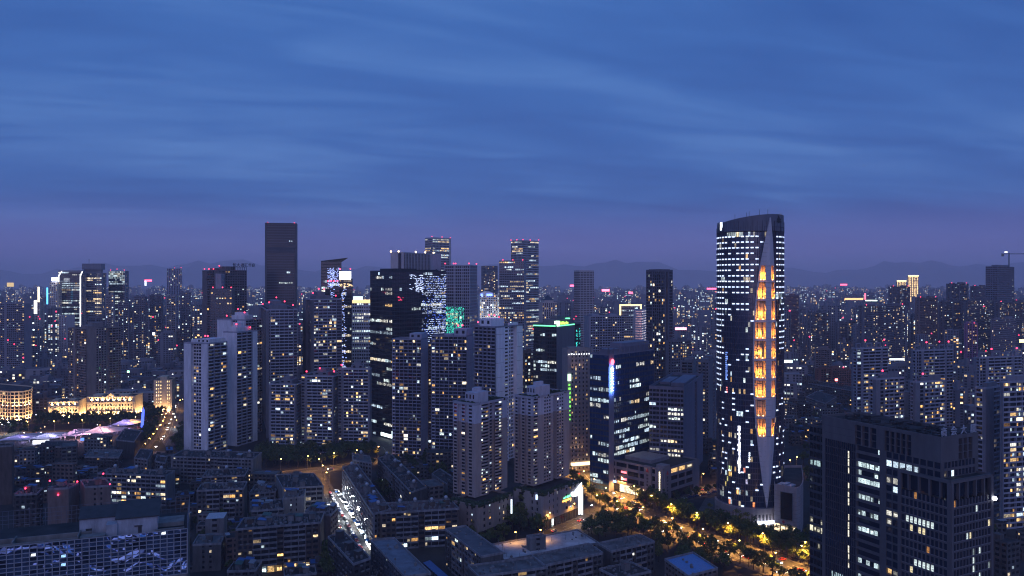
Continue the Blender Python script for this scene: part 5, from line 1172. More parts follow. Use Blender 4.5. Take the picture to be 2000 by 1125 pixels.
for (x0_, z0_), (x1_, z1_) in (((-1.6, 0), (-.4, 20)), ((-.4, 20), (1.4, 27)), ((1.4, 27), (2.6, 24)), ((2.6, 24), (1.0, 0))): m.q((x + x0_, y, z0_), (x + x1_, y, z1_), (x + x1_, y + .6, z1_), (x + x0_, y + .6, z0_))
tag(m.build('light_blade', emit_mat('blade_blue', (.08, .14, 1), 2.2)), 'tall blue glowing blade sculpture beside the tents', 'sculpture')
# building under construction with tower crane
b = tower('unfinished tower under dark netting with a tower crane on top', (1925, 1948, 1981, 1500, 45), 521, 46, [grd(1, .02, bay=4, pw=.6, sp=.4)], [(1, 'grid', dict(bay=4, pw=.6, sp=.4, lit=lambda k, j, nf, nb, r=random.Random(3): (.9, 1, 1) if j == nb - 3 and k % 3 == 0 and 10 < k < 40 else (0, 0, 0)))], wall_mat((.2, .2, .25), .9, .2), 'unfinished_tower', 'building', fin=False)
b.pent(.2, .8, .2, .8, 4); b.finish()
ct = thing('tower_crane', 'tower crane with a long jib above the unfinished tower', 'crane', tuple(b.o.location)); z = b.h
m = MB(); m.box((-2, -30, z), (1.6, 0, 0), (0, 1.6, 0), (0, 0, 26)); m.build('mast', STEEL, ct); m = MB(); m.box((-16, -30, z + 24), (60, 0, 0), (0, 1.2, 0), (0, 0, 1.4)); m.build('jib', STEEL, ct); m = MB(); m.box((-15, -30.3, z + 20), (4, 0, 0), (0, 2, 0), (0, 0, 4)); m.build('counterweight', CONC, ct)
m = MB(); m.ball(-8, -31, z + 28, 2.6, 8, 5, .5); m.build('work_light', emit_mat('work_white', (1, .95, .85), 4), ct)
for px0, px1, top in ((1750, 1770, 550), (1772, 1794, 540)):
    nm = 'taller' if top == 540 else 'shorter'
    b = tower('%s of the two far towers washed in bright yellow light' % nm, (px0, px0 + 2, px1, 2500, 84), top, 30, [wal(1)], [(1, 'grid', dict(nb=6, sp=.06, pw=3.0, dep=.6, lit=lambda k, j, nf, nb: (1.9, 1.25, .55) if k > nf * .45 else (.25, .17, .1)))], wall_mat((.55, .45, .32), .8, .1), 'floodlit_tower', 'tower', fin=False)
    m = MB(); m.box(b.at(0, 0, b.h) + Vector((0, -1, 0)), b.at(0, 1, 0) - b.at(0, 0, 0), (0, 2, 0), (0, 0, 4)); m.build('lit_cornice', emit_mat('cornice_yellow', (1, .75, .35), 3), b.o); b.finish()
# ------------------------------------------------------------------ left-hand distant towers
edge_w = emit_mat('edge_white', (.9, .92, 1), 2.6)
b = tower('glass office tower edged with white light lines, left one of the far left pair', (112, 114, 157, 1600, 86), 531, 40, [wal(1)], [off(1, .55, 1.0, bay=3.2, sp=.35)], wall_mat((.2, .2, .24), .6, .1), 'office_tower', 'office tower', GLT, fin=False)
m = MB()
for f in (0.0, .985):
    p = b.at(0, f, 30) + Vector((0, -1, 0)); m.box(p, (1.8, 0, 0), (0, 1, 0), (0, 0, b.h - 38)); m.box(p + Vector((0, 0, b.h - 38)), (1.8, 0, 0), (0, 1, 0), (6 if f < .5 else 4, 0, 9))
m.build('edge_light', edge_w, b.o); b.finish(3)
b = tower('office tower with warm lit window blocks, right one of the far left pair', (156, 159, 198.5, 1640, 85), 534, 40, [wal(1)], [ogr(1, .32, 1.1, bay=3.2, sp=.4, warm=.85)], wall_mat((.2, .2, .25), .6, .1), 'office_tower', 'office tower', fin=False)
b.pent(.1, .9, .0, .95, 12, b.h + 8); b.pent(.3, .7, .05, .9, 9); m = MB(); q = b.at(.5, .25, b.h + 20); m.cyl(q.x, q.y, q.z, .5, 10, 6); m.build('mast', STEEL, b.o); b.finish()
tower('pale slim tower with a dazzling white lamp box, left of the white-edged tower', (95, 97, 112, 1580, 84), 552, 34, [wal(1)], [grd(1, .1, bay=4, pw=1.5)], wall_mat((.5, .45, .45), .8, .1), 'office_tower', 'office tower')
x, y = P(106, 1575); m = MB(); m.box((x - 5, y, HT(549, 1575)), (10, 0, 0), (0, 3, 0), (0, 0, 7)); tag(m.build('lamp_box', emit_mat('lampbox', (.8, .85, 1), 9, True)), 'dazzling white lamp box on the pale slim tower', 'sign')
b = tower('office tower with cool lit storeys and a flat roof, beside the far left pair', (208, 212, 243.5, 1700, 84), 530, 42, [wal(1)], [off(1, .6, 1.1, bay=3.4, sp=.35)], wall_mat((.22, .22, .26), .6, .1), 'office_tower', 'office tower', GLT, bea=((.1, .1, 0), (.1, .5, 2), (.1, .95, 0)))
tower('striped blue tower with a white roof sign, far left of the dark slab', (319, 326, 355, 2000, 70), 525, 44, [grd(1, .05, bay=4)], [(1, 'grid', dict(bay=4, sp=.1, pw=1.6, dep=.6, lit=lit_res(.2, .2, .6)))], wall_mat((.3, .32, .42), .6, .1), 'office_tower', 'office tower', bea=((.1, .5, 0), (.1, .95, 0)))
b = tower('brown apartment tower with two wings, in front of the far left pair', (133, 168, 236, 950, 34), 643, 32, [grd(.3, .12, bay=3.2, pw=.8), wal(.1), grd(.25, .1, inset=2, bay=3.2), bal(.35, .12, unit=4)], [wal(.28), grd(.3, .12, bay=3, pw=1.2), wal(.08, inset=1.5), bal(.2, .1, unit=4), grd(.14, .1, bay=3)], wall_mat((.26, .215, .21), .8, .18), pents=((.1, .5, .1, .4, 4), (.6, .9, .5, .8, 6)), fin=True)
tower('grey apartment slab with a few lit flats at the left edge', (-30, 47, 62, 1300, 10), 594, 38, [grd(.5, .13, bay=3.4), wal(.06), grd(.44, .12, bay=3.4)], [wal(1)], wall_mat((.26, .24, .28), .8, .15))
tower('plain white block with a blank side, behind the brown two-winged tower', (114, 130, 146, 1500, 28), 617, 28, [grd(1, .02, bay=5, pw=2.5)], [wal(1)], wall_mat((.5, .46, .5), .8, .1), 'office_block', 'office block')
# ------------------------------------------------------------------ old low blocks with cluttered roofs
LW = {'white': wall_mat((0.188, 0.184, 0.192), .85, .3, .5), 'grey': wall_mat((0.098, 0.096, 0.098), .85, .35, .5), 'brown': wall_mat((0.098, 0.077, 0.070), .85, .35, .5), 'dark': wall_mat((0.053, 0.053, 0.057), .85, .35, .5), 'pink': wall_mat((0.172, 0.131, 0.122), .85, .25, .5), 'blue': wall_mat((0.065, 0.082, 0.111), .85, .3, .5)}
TANKM = None; SHEET = [BLUESHEET, BLUESHEET, flat_mat('grey_sheet_roof', (.26, .27, .3), .6), flat_mat('green_sheet_roof', (.05, .11, .09), .7)]
AWN = wall_mat((.2, .2, .21), .8, .4, .6)
ORAIL = wall_mat((.24, .24, .265), .85, .35, .5)
def lowrise(label, L, N, Rt, h, wall='grey', roof=None, p=.13, left='g', right='g', huts=2, tanks=2, sheets=2, clutter=30, seed=0, group=None, name='old_apartment_block', cat='apartment block', shops=(0, 0), par=.9, base=0.0):
    l, n_, r = G(*L, h), G(*N, h), G(*Rt, h); poly = [l, n_, r, (l[0] + r[0] - n_[0], l[1] + r[1] - n_[1])]
    p *= .75; clutter = int(clutter * 2.2); nf = max(1, round((h - base) / 3.0)); rg = random.Random(seed * 13 + 5); b = Bld(name, label, cat, poly, h, nf, LW[wall], GL, group, base, None, ORAIL, roof or ROOF)
    for e, st in ((0, left), (1, right)):
        z0 = base
        if shops[e]:
            b.face(e, [(1, 'curtain', dict(bay=4, sp=.08, pw=.5, lit=lit_office(shops[e], 2.4, .5, run=.6)))], base, base + 3.6, 1); z0 = base + 3.6
        n2 = max(1, round((h - z0) / 3.0))
        if st == 'g': b.face(e, [wal(.03), grd(.94, p, bay=3.1, pw=1.0, sp=.45, dep=.35), wal(.03)], z0, h, n2)
        elif st == 'b': b.face(e, [wal(.02), grd(.18, p, bay=3.0, pw=.9, sp=.45), bal(.28, p * 1.4, unit=4, dep=1.2, closed=.5), grd(.08, p, inset=1, bay=2.6, sp=.5), bal(.26, p * 1.4, unit=4, dep=1.2, closed=.5), grd(.16, p, bay=3.0, pw=.9, sp=.45), wal(.02)], z0, h, n2)
        elif st == 'c': b.face(e, [bal(1, p, unit=3.6, dep=1.2, closed=.6)], z0, h, n2)
        elif st == 's': b.face(e, [wal(.25), grd(.5, p, bay=4, pw=2.4, sp=.5), wal(.25)], z0, h, n2)
        else: b.face(e, [wal(1)], z0, h, n2)
    ang = math.atan2((b.p[2] - b.p[1]).y, (b.p[2] - b.p[1]).x)
    for k in range(huts):
        f = (k + .5 + rg.uniform(-.15, .15)) / huts; long0 = (b.p[0] - b.p[1]).length > (b.p[2] - b.p[1]).length
        fx, fy = (f, rg.uniform(.4, .6)) if long0 else (rg.uniform(.4, .6), f); q = b.at(fx, fy, h); hh = rg.uniform(2.6, 3.6); m = MB(); m.cbox(q.x, q.y, h, 3.4, 3.2, hh, ang); o = m.build('stair_hut', LW[wall] if rg.random() < .6 else LW['white'], b.o)
        dm = MB(); dm.cbox(q.x, q.y, h + hh, 4.0, 3.8, .22, ang, ''); dm.build('hut_roof', ROOFL, o)
        if k < tanks:
            tm = MB(); tm.ball(q.x, q.y, h + hh + 1.35, 1.15, 12, 8); tm.cyl(q.x, q.y, h + hh + .2, .6, .6, 8); tm.build('water_tank', flat_mat('steel_tank', (.42, .44, .48), .4, .2), o, smooth=True)
    for k in range(sheets):
        q = b.at(rg.uniform(.1, .8), rg.uniform(.15, .75), h); sx, sy = rg.uniform(3, 7), rg.uniform(2.5, 5); m = MB(); z = rg.uniform(2.0, 2.7); ca, sa = math.cos(ang), math.sin(ang); m.box((q.x, q.y, h + z), (ca * sx, sa * sx, .0), (-sa * sy, ca * sy, .5), (0, 0, .12)); so = m.build('sheet_roof', rg.choice(SHEET), b.o)
        hm = MB(); hm.box((q.x + .3 * ca, q.y + .3 * sa, h), (ca * (sx - .6), sa * (sx - .6), 0), (-sa * (sy - .4), ca * (sy - .4), 0), (0, 0, z - .05), 'b'); hm.build('roof_shed', LW[rg.choice(('white', 'grey', 'brown'))], b.o)
    if clutter:
        m = MB()
        for k in range(clutter):
            q = b.at(rg.uniform(.03, .95), rg.uniform(.05, .93), h); t = rg.random()
            if t < .55: m.cbox(q.x, q.y, h, rg.uniform(.3, 2.0), rg.uniform(.3, 1.3), rg.uniform(.3, 1.5), ang + rg.uniform(-.1, .1))
            elif t < .8: m.ball(q.x, q.y, h + .4, rg.uniform(.4, .9), 6, 4)
            else: m.cyl(q.x, q.y, h, .12, rg.uniform(1.5, 4), 5)
        m.build('roof_clutter', AWN, b.o, 'stuff')
    if left in 'bc' or right in 'bc' or left == 'g':            # window awnings and AC boxes on the walls
        m = MB()
        for e in (0, 1):
            a, c, u, n = b.edge(e); Ln = (c - a).length
            if (left, right)[e] == 'w': continue
            for k in range(int(Ln * nf * .09)):
                x = rg.uniform(.04, .94) * Ln; z = base + (rg.randrange(nf) + .35) * (h - base) / nf; m.box(a + u * x + n * rg.uniform(.35, .6) + Vector((0, 0, z)), u * rg.uniform(.8, 2.6), -n * .6, (0, 0, rg.uniform(.25, .7)))
        m.build('wall_boxes', AWN, b.o, 'stuff')
    b.finish(par); return b
GO = 'old low apartment blocks below the towers'
lowrise('long white-edged old block with three framed roof huts and a pale gable end', (190, 926), (323, 931), (342, 921), 20, 'white', p=.35, left='c', right='w', huts=3, tanks=3, sheets=1, seed=1, group=GO)
lowrise('long pale old block with framed window bays, below the white towers', (334, 893), (494, 898), (511, 885), 20, 'white', p=.12, left='b', right='w', huts=4, tanks=2, sheets=2, seed=2, group=GO)
lowrise('small pale gabled building above the long white-edged block', (262, 896), (288, 899), (299, 880), 12, 'white', huts=0, sheets=0, clutter=6, seed=3, group=GO)
lowrise('small block with a row of square windows left of the long pale block', (302, 902), (323, 906), (327, 893), 14, 'grey', huts=0, sheets=1, clutter=6, seed=4, group=GO)
lowrise('old slab with two pale stair towers and an orange-lit window', (384, 960), (476, 956), (483, 942), 21, 'grey', p=.16, left='b', right='w', huts=2, tanks=0, sheets=0, seed=5, group=GO)
lowrise('dark old slab behind the two-stair-tower slab', (395, 933), (478, 930), (486, 916), 20, 'dark', p=.22, left='b', huts=1, sheets=1, seed=6, group=GO)
lowrise('jumble of low sheds with blue sheet roofs beside the shop street junction', (486, 966), (538, 962), (548, 944), 12, 'white', huts=1, tanks=0, sheets=6, clutter=40, seed=7, group=GO)
lowrise('old block with a large dark flat roof at the top of the shop street', (552, 955), (632, 951), (613, 925), 19, 'white', p=.10, left='b', right='g', huts=3, tanks=0, sheets=0, clutter=20, seed=8, group=GO)
lowrise('white building with tall window strips in the middle of the old quarter', (553, 976), (594, 971), (597, 958), 22, 'white', left='s', right='w', huts=1, tanks=0, sheets=2, seed=9, group=GO)
lowrise('old block crowded with blue sheet roofs by the shop street', (596, 1000), (646, 1008), (660, 994), 22, 'pink', left='w', right='g', huts=0, sheets=7, clutter=30, seed=10, group=GO)
lowrise('low block with white sheds and a green sheet, left of the blue-roofed block', (490, 1000), (555, 995), (552, 976), 17, 'grey', p=.1, left='b', huts=2, tanks=0, sheets=5, clutter=30, seed=11, group=GO)
lowrise('big dark slab with lit shopfronts along its foot', (460, 1036), (626, 1022), (634, 1001), 24, 'brown', p=.17, left='b', right='w', huts=4, tanks=0, sheets=3, clutter=60, seed=12, group=GO, shops=(.8, 0))
lowrise('white house with a pale sheet gable on stilts above a lower roof', (401, 1014), (437, 1012), (444, 1000), 19, 'white', roof=flat_mat('pale_sheet_roof', (.42, .43, .46), .6), p=.02, left='s', right='w', huts=0, tanks=0, sheets=0, clutter=0, seed=13, group=GO, par=0)
lowrise('low flat-roofed building in front of the white sheet-roofed house', (376, 1066), (432, 1063), (441, 1044), 14, 'grey', roof=ROOFL, p=.08, left='s', right='g', huts=1, tanks=0, sheets=0, clutter=5, seed=14, group=GO)
lowrise('small buildings with bent blue roofs at the lower edge', (443, 1118), (500, 1116), (512, 1098), 9, 'grey', huts=0, sheets=4, clutter=10, seed=15, group=GO)
lowrise('low sheds at the lower edge before the lit shopfronts', (555, 1128), (618, 1122), (615, 1106), 7, 'grey', huts=0, sheets=4, clutter=10, seed=16, group=GO)
lowrise('dark slab with three square roof boxes at the foot of the shop street', (640, 1050), (690, 1104), (724, 1092), 20, 'dark', p=.07, left='g', right='g', huts=3, tanks=0, sheets=0, clutter=12, seed=17, group=GO)
lowrise('plain blue-grey slab with a bare flat roof at the lower edge', (724, 1057), (790, 1128), (842, 1122), 20, 'blue', roof=wall_mat((.17, .19, .23), .9, .3, .2, streak=False), p=.04, left='g', right='g', huts=0, sheets=0, clutter=6, seed=18, group=GO)
lowrise('domed tent-like sheds between the two dark slabs', (690, 1125), (735, 1128), (742, 1108), 8, 'grey', huts=0, sheets=3, clutter=14, seed=19, group=GO)
lowrise('long low blue roof beside the blue-grey slab', (826, 1099), (872, 1140), (886, 1134), 5, 'blue', roof=BLUESHEET, huts=0, sheets=0, clutter=0, seed=20, group=GO, par=0)
lowrise('dark slab with projecting stair bays and a bare roof', (869, 1035), (940, 1089), (983, 1081), 20, 'grey', roof=wall_mat((.12, .125, .14), .9, .3, .2, streak=False), p=.16, left='b', right='w', huts=0, sheets=0, clutter=4, seed=21, group=GO)
lowrise('pale-roofed low slab, left one of the row at the lower edge', (935, 1128), (1070, 1110), (1044, 1090), 17, 'grey', roof=ROOFL, p=.10, left='b', huts=0, sheets=0, clutter=14, seed=22, group=GO)
lowrise('pale-roofed low slab, middle one of the row at the lower edge', (1062, 1107), (1178, 1082), (1150, 1063), 17, 'grey', roof=ROOFL, p=.10, left='b', huts=0, sheets=0, clutter=14, seed=23, group=GO)
lowrise('pale-roofed low slab with square piers, right one of the row at the lower edge', (1194, 1079), (1279, 1060), (1250, 1045), 16, 'grey', roof=ROOFL, p=.08, left='b', huts=0, sheets=0, clutter=12, seed=24, group=GO)
lowrise('wide low roof of pale sheets lit amber along its far edge', (985, 1096), (1170, 1062), (1128, 1036), 5, 'white', roof=wall_mat((.46, .46, .48), .9, .35, .12, streak=False), huts=0, sheets=0, clutter=16, seed=25, group=GO)
lowrise('small white cube house beside the amber-lit shrubs', (1028, 1048), (1036, 1052), (1066, 1048), 12, 'white', right='s', left='w', huts=0, sheets=0, clutter=2, seed=26, group=GO, p=.0)
lowrise('building with a flat bright blue roof at the lower edge', (1298, 1094), (1344, 1127), (1402, 1112), 14, 'pink', roof=flat_mat('bright_blue_roof', (.05, .22, .5), .6), p=.03, huts=0, sheets=0, clutter=3, seed=27, group=GO)
lowrise('low building with a framed roof terrace left of the blue roof', (1170, 1113), (1208, 1132), (1272, 1118), 12, 'grey', p=.03, huts=1, tanks=0, sheets=0, clutter=8, seed=28, group=GO)
lowrise('red-edged old slab along the shop street with round water tanks', (668, 914), (728, 1006), (764, 996), 21, 'grey', roof=wall_mat((.14, .09, .085), .9, .5, .2, streak=False), p=.06, left='c', right='g', huts=6, tanks=6, sheets=5, clutter=50, seed=29, group=GO)
lowrise('old slab with a row of round water tanks on huts, parallel to the shop street', (738, 896), (803, 963), (833, 953), 20, 'grey', p=.05, left='b', right='w', huts=5, tanks=5, sheets=1, clutter=24, seed=30, group=GO)
lowrise('red-roofed old slab with lit flats facing the lower edge', (742, 1004), (897, 995), (880, 977), 21, 'brown', roof=wall_mat((.15, .09, .085), .9, .5, .2, streak=False), p=.18, left='b', right='w', huts=5, tanks=4, sheets=2, clutter=40, seed=31, group=GO)
lowrise('pale roofed hall at the top of the old slabs', (690, 900), (726, 906), (722, 892), 23, 'white', roof=ROOFL, right='w', huts=1, sheets=0, clutter=4, seed=32, group=GO)
lowrise('small white building with a lit window strip beside the oval-bay tower', (843, 927), (880, 952), (896, 940), 13, 'white', p=.2, left='s', right='w', huts=0, sheets=0, clutter=6, seed=33, group=GO)
lowrise('black flat-roofed hall at the right end of the tents', (226, 860), (262, 864), (277, 842), 15, 'dark', p=0, left='w', right='w', huts=0, sheets=0, clutter=5, seed=34)
lowrise('low brown hall in front of the tents', (83, 874), (146, 874), (150, 862), 9, 'brown', p=.05, left='s', right='w', huts=0, sheets=0, clutter=5, seed=35)
lowrise('dark low hall with a pale roof below the tents', (165, 894), (232, 895), (240, 880), 9, 'dark', roof=ROOFL, p=.1, huts=0, sheets=2, clutter=8, seed=36)
RB = 'dark rooftops with red warning lamps'
def red_lamp(b, spots):
    b.beacons(spots, .5, .9)
    for fx, fy, dz in spots:
        li = bpy.data.lights.new('red_lamp', 'POINT'); li.energy = 450; li.color = (1, .03, .08); li.shadow_soft_size = .4; o = bpy.data.objects.new('red_lamp', li); C.objects.link(o); o.parent = b.o; o.location = b.at(fx, fy, b.h + dz + 1.4)
b = lowrise('pinkish lift tower with a sloped roof lit by red lamps', (93, 957), (134, 955), (155, 946), 36, 'pink', p=0, left='w', right='w', huts=0, sheets=1, clutter=4, seed=40, group=RB); red_lamp(b, ((.05, .9, 1), (.5, .0, -4), (.95, .1, 4)))
b = lowrise('grey-pink block with a red lamp on its roof edge, right of the lift tower', (166, 953), (217, 950), (206, 937), 36, 'pink', p=.02, left='s', right='w', huts=1, tanks=0, sheets=0, clutter=4, seed=41, group=RB); red_lamp(b, ((.02, .1, 0), (.1, .95, 3)))
b = lowrise('dark low block with one red lamp, left of the lift tower', (28, 968), (72, 966), (84, 955), 33, 'dark', p=.03, huts=1, tanks=0, sheets=1, clutter=12, seed=42, group=RB); red_lamp(b, ((.6, .3, 2),))
lowrise('dark brown tower cut off by the left edge', (-60, 876), (24, 872), (28, 866), 40, 'brown', p=.02, left='w', right='w', huts=1, sheets=0, clutter=4, seed=43, group=RB)
# ------------------------------------------------------------------ the rest of the city
def free(x, y, r):
    for f in FOOT:
        d2 = (f[0] - x) ** 2 + (f[1] - y) ** 2
        if d2 > (f[2] + r) ** 2: continue
        if len(f) < 4:
            if d2 < (f[2] * .8 + r) ** 2: return False
            continue
        p = f[3]; n = len(p); inside = True
        for i in range(n):
            (x0, y0), (x1, y1) = p[i], p[(i + 1) % n]; dx, dy = x1 - x0, y1 - y0; L2 = dx * dx + dy * dy or 1
            if dx * (y - y0) - dy * (x - x0) < 0: inside = False
            t = max(0, min(1, ((x - x0) * dx + (y - y0) * dy) / L2))
            if (x0 + t * dx - x) ** 2 + (y0 + t * dy - y) ** 2 < r * r: return False
        if inside: return False
    return True
ROADS = [(ST1, 12), (ST2, 12), (BV, 20), (BV2, 12), (ST3, 12), (ST4, 12), (ST5, 11)]
def off_road(x, y, r):
    p = Vector((x, y, 0))
    for pts, w in ROADS:
        for a, b in zip(pts, pts[1:]):
            a = V2(a); b = V2(b); d = b - a; t = max(0, min(1, (p - a).dot(d) / d.length_squared))
            if (p - a - d * t).length < w + r * .8: return False
    return True
# --- near fillers: low old blocks set between the named ones
GN = 'small dark old roofs in the gaps of the old quarter'
cnt = 0; rg = random.Random(77)
ZONES = [((-20, 345), (884, 990), 160, 'small dark old building in the gaps around the long white-edged block'), ((350, 660), (915, 1120), 260, 'small dark old building in the gaps of the old quarter'), ((735, 900), (895, 1010), 40, 'small dark old building between the central towers and the red-roofed slab'),
         ((1535, 1700), (700, 880), 150, 'small low building in the dark quarter right of the round tower'), ((1376, 1402), (770, 940), 20, 'small low building squeezed left of the round tower'), ((1880, 2010), (960, 1120), 14, 'low building under the trees at the lower right edge'), ((1860, 1910), (790, 950), 12, 'low building between the right-hand apartment towers'),
         ((1215, 1345), (690, 800), 40, 'low building behind the blue-black office tower')]
for (x0, x1), (y0, y1), tries, lab in ZONES:
    for _ in range(tries):
        px, py = rg.uniform(x0, x1), rg.uniform(y0, y1); x, y = G(px, py); w = rg.uniform(6, 24) if _ % 2 else rg.uniform(5, 11); d = rg.uniform(5, 12); r = max(w, d) * .42
        if not free(x, y, r) or not off_road(x, y, r): continue
        h = rg.choice((6, 9, 12, 15, 18, 18)) if w > 11 else rg.choice((3, 3, 6, 6, 9)); a = R(rg.choice((10, 14, -62, -8)) + rg.uniform(-4, 4)); u = Vector((math.cos(a), math.sin(a), 0)); v = Vector((-u.y, u.x, 0)); c = Vector((x, y, 0))
        q = [c - u * w / 2 + v * d / 2, c - u * w / 2 - v * d / 2, c + u * w / 2 - v * d / 2, c + u * w / 2 + v * d / 2]
        wl_n = rg.choice(('grey', 'grey', 'white', 'dark', 'brown', 'pink')); rfm, rfn = rg.choice(((ROOF, 'dark flat'), (ROOF, 'dark flat'), (ROOFL, 'pale flat'), (BLUESHEET, 'blue sheet') if h < 10 else (ROOF, 'dark flat'))); blab = '%s %s-storey %s' % (wl_n, ('one', 'two', 'three', 'four', 'five', 'six')[h // 3 - 1], lab.replace('small dark old', 'old').replace('small low', 'low').replace('building', '%s-roofed building' % rfn, 1)); b = Bld('old_building', blab, 'building', [(p.x, p.y) for p in q], h, max(1, h // 3), LW[wl_n], GL, lab, roof=rfm)
        far = y > 900; pl = .10
        for e in (0, 1, 2, 3):
            ea, eb, eu, en = b.edge(e)
            if (en.x * x + en.y * y) < 0: b.face(e, [grd(1, pl, bay=3.2, pw=1.1, sp=.45)])
        if rg.random() < .6: b.pent(.3, .6, .3, .6, 2.8)
        if rg.random() < .5:
            m = MB(); p = b.at(.2, .6, h + 2.2); m.box(p, u * rg.uniform(3, 6), v * -rg.uniform(2, 4), (0, 0, .15)); m.build('sheet_roof', rg.choice(SHEET), b.o)
        b.finish(.6); cnt += 1
print('near fill', cnt)
# --- named mid-distance blocks on the right and left
MID = [
 ('dark apartment slab with columns of lit flats, right of the round tower', (1575, 1582, 1622, 1600, 66), 612, 34, .2, (.17, .165, .2)),
 ('apartment block with a red roof sign, peeping out right of the round tower', (1520, 1523, 1545, 1700, 68), 609, 30, .4, (.2, .2, .24)),
 ('red-brown block above the red roof sign', (1520, 1524, 1560, 1800, 66), 578, 30, .06, (.24, .13, .15)),
 ('apartment slab with many lit window columns, behind the banded towers', (1676, 1684, 1772, 1300, 62), 599, 36, .2, (.19, .18, .22)),
 ('apartment block left of the many-windowed slab', (1630, 1636, 1676, 1600, 64), 630, 24, .2, (.2, .19, .23)),
 ('apartment slab with dense small windows above the banded towers', (1712, 1720, 1776, 1500, 62), 640, 30, .14, (.22, .2, .23)),
 ('tall grey apartment tower below the yellow far towers', (1735, 1742, 1778, 1700, 64), 561, 40, .14, (.22, .19, .22)),
 ('tall dark apartment tower with red roof lamps, left of the crane tower', (1848, 1856, 1892, 1700, 74), 555, 40, .12, (.17, .16, .2)),
 ('dark apartment tower beside the crane tower', (1895, 1902, 1930, 1800, 74), 560, 36, .08, (.17, .15, .18)),
 ('brown apartment slab with a few lit flats, centre of the right-hand skyline', (1787, 1795, 1832, 1500, 62), 583, 36, .14, (.26, .18, .18)),
 ('apartment slab right of the brown one', (1833, 1842, 1880, 1520, 60), 590, 34, .2, (.18, .17, .21)),
 ('apartment slab with strings of lit flats at the right skyline', (1882, 1890, 1940, 1450, 60), 588, 35, .22, (.17, .165, .2)),
 ('apartment slab with warm lit flats at the right edge of the skyline', (1942, 1950, 2010, 1400, 58), 592, 34, .22, (.18, .165, .19)),
 ('pink-lit tower near the right edge', (1883, 1888, 1910, 1300, 76), 632, 24, .3, (.5, .22, .4)),
 ('pale block right of the pink-lit tower', (1935, 1941, 1985, 1200, 58), 625, 24, .12, (.3, .26, .3)),
 ('buff apartment block with a blank brown side, in the dark low quarter', (1592, 1625, 1634, 1250, 18), 684, 12, .08, (.24, .19, .19)),
 ('red-brick warehouse-like block in the dark low quarter', (1592, 1600, 1648, 1100, 70), 722, 8, .03, (.28, .11, .08)),
 ('reddish block with vertical ribs beside the banded towers', (1632, 1636, 1664, 1060, 72), 724, 9, .02, (.26, .12, .09)),
 ('grey apartment pair seen left of the round tower, nearer one', (1362, 1385, 1399, 740, 24), 708, 17, .10, (.25, .24, .28)),
 ('grey apartment pair seen left of the round tower, farther one', (1330, 1354, 1365, 800, 24), 708, 19, .10, (.25, .24, .28)),
 ('lit apartment block right of the lone dark glass tower', (1300, 1312, 1350, 880, 60), 668, 26, .2, (.22, .21, .25)),
 ('beige block with warm lit flats behind the central towers', (1016, 1024, 1042, 760, 60), 690, 26, .3, (.28, .2, .18)),
 ('lit apartment row first from the left below the far skyline', (222, 230, 252, 1350, 70), 592, 32, .2, (.24, .23, .28)),
 ('lit apartment row second from the left below the far skyline', (254, 262, 284, 1380, 70), 580, 34, .25, (.27, .25, .3)),
 ('lit apartment row third from the left below the far skyline', (286, 292, 316, 1400, 70), 578, 34, .2, (.2, .2, .25)),
 ('pale apartment row fourth from the left below the far skyline', (318, 324, 344, 1400, 70), 580, 34, .12, (.4, .38, .42)),
 ('apartment tower at the end of the row, left of the brown sign tower', (346, 352, 372, 1450, 70), 572, 36, .1, (.3, .29, .34)),
 ('pale block with a floodlit face low in the left skyline', (200, 206, 222, 1500, 70), 577, 26, .25, (.5, .44, .42)),
 ('dark block with a bright blue roof sign, behind the brown two-winged tower', (165, 208, 215, 1500, 8), 622, 22, .15, (.18, .18, .22)),
 ('wide block with a row of white eaves lamps, left of the white estate towers', (232, 300, 306, 1600, 8), 658, 14, .14, (.24, .235, .28)),
 ('plain brown block with few windows near the white estate towers', (330, 368, 375, 1600, 12), 646, 18, .01, (.24, .19, .2)),
 ('white-lit slim block behind the white estate towers', (64, 68, 78, 1500, 78), 588, 30, .05, (.6, .56, .56)),
]
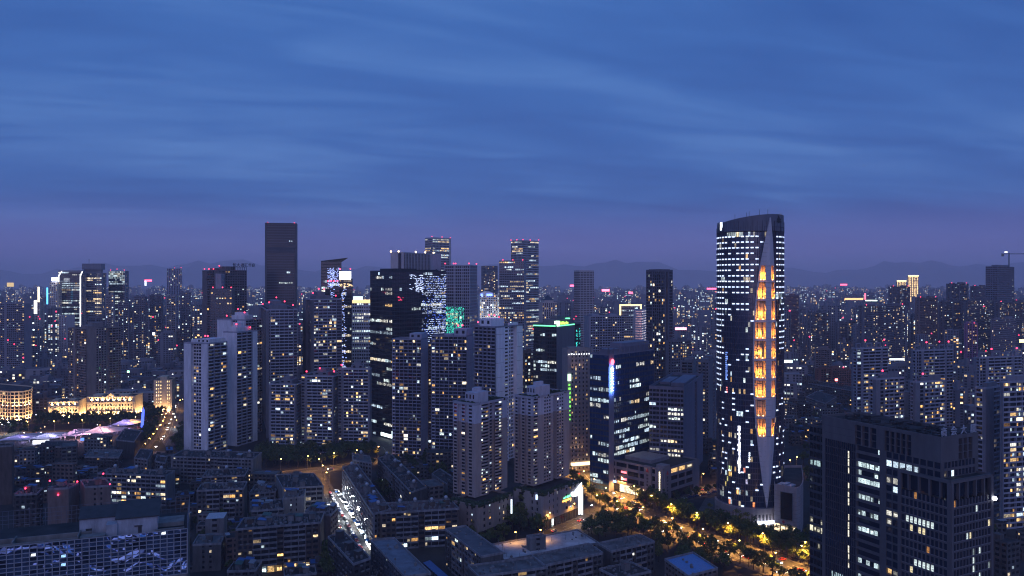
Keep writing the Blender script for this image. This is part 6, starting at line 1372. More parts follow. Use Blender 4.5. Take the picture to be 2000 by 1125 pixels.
for i, (lab, bx, top, nf, p, col) in enumerate(MID):
    wm = wall_mat(tuple(c_ * .72 for c_ in col), .8, .16); k = i % 3
    segs = [[wal(.05), grd(.28, p, bay=3.1, pw=.8), grd(.07, p * .3, inset=1.8, bay=2.6), grd(.28, p, bay=3.1, pw=.8), grd(.07, p * .3, inset=1.8, bay=2.6), grd(.2, p, bay=3.1, pw=.8), wal(.05)], [wal(.08), bal(.4, p, unit=4), wal(.06), bal(.38, p, unit=4), wal(.08)], [grd(1, p, bay=3.0, pw=1.0, sp=.42)]][k]
    small = [wal(.5), grd(.3, p * .5, bay=3), wal(.2)]
    Ls, Rs = (segs, small) if bx[1] - bx[0] > bx[2] - bx[1] else (small, segs)
    nf = max(4, round(HT(top, bx[3]) / 3.1))
    b = tower(lab, bx, top, nf, Ls, Rs, wm, name='apartment_block', cat='apartment block', pents=((.2, .8, .1, .3, 3), (.2, .8, .55, .85, 4)), fin=False)
    if i in (3, 6, 7, 8, 9, 12): b.beacons(((.1, .1, 0), (.1, .9, 0)))
    if 'red roof sign' in lab and 'above' not in lab:
        for f in (.05, .62): m = MB(); m.box(b.at(0, f, b.h + 1) + Vector((0, -1, 0)), b.at(0, f + .32, 0) - b.at(0, f, 0), (0, .6, 0), (0, 0, 2.2)); m.build('red_roof_sign', emit_mat('sign_red_far', (1, .06, .15), 5), b.o)
    if 'blue roof sign' in lab: m = MB(); m.box(b.at(0, .1, b.h + 1) + Vector((0, -1, 0)), b.at(0, .45, 0) - b.at(0, .1, 0), (0, .6, 0), (0, 0, 3)); m.build('blue_roof_sign', emit_mat('sign_blue2', (.35, .5, 1), 6), b.o)
    if 'eaves lamps' in lab:
        m = MB()
        for q in range(12): pp = b.at(0, .1 + .07 * q, b.h - 3); m.box(pp + Vector((0, -1, 0)), (1.2, 0, 0), (0, .5, 0), (0, 0, 2.4))
        m.box(b.at(0, .08, b.h - .5) + Vector((0, -1, 0)), b.at(0, .9, 0) - b.at(0, .08, 0), (0, .5, 0), (0, 0, .8)); m.build('eaves_lamps', emit_mat('eaves_white', (.9, .95, 1), 3), b.o, 'stuff')
    b.finish()
# white school-like building with blue roof in the dark quarter
lowrise('bright white three-storey building with a blue-capped corner in the dark quarter', (1574, 776), (1612, 789), (1634, 776), 14, 'white', p=.05, left='g', right='g', huts=0, sheets=0, clutter=4, seed=60)
lowrise('small white gabled house front low right of the round tower', (1522, 818), (1547, 818), (1552, 812), 9, 'white', p=.1, left='g', right='w', huts=0, sheets=0, clutter=2, seed=61)
lowrise('long flat roofed building across the dark quarter', (1578, 749), (1664, 764), (1670, 757), 16, 'grey', p=.05, huts=1, sheets=1, clutter=10, seed=62)
lowrise('amber-lit low white building right of the round tower', (1527, 722), (1545, 720), (1552, 714), 12, 'white', p=.1, huts=0, sheets=0, clutter=2, seed=63)
# --- distant individual buildings
FARW = [wall_mat(tuple(q_ * .75 for q_ in c), .85, .12) for c in ((.24, .23, .27), (.30, .28, .32), (.18, .18, .22), (.26, .21, .21), (.38, .36, .40), (.15, .15, .19))]
def far_proto(w, d, h, seed):
    rg = random.Random(seed); W, Gm = MB(), MB(); nf = max(3, int(h / 3.3)); nb = max(3, int(w / 4.0)); p = rg.choice((.06, .1, .14, .22, .34)); lit = lit_res(p, rg.choice((.35, .6, .8)), 1.5, seed) if rg.random() < .75 else lit_office(p * 1.6, 1.3, .3, seed=seed)
    fh = h / nf
    W.box((-w / 2, -d / 2 + .3, 0), (w, 0, 0), (0, d - .3, 0), (0, 0, h), 'b')
    cols = [rg.random() < .8 for _ in range(nb)]
    for k in range(nf):
        for j in range(nb):
            if not cols[j]: continue
            x = -w / 2 + w * (j + .18) / nb; x1 = -w / 2 + w * (j + .82) / nb; z = k * fh + fh * .3; Gm.q((x, -d / 2 + .25, z), (x1, -d / 2 + .25, z), (x1, -d / 2 + .25, z + fh * .62), (x, -d / 2 + .25, z + fh * .62), lit(k, j, nf, nb))
        for s in (-1, 1):
            for j in range(max(1, int(d / 5))):
                n_ = max(1, int(d / 5)); y = -d / 2 + d * (j + .3) / n_; y1 = y + d * .4 / n_; z = k * fh + fh * .3; X = s * (w / 2 + .05)
                Gm.q((X, y if s > 0 else y1, z), (X, y1 if s > 0 else y, z), (X, y1 if s > 0 else y, z + fh * .6), (X, y if s > 0 else y1, z + fh * .6), lit(k, j, nf, nb))
    for j in range(nb + 1):
        if j % 2 == 0: W.box((-w / 2 + w * j / nb - .4, -d / 2 - .1, 0), (.8, 0, 0), (0, .4, 0), (0, 0, h), 'bk')
    if rg.random() < .7: W.cbox(rg.uniform(-w / 5, w / 5), 0, h, w * rg.uniform(.25, .6), d * .6, rg.uniform(2.5, 6))
    if rg.random() < .3: W.cbox(rg.uniform(-w / 4, w / 4), 0, h, w * .2, d * .3, rg.uniform(6, 10))
    for s in (-1, 1): W.box((-w / 2, -d / 2 + (0 if s < 0 else d - .4), h), (w, 0, 0), (0, .4, 0), (0, 0, 1.1), 'b')
    wm = W.mesh('wall', rg.choice(FARW)); gm = Gm.mesh('window_glass', GLFAR)
    return wm, gm, w, d, h
protos = []
for i in range(44):
    hgt = random.Random(i + 900).choice((16, 20, 24, 33, 45, 55, 60, 66, 75, 90, 99, 105)); w_ = random.Random(i + 50).uniform(18, 46); protos.append(far_proto(w_, random.Random(i + 80).uniform(13, 20), hgt, 1000 + i))
LOWP = [p for p in protos if p[4] <= 33]; HIP = [p for p in protos if p[4] > 33]
far_lab = {0: 'hazy distant block on the left skyline beyond the floodlit hotels', 1: 'hazy distant block in the gaps behind the dark slab skyscraper and central towers', 2: 'hazy distant block between the far office pair and the round tower', 3: 'hazy distant block on the right skyline beyond the round tower'}
rg = random.Random(31); nfar = 0; mass = []; cand = []
def zone(px): return 0 if px < 395 else (1 if px < 980 else (2 if px < 1420 else 3))
for _ in range(9000):
    Y = 860 * (9000 / 860) ** rg.random(); px = rg.uniform(-60, 2060); x, y = P(px, Y); cand.append((Y, px, x))
cand.sort()
grid = {}
def grid_free(x, y, r):
    gx, gy = int(x // 80), int(y // 80)
    for i in range(gx - 1, gx + 2):
        for j in range(gy - 1, gy + 2):
            for fx, fy, fr in grid.get((i, j), ()):
                if (fx - x) ** 2 + (fy - y) ** 2 < (fr * .72 + r * .72) ** 2: return False
    return True
for Y, px, x in cand:
    hi = rg.random() < (.18 if Y < 1300 else .38 if Y < 2600 else .45)
    pr = rg.choice(HIP if hi else LOWP); wm, gm, w, d, h = pr; r = math.hypot(w, d) / 2
    if Y < 1400 and h > 60: continue
    if px < 345 and Y < 930: continue
    if 1380 < px < 1720 and Y < 1560 and h > 24: continue
    if px < 360 and Y < 1350 and h > 24: continue
    if not grid_free(x, Y, r) or not free(x, Y, r) or not off_road(x, Y, r): continue
    grid.setdefault((int(x // 80), int(Y // 80)), []).append((x, Y, r))
    a = rg.gauss(.12, .3); sc = rg.uniform(.85, 1.12)
    if nfar < 300 and (Y < 2300 or h > 50):
        z = zone(px); fl_ = far_lab[z].replace('hazy distant block', 'hazy distant %s%s block' % ('low ' if h < 40 else ('tall ' if h > 80 else ''), 'wide' if w > 34 else 'slim')); o = thing('distant_building', fl_, 'building', (x, Y, 0), a, fl_); o.scale = (1, 1, sc)
        for nm, me in (('wall', wm), ('window_glass', gm)):
            c = bpy.data.objects.new(nm, me); C.objects.link(c); c.parent = o
            if nm == 'window_glass': c['kind'] = 'stuff'
        nfar += 1
    else: mass.append((x, Y, a, sc, pr))
print('far things', nfar, 'mass', len(mass))
# --- everything still farther: one mass
def far_mass():
    W, Gm = [], []
    vs, fs, vg, fg, cg = [], [], [], [], []; nv = ng = 0; cache = {}
    for x, Y, a, sc, (wm, gm, w, d, h) in mass:
        for me, tgt in ((wm, 0), (gm, 1)):
            if me.name not in cache:
                co = np.empty(len(me.vertices) * 3, np.float32); me.vertices.foreach_get('co', co); lo = np.empty(len(me.loops), np.int32); me.loops.foreach_get('vertex_index', lo)
                cc = None
                if tgt: cc = np.empty(len(me.polygons) * 4, np.float32); me.attributes['glow'].data.foreach_get('color', cc); cc = cc.reshape(-1, 4)
                cache[me.name] = (co.reshape(-1, 3), lo.reshape(-1, 4), cc)
            co, lo, cc = cache[me.name]
            if tgt and Y > 1900:
                keep = cc[:, :3].sum(1) > 0; lo_ = lo[keep]; cc_ = cc[keep]; idx = lo_.ravel(); co_ = co[idx]; lo_ = np.arange(len(idx), dtype=np.int32).reshape(-1, 4)
            else: co_, lo_, cc_ = co, lo, cc
            ca, sa = math.cos(a), math.sin(a); q = np.empty_like(co_); q[:, 0] = x + co_[:, 0] * ca - co_[:, 1] * sa; q[:, 1] = Y + co_[:, 0] * sa + co_[:, 1] * ca; q[:, 2] = co_[:, 2] * sc
            if tgt: vg.append(q); fg.append(lo_ + ng); cg.append(cc_); ng += len(q)
            else: vs.append(q); fs.append(lo_ + nv); nv += len(q)
    def mk(name, v, f, mat, col=None):
        me = bpy.data.meshes.new(name); v = np.concatenate(v); f = np.concatenate(f); me.vertices.add(len(v)); me.vertices.foreach_set('co', v.ravel()); me.loops.add(f.size); me.loops.foreach_set('vertex_index', f.ravel().astype(np.int32))
        me.polygons.add(len(f)); me.polygons.foreach_set('loop_start', np.arange(0, f.size, 4, dtype=np.int32)); me.polygons.foreach_set('loop_total', np.full(len(f), 4, np.int32)); me.update(calc_edges=True); me.materials.append(mat)
        if col is not None: at = me.attributes.new('glow', 'FLOAT_COLOR', 'FACE'); at.data.foreach_set('color', np.concatenate(col).ravel())
        o = bpy.data.objects.new(name, me); C.objects.link(o); print(name, len(f)); return o
    o = mk('distant_city', vs, fs, FARW[0]); o['kind'] = 'stuff'; tag(o, 'mass of far city blocks fading into the haze', 'city')
    w = mk('window_glass', vg, fg, GLFAR, cg); w.parent = o; w['kind'] = 'stuff'
far_mass()
# --- far lights: street lamps, roof beacons and signs too small to tell apart
def far_lights():
    rg = random.Random(17); streets = []
    for _ in range(26):
        Y = 900 * (5200 / 900) ** rg.random(); x, y = P(rg.uniform(-40, 2040), Y); a = rg.choice((.15, 1.35, -.6, 1.9)) + rg.uniform(-.2, .2); streets.append((x, y, math.cos(a), math.sin(a), rg.uniform(200, 900)))
    for nm, lab, n, cols, st, zr, sz, yr in (('distant_street_lights', 'scattered far street lamps twinkling low over the city', 1700, None, (1, .6, .25), (4, 12), (.5, .9), (780, 6500)), ('distant_red_beacons', 'far red warning lamps on the skyline roofs', 330, None, (1, .05, .14), (36, 112), (.8, 1.5), (950, 5200)), ('distant_white_lights', 'far white lamps and signs over the city', 700, None, (.8, .88, 1), (4, 40), (.5, 1.2), (800, 6500))):
        m = MB(); k = 0
        for _ in range(n):
            Y = yr[0] * (yr[1] / yr[0]) ** rg.random(); px = rg.uniform(-40, 2040)
            if 345 < px < 1560 and Y < 930: continue
            if px > 1640 and Y < 900: continue
            x, y = P(px, Y); line = nm == 'distant_street_lights' and rg.random() < .55
            if line: sx, sy, ca, sa, ln = rg.choice(streets); t = round(rg.uniform(-ln, ln) / 24) * 24; x, y = sx + ca * t + rg.uniform(-3, 3), sy + sa * t + rg.uniform(-3, 3); Y = y; px = HX + x / max(y, 1) * FPX
            if Y < 780 or not -40 < px < 2040 or (345 < px < 1560 and Y < 930) or (px > 1640 and Y < 900): continue
            if nm != 'distant_red_beacons' and not free(x, y, 2): continue
            r = rg.uniform(*sz) * (.55 + Y / 2600); z = rg.uniform(*zr); k = len(m.v); m.v += [(x - r, y, z), (x + r, y, z), (x, y - r, z), (x, y + r, z), (x, y, z - r), (x, y, z + r)]
            for f in ((0, 2, 5), (2, 1, 5), (1, 3, 5), (3, 0, 5), (2, 0, 4), (1, 2, 4), (3, 1, 4), (0, 3, 4)): m.f.append(tuple(k + i for i in f)); m.c.append((0, 0, 0))
        o = m.build(nm, emit_mat(nm, st, 3.2 if 'red' not in nm else 2.8)); o['kind'] = 'stuff'; tag(o, lab, 'lights')
far_lights()
# --- named far signs, and glowing boxes for other far lights
for px, py, Y, w, h, col, st, lab in ((289, 548, 1900, 17, 4, (1, .1, .2), 5, 'red roof sign on the left skyline'), (284, 553, 1900, 3, 12, (.8, .9, 1), 4, 'white upright sign under the red one on the left skyline'), (69, 600, 1450, 5, 24, (.95, .92, 1), 3, 'tall white light panel on the left'), (75, 575, 1500, 3, 28, (1, .85, .6), 2.5, 'slim warm upright light left of the white-edged tower'),
        (92, 578, 1550, 2.4, 32, (.1, .5, 1), 3, 'slim blue upright light left of the white-edged tower'), (1183, 567, 1500, 14, 4, (1, .12, .2), 6, 'red roof sign between the ribbed tower and the lone glass tower'), (1232, 572, 1600, 8, 4, (1, .1, .2), 4, 'small red roof sign near the lone glass tower'), (1117, 558, 1700, 8, 4, (1, .12, .25), 4, 'red sign left of the ribbed tower'),
        (1390, 564, 1500, 17, 3, (1, .08, .18), 5, 'red line of letters left of the round tower'), (1330, 642, 1000, 14, 3, (1, .3, .4), 4, 'pink-white shop sign low left of the round tower'), (20, 556, 2400, 20, 12, (1, .72, .35), .9, 'glowing box for a far warm-lit block face at the left skyline'), (300, 652, 1200, 3, 4, (.95, .95, 1), 4, 'small white light near the white estate'), (1668, 584, 2200, 50, 5, (1, .5, .2), 2.2, 'far amber string of lamps on the right skyline'), (1648, 556, 2600, 22, 5, (1, .1, .2), 4, 'far red roof line on the right skyline'),  # the warm block face is painted as an emissive box
        (1702, 587, 1800, 26, 2.5, (.75, .95, .8), 3, 'pale green light bar on the right'), (1690, 579, 1900, 3, 15, (1, .15, .25), 2.5, 'slim red upright sign on the right'), (1752, 702, 900, 16, 1.6, (.75, .85, 1), 3.5, 'bright white and blue stall lights behind the banded towers'), (1538, 706, 820, 10, 2.6, (.7, .95, 1), 4, 'white-green lit sign right of the round tower'), (1634, 742, 790, 2.2, 2.2, (1, .15, .15), 8, 'round red lamp in the dark low quarter'), (1997, 666, 1000, 6, 4, (1, .55, .2), 5, 'bright amber glow at the right edge'), (250, 726, 960, 2, 2, (.3, 1, .5), 9, 'small green lamp left of the white estate')):
    x, y = P(px, Y); m = MB(); z = HT(py, Y); m.box((x - w / 2, y, z - h / 2), (w, 0, 0), (0, 1.2, 0), (0, 0, h)); tag(m.build('sign_or_glow_box', emit_mat('farglow_%d_%d' % (px, py), col, st)), lab, 'sign')
# ------------------------------------------------------------------ trees, lamps, cars
LEAF = []
for nm, col in (('leaf_dark', (.045, .072, .018)), ('leaf_mid', (.07, .105, .022)), ('leaf_olive', (.10, .11, .02))):
    m, n, l, b = new_mat(nm); b.inputs['Roughness'].default_value = .7; oi = n.new('ShaderNodeObjectInfo'); no = n.new('ShaderNodeTexNoise'); no.inputs['Scale'].default_value = .8; tc = n.new('ShaderNodeTexCoord'); l.new(tc.outputs['Object'], no.inputs['Vector'])
    rp = n.new('ShaderNodeValToRGB'); l.new(no.outputs['Fac'], rp.inputs[0]); rp.color_ramp.elements[0].position = .3; rp.color_ramp.elements[0].color = tuple(c * .55 for c in col) + (1,); rp.color_ramp.elements[1].position = .7; rp.color_ramp.elements[1].color = tuple(c * 1.5 for c in col) + (1,)
    l.new(rp.outputs[0], b.inputs['Base Color']); tr = n.new('ShaderNodeBsdfTranslucent'); l.new(rp.outputs[0], tr.inputs[0]); mx = n.new('ShaderNodeMixShader'); mx.inputs[0].default_value = .35; l.new(b.outputs[0], mx.inputs[1]); l.new(tr.outputs[0], mx.inputs[2]); l.new(mx.outputs[0], n['Material Output'].inputs[0]); LEAF.append(m)
BARK = wall_mat((.07, .055, .045), .9, .3, 2)
def tree_meshes(seed, conical=False):
    rg = random.Random(seed); tr = MB(); lf = MB(); H = 11.0; ht = 3.6
    def limb(p, q, r0, r1):
        d = (q - p); u = d.orthogonal().normalized(); v = d.normalized().cross(u); k = len(tr.v)
        for c, r in ((p, r0), (q, r1)):
            for i in range(6): a = i * math.pi / 3; tr.v.append(tuple(c + u * (r * math.cos(a)) + v * (r * math.sin(a))))
        for i in range(6): j = (i + 1) % 6; tr.f.append((k + i, k + j, k + 6 + j, k + 6 + i)); tr.c.append((0, 0, 0))
    top = Vector((rg.uniform(-.3, .3), rg.uniform(-.3, .3), ht)); limb(Vector((0, 0, 0)), top, .28, .2); cl = []
    nl = rg.randint(6, 8)
    for i in range(nl):
        a = 2 * math.pi * i / nl + rg.uniform(-.4, .4); rr = rg.uniform(1.6, 3.4) * (.55 if conical else 1); z = rg.uniform(5.0, 8.6); q = Vector((rr * math.cos(a), rr * math.sin(a), z)); limb(top, q, .13, .04); cl.append((q, rg.uniform(1.3, 2.1)))
    cl.append((Vector((0, 0, 8.8)), 1.9)); cl.append((Vector((rg.uniform(-1, 1), rg.uniform(-1, 1), 10.0 if not conical else 12)), 1.3)); limb(top, Vector((0, 0, 9)), .16, .04)
    for c, r in cl:
        for k in range(int(62 * r * r / 2.6)):
            d = Vector((rg.gauss(0, 1), rg.gauss(0, 1), rg.gauss(0, 1))).normalized() * (r * rg.uniform(.45, 1.12)); d.z *= .8; p = c + d; s = rg.uniform(.32, .62); n = (d.normalized() + Vector((rg.gauss(0, .6), rg.gauss(0, .6), rg.gauss(.3, .6)))).normalized(); u = n.orthogonal().normalized(); u = (u * math.cos(k) + n.cross(u) * math.sin(k)); v = n.cross(u)
            lf.q(tuple(p - u * s), tuple(p - v * s * .7), tuple(p + u * s), tuple(p + v * s * .7))
    return tr.mesh('trunk', BARK), lf
TREES = []
for i in range(6):
    t, lf = tree_meshes(300 + i, i == 5); TREES.append((t, lf.mesh('crown', LEAF[i % 3])))
SPECS = []
def tree(x, y, s, label, group, kind=None, z=0): SPECS.append((x, y, s, label, group, kind))
def along(pts, step, off, jit=.8):
    out = []; carry = 0
    for a, b in zip(pts, pts[1:]):
        a, b = V2(a), V2(b); d = b - a; L = d.length; u = d / L; n = Vector((-u.y, u.x, 0)); t = carry
        while t < L: p = a + u * t + n * off; out.append((p.x + rnd.uniform(-jit, jit), p.y + rnd.uniform(-jit, jit), math.atan2(u.y, u.x))); t += step
        carry = t - L
    return out
def in_frame(x, y, z=6):
    px = HX + x / y * FPX; py = HY + (CAM - z) * FPX / y; return -25 < px < 2025 and py < 1150
def nth(i): return '%d%s' % (i, 'th' if 10 < i % 100 < 14 else {1: 'st', 2: 'nd', 3: 'rd'}.get(i % 10, 'th'))
def plant(spots, s, label, group=None, **k):
    i = 0
    for x, y, *_ in spots:
        if in_frame(x, y): i += 1; tree(x, y, s, '%s, %s from its far end' % (label, nth(i)), group or label, **k)
bvn = BV[2:]
plant(along(bvn, 6.0, -15), .86, 'street tree along the far kerb of the boulevard'); plant(along(BV[3:], 4.6, 14.6), 1.02, 'street tree along the near kerb of the boulevard'); plant(along(BV[4:], 5.2, 20.5, 1.6), 1.05, 'street tree in the outer near row beside the boulevard')
plant(along(BV[1:4], 9, 17), .9, 'street tree on the boulevard beside the shop podiums'); plant(along(BV2[1:], 10, -9.5), .8, 'street tree along the cross street behind the junction')
def patch(pxs, pys, n, s, label, rmin=4.2, **k):
    pts = []; tries = 0
    while len(pts) < n and tries < n * 30:
        tries += 1; x, y = G(rnd.uniform(*pxs), rnd.uniform(*pys))
        if all((x - a) ** 2 + (y - b) ** 2 > rmin ** 2 for a, b in pts) and free(x, y, 1) and off_road(x, y, 1): pts.append((x, y))
    for x, y in pts: tree(x, y, s, label, label, **k)
patch((506, 735), (882, 913), 80, 1.05, 'dark tree in the amber-lit belt below the estate towers', 5.0)
patch((75, 262), (822, 838), 44, 1.15, 'dark tree in the row before the golden hotels', 6.0)
patch((280, 362), (800, 892), 40, 1.1, 'dark park tree beside the tents and the white tower', 6.5)
patch((0, 75), (835, 862), 10, 1.0, 'tree by the bright corner at the left edge', 7)
patch((735, 900), (890, 1000), 36, .95, 'dark courtyard tree between the old slabs', 6)
patch((1000, 1130), (1018, 1046), 20, 1.25, 'big dark tree before the white-sign podium', 6)
patch((905, 990), (1046, 1068), 9, .9, 'small tree before the glowing shopfront', 5)
patch((640, 668), (1100, 1140), 7, 1.1, 'black tree at the foot of the shop street', 5)
patch((1150, 1300), (1022, 1058), 22, 1.05, 'dark tree in the green by the low pale roofs', 6.5)
patch((1270, 1420), (1062, 1120), 14, .95, 'dark tree beside the blue-roofed building', 6)
patch((380, 520), (985, 1125), 14, .8, 'small dark tree among the old blocks', 7)
patch((1395, 1590), (1050, 1085), 14, .9, 'tree on the forecourt of the round tower', 6)
patch((1560, 1660), (880, 960), 14, 1.0, 'tree behind the annex of the round tower', 7)
patch((1880, 1960), (1010, 1120), 14, 1.0, 'dark tree at the lower right edge', 7)
patch((1540, 1700), (730, 860), 22, .9, 'dark tree in the quarter right of the round tower', 9)
patch((1250, 1330), (735, 790), 14, .9, 'dark tree behind the blue-black office tower', 7)
patch((0, 350), (700, 790), 40, .95, 'far dark tree between the left-hand blocks', 12)
def plant_all():
    """the largest 300 in view stand alone; the small rest is one mass of trees"""
    SPECS.sort(key=lambda t: t[1] / t[2]); near, far = SPECS[:298], SPECS[298:]
    for x, y, s, label, group, kind in near:
        t, c = TREES[rnd.randrange(6) if kind is None else kind]; o = thing('broadleaf_tree', label, 'tree', (x, y, 0), rnd.uniform(0, 6.28), group); s *= rnd.uniform(.68, 1.3); o.scale = (s * rnd.uniform(.82, 1.25), s * rnd.uniform(.82, 1.25), s)
        for nm, me in (('trunk', t), ('crown', c)): q = bpy.data.objects.new(nm, me); C.objects.link(q); q.parent = o
    vs, fs, nv = [], [], 0; cache = {}
    for x, y, s, *_ in far:
        me = TREES[rnd.randrange(6)][1]
        if me.name not in cache:
            co = np.empty(len(me.vertices) * 3, np.float32); me.vertices.foreach_get('co', co); lo = np.empty(len(me.loops), np.int32); me.loops.foreach_get('vertex_index', lo); cache[me.name] = (co.reshape(-1, 3), lo.reshape(-1, 4))
        co, lo = cache[me.name]; a = rnd.uniform(0, 6.28); q = np.empty_like(co); q[:, 0] = x + s * (co[:, 0] * math.cos(a) - co[:, 1] * math.sin(a)); q[:, 1] = y + s * (co[:, 0] * math.sin(a) + co[:, 1] * math.cos(a)); q[:, 2] = co[:, 2] * s; vs.append(q); fs.append(lo + nv); nv += len(q)
    if vs:
        v = np.concatenate(vs); f = np.concatenate(fs); me = bpy.data.meshes.new('distant_trees'); me.vertices.add(len(v)); me.vertices.foreach_set('co', v.ravel()); me.loops.add(f.size); me.loops.foreach_set('vertex_index', f.ravel().astype(np.int32)); me.polygons.add(len(f)); me.polygons.foreach_set('loop_start', np.arange(0, f.size, 4, dtype=np.int32)); me.polygons.foreach_set('loop_total', np.full(len(f), 4, np.int32)); me.update(calc_edges=True); me.materials.append(LEAF[0])
        o = bpy.data.objects.new('distant_trees', me); C.objects.link(o); o['kind'] = 'stuff'; tag(o, 'dark masses of far trees between the blocks', 'trees')
    print('trees', len(near), 'massed', len(far))
plant_all()
# ------------------------------------------------------------------ street lamps
pole = MB(); pole.cyl(0, 0, 0, .11, 8.6, 8, .07); pole.cyl(0, 0, 0, .22, .5, 8); pm_ = pole.mesh('pole', STEEL)
arm = MB(); arm.box((-.05, -.05, 8.5), (1.9, 0, .25), (0, .1, 0), (0, 0, .1)); am_ = arm.mesh('arm', STEEL)
hd = MB(); hd.box((1.5, -.2, 8.62), (.9, 0, .06), (0, .4, 0), (0, 0, .16)); hm_ = hd.mesh('lamp_head', STEEL)
lens = {}
for nm, col, st in (('amber', (1, .5, .1), 60), ('white', (.85, .92, 1), 60)):
    g = MB(); g.ball(1.95, 0, 8.45, .34, 8, 5, .6); lens[nm] = g.mesh('lamp_lens', emit_mat('lamp_' + nm, col, st))
nlamp = 0
def lamp(x, y, rz, power, label, group, col='amber', light=True):
    global nlamp
    o = thing('street_lamp', label, 'street lamp', (x, y, .13), rz, group); o.scale = (1, 1, 1.3)
    up = None
    for nm, me in (('pole', pm_), ('arm', am_), ('lamp_head', hm_), ('lamp_lens', lens[col])):
        q = bpy.data.objects.new(nm, me); C.objects.link(q); q.parent = up if nm == 'lamp_lens' else o; up = q
    if light:
        li = bpy.data.lights.new('lamp_light', 'SPOT'); li.spot_size = R(160); li.spot_blend = .5; li.energy = power; li.color = (1, .46, .09) if col == 'amber' else (.85, .93, 1); li.shadow_soft_size = .25; q = bpy.data.objects.new('lamp_light', li); C.objects.link(q); q.parent = o; q.location = (2.0, 0, 8.0)
    nlamp += 1
GLP = 'amber street lamps'
for pts, st, of, pw, lab in ((BV[1:], 25, 12.4, 48000, 'amber street lamp on the near kerb of the boulevard'), (BV[1:], 25, -12.4, 48000, 'amber street lamp on the far kerb of the boulevard'), (BV2, 26, 8.2, 10000, 'amber street lamp on the cross street'), (ST2, 22, 8.3, 8500, 'amber street lamp on the street behind the old blocks'), (ST3, 24, 8.6, 5500, 'amber street lamp on the street by the tents'), (ST4, 26, 7.6, 8000, 'amber street lamp before the golden hotels'), (ST1[:2], 24, 8.9, 7000, 'amber street lamp at the top of the shop street')):
    li_n = 0
    for x, y, a in along(pts, st, of, 0):
        if in_frame(x, y): li_n += 1; lamp(x, y, a - (math.pi / 2 if of > 0 else -math.pi / 2), pw, '%s, %s from its far end' % (lab, nth(li_n)), lab)
for i, (px, py, pw, c, lab) in enumerate(((1567, 1096, 7000, 'amber', 'lone amber lamp on the forecourt at the lower right'), (1545, 925, 5000, 'amber', 'amber lamp behind the annex, left of two'), (1556, 918, 5000, 'amber', 'amber lamp behind the annex, right of two'), (1062, 1072, 4200, 'amber', 'amber lamp lighting shrubs by the white cube house'), (1008, 1075, 3000, 'amber', 'amber lamp by the low sheet roofs'), (1152, 1022, 5500, 'white', 'white lamp at the junction plaza, left of two'), (1200, 1012, 5500, 'amber', 'amber lamp at the junction plaza, right of two'), (558, 968, 2500, 'white', 'white lamp in the alley beside the dark flat roof'), (1535, 735, 9000, 'amber', 'amber lamp by the low white building right of the round tower'), (1528, 745, 9000, 'amber', 'amber lamp in the yard right of the round tower'), (1120, 860, 5200, 'amber', 'amber lamp at the foot of the buff hotel'), (1140, 905, 4000, 'amber', 'amber lamp among trees below the buff hotel'),
    (20, 846, 7000, 'white', 'bright white lamp at the left edge corner'), (8, 850, 7000, 'white', 'white lamp by the curved hotel'), (350, 800, 6000, 'amber', 'amber lamp by the white estate tower, upper of two'), (345, 835, 6000, 'white', 'white lamp by the white estate tower, lower of two'), (85, 690, 12000, 'amber', 'amber lamp on the far street left of the brown tower, first of three'), (93, 680, 12000, 'amber', 'amber lamp on the far street left of the brown tower, second of three'), (75, 700, 12000, 'amber', 'amber lamp on the far street left of the brown tower, third of three'), (470, 1104, 500, 'amber', 'dim amber lamp in the alley left of the lit shopfronts'))):
    x, y = G(px, py); lamp(x, y, rnd.uniform(0, 6), pw, lab, None, c)
# shop street: bright shopfront strip on its right-hand side
def shop_strip():
    mid = [V2(p) for p in ST1]; o = thing('shop_row', 'glaring white row of shopfronts along the street', 'shops', (mid[2].x, mid[2].y, 0)); c0 = mid[2]; rg = random.Random(9)
    cols = ((.85, .93, 1), (1, .93, .78), (.95, .97, 1), (.7, .85, 1), (1, .8, .5)); mats = [emit_mat('shopfront_%d' % i, c, 5.5, True) for i, c in enumerate(cols)]; k = 0
    for a, b in zip(mid[1:], mid[2:]):
        d = b - a; L = d.length; u = d / L; n = Vector((-u.y, u.x, 0)); x = 0
        while x < L - 4:
            w = rg.uniform(3, 5.5)
            if (a + u * x).y > 452 and rg.random() > .14:
                dz = rg.uniform(-.9, .9); dn = rg.uniform(-.5, .4)
                m = MB(); p = a + u * x + n * 12.0 - c0; m.box(p + n * dn + Vector((0, 0, .2)), u * (w - rg.uniform(.5, 1.6)), n * 1.0, (0, 0, 2.7 + dz), 'b'); m.build('shopfront', rg.choice(mats), o)
                m = MB(); m.box(p - n * (1.0 + rg.random()) + Vector((0, 0, 3.2 + dz)), u * (w - .3), n * 2.4, (0, 0, .25)); m.build('awning', rg.choice((DARK, BLUESHEET, CONC)), o)
                if rg.random() < .3:
                    li = bpy.data.lights.new('shop_spill_light', 'POINT'); li.energy = 1500; li.color = (.9, .95, 1); li.shadow_soft_size = .4; lo = bpy.data.objects.new('shop_spill_light', li); C.objects.link(lo); lo.parent = o; lo.location = p - n * 3 + Vector((0, 0, 3.6))  # added point light, imitates shopfront glow spilling onto the street
            x += w
shop_strip()
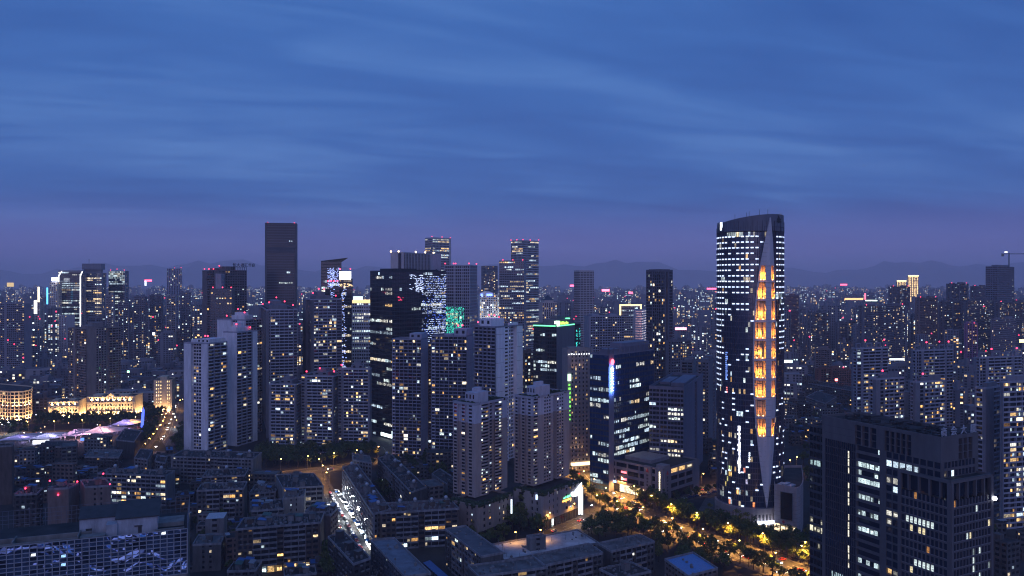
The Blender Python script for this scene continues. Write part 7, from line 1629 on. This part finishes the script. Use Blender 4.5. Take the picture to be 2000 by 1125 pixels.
# ------------------------------------------------------------------ cars
CARCOL = [flat_mat('car_' + n_, c, .28, .1) for n_, c in (('white', (.62, .62, .64)), ('black', (.02, .02, .022)), ('silver', (.35, .36, .38)), ('red', (.35, .03, .03)), ('blue', (.03, .07, .25)))]; CARN = ('white', 'black', 'silver', 'red', 'blue')
def car_parts():
    prof = [(-2.2, .35), (-2.25, .75), (-2.1, .95), (-1.55, 1.0), (-.95, 1.45), (.45, 1.47), (1.15, 1.0), (2.0, .86), (2.22, .6), (2.2, .35)]; b = MB()
    def sec(x, z): w = .88 if z < 1.05 else .68; return w
    for (x0, z0), (x1, z1) in zip(prof, prof[1:]): b.q((x0, -sec(x0, z0), z0), (x1, -sec(x1, z1), z1), (x1, sec(x1, z1), z1), (x0, sec(x0, z0), z0))
    for s in (-1, 1):
        lo = [(x, s * .88, z) for x, z in prof if z < 1.05]; b.poly(lo if s < 0 else lo[::-1])
        up = [(-1.55, s * .88, 1.0), (-.95, s * .68, 1.45), (.45, s * .68, 1.47), (1.15, s * .88, 1.0)]; b.poly(up[::-1] if s < 0 else up)
    g = MB()
    for s in (-1, 1):
        q = [(-1.35, s * .885, 1.04), (-.9, s * .73, 1.38), (.4, s * .73, 1.40), (.95, s * .885, 1.04)]; g.poly(q[::-1] if s < 0 else q)
    g.q((1.08, -.72, 1.06), (1.08, .72, 1.06), (.53, .6, 1.44), (.53, -.6, 1.44)); g.q((-1.5, .72, 1.06), (-1.5, -.72, 1.06), (-1.02, -.6, 1.43), (-1.02, .6, 1.43))
    w = MB(); K = 10
    for i in range(K):
        a0, a1 = 2 * math.pi * i / K, 2 * math.pi * (i + 1) / K; w.q((.33 * math.cos(a0), -.1, .33 * math.sin(a0)), (.33 * math.cos(a1), -.1, .33 * math.sin(a1)), (.33 * math.cos(a1), .1, .33 * math.sin(a1)), (.33 * math.cos(a0), .1, .33 * math.sin(a0)))
    for s in (-.1, .1): w.poly([(.33 * math.cos(2 * math.pi * i / K), s, .33 * math.sin(2 * math.pi * i / K)) for i in range(K)])
    h = MB(); h.box((2.1, -.16, .58), (.16, 0, 0), (0, .32, 0), (0, 0, .18)); t = MB(); t.box((-2.32, -.16, .68), (.14, 0, 0), (0, .32, 0), (0, 0, .18))
    return b, g, w, h, t
_b, _g, _w, _h, _t = car_parts(); CB = [_b.mesh('body', m) for m in CARCOL]; CG = _g.mesh('glazing', flat_mat('car_glass', (.02, .02, .025), .1)); CW = _w.mesh('wheel', flat_mat('tyre', (.02, .02, .02), .8)); CH = {1: _h.mesh('headlight', emit_mat('headlight_on', (1, .95, .85), 40)), 0: _h.mesh('headlight', flat_mat('headlight_off', (.5, .5, .5), .2))}; CT = {1: _t.mesh('tail_light', emit_mat('tail_on', (1, .03, .02), 7)), 0: _t.mesh('tail_light', flat_mat('tail_off', (.2, .01, .01), .3))}
ncar = 0
def car(x, y, rz, on, label, group, ci=None):
    global ncar
    ci = rnd.randrange(5) if ci is None else ci; o = thing('car', label % CARN[ci], 'car', (x, y, .012), rz, group)
    for nm, me, ps in (('body', CB[ci], ((0, 0, 0),)), ('glazing', CG, ((0, 0, 0),)), ('wheel', CW, ((-1.35, -.82, .33), (-1.35, .82, .33), (1.4, -.82, .33), (1.4, .82, .33))), ('headlight', CH[on], ((0, -.62, 0), (0, .62, 0))), ('tail_light', CT[on], ((0, -.62, 0), (0, .62, 0)))):
        for p in ps:
            q = bpy.data.objects.new(nm, me); C.objects.link(q); q.parent = bod if nm == 'glazing' else o; q.location = p
            if nm == 'body': bod = q
    ncar += 1
def cars(pts, step, off, flip, on, lab, skip=.2, jit=1.5):
    ci_n = 0
    for x, y, a in along(pts, step, off, 0):
        if rnd.random() < skip or not in_frame(x, y, 1): continue
        g = 'cars: ' + lab.replace('%s ', ''); ci_n += 1; car(x + rnd.uniform(-.4, .4), y + rnd.uniform(-.6, .6), a + (math.pi if flip else 0), on, '%s, %s from its far end' % (lab, nth(ci_n)), g)
cars(ST1[1:], 6.0, 7.0, False, 0, '%s car parked before the bright shopfronts', .1); cars(ST1[1:], 6.5, -7.0, True, 0, '%s car parked on the dark side of the shop street', .25); cars(ST1[1:], 14, 2.0, False, 1, '%s car driving along the shop street with lamps on', .3)
cars(BV[1:], 15, 4, False, 1, '%s car driving down the boulevard with lamps on', .4); cars(BV[1:], 15, -5, True, 1, '%s car driving up the boulevard with lamps on', .4); cars(BV[1:], 17, -9.5, False, 1, '%s car in the outer lane of the boulevard', .5); cars(BV2, 14, 3, False, 1, '%s car on the cross street with lamps on', .3); cars(BV2[2:], 6, -6.3, False, 0, '%s car parked along the cross street', .2)
cars(ST2, 26, -3, True, 1, '%s car on the street behind the old blocks', .4); cars(ST3, 13, 3, True, 1, '%s car on the street by the tents', .5); cars(ST4, 16, 2, False, 1, '%s car before the golden hotels', .4)
for i, (px, py, rz, ci) in enumerate(((1528, 1094, .4, 3), (1551, 1093, .2, 1))): x, y = G(px, py); car(x, y, rz, 0, '%s car parked on the round tower forecourt', None, ci)
print('cars', ncar, 'lamps', nlamp)
# parked cars on the little plaza at the junction
for k in range(7):
    x, y = G(1196 + 5.5 * k, 988 + 1.2 * k); car(x, y, 1.9, 0, '%s car parked on the junction plaza, ' + nth(k + 1) + ' of seven', 'cars parked on the junction plaza')
# ------------------------------------------------------------------ air
def haze():
    m = MB(); m.box((-43500, -1800, -2), (87000, 0, 0), (0, 46500, 0), (0, 0, 902)); o = m.build('haze', None); o['kind'] = 'stuff'; tag(o, 'thin bluish evening haze over the whole city', 'haze')
    mt = bpy.data.materials.new('haze_air'); mt.use_nodes = True; n = mt.node_tree.nodes; l = mt.node_tree.links; n.clear(); v = n.new('ShaderNodeVolumePrincipled'); v.inputs['Color'].default_value = (1.0, .90, 1.0, 1); v.inputs['Density'].default_value = HAZE; v.inputs['Anisotropy'].default_value = -.25; ou = n.new('ShaderNodeOutputMaterial'); l.new(v.outputs[0], ou.inputs['Volume']); o.data.materials.append(mt)
HAZE = 0.85e-4
haze()
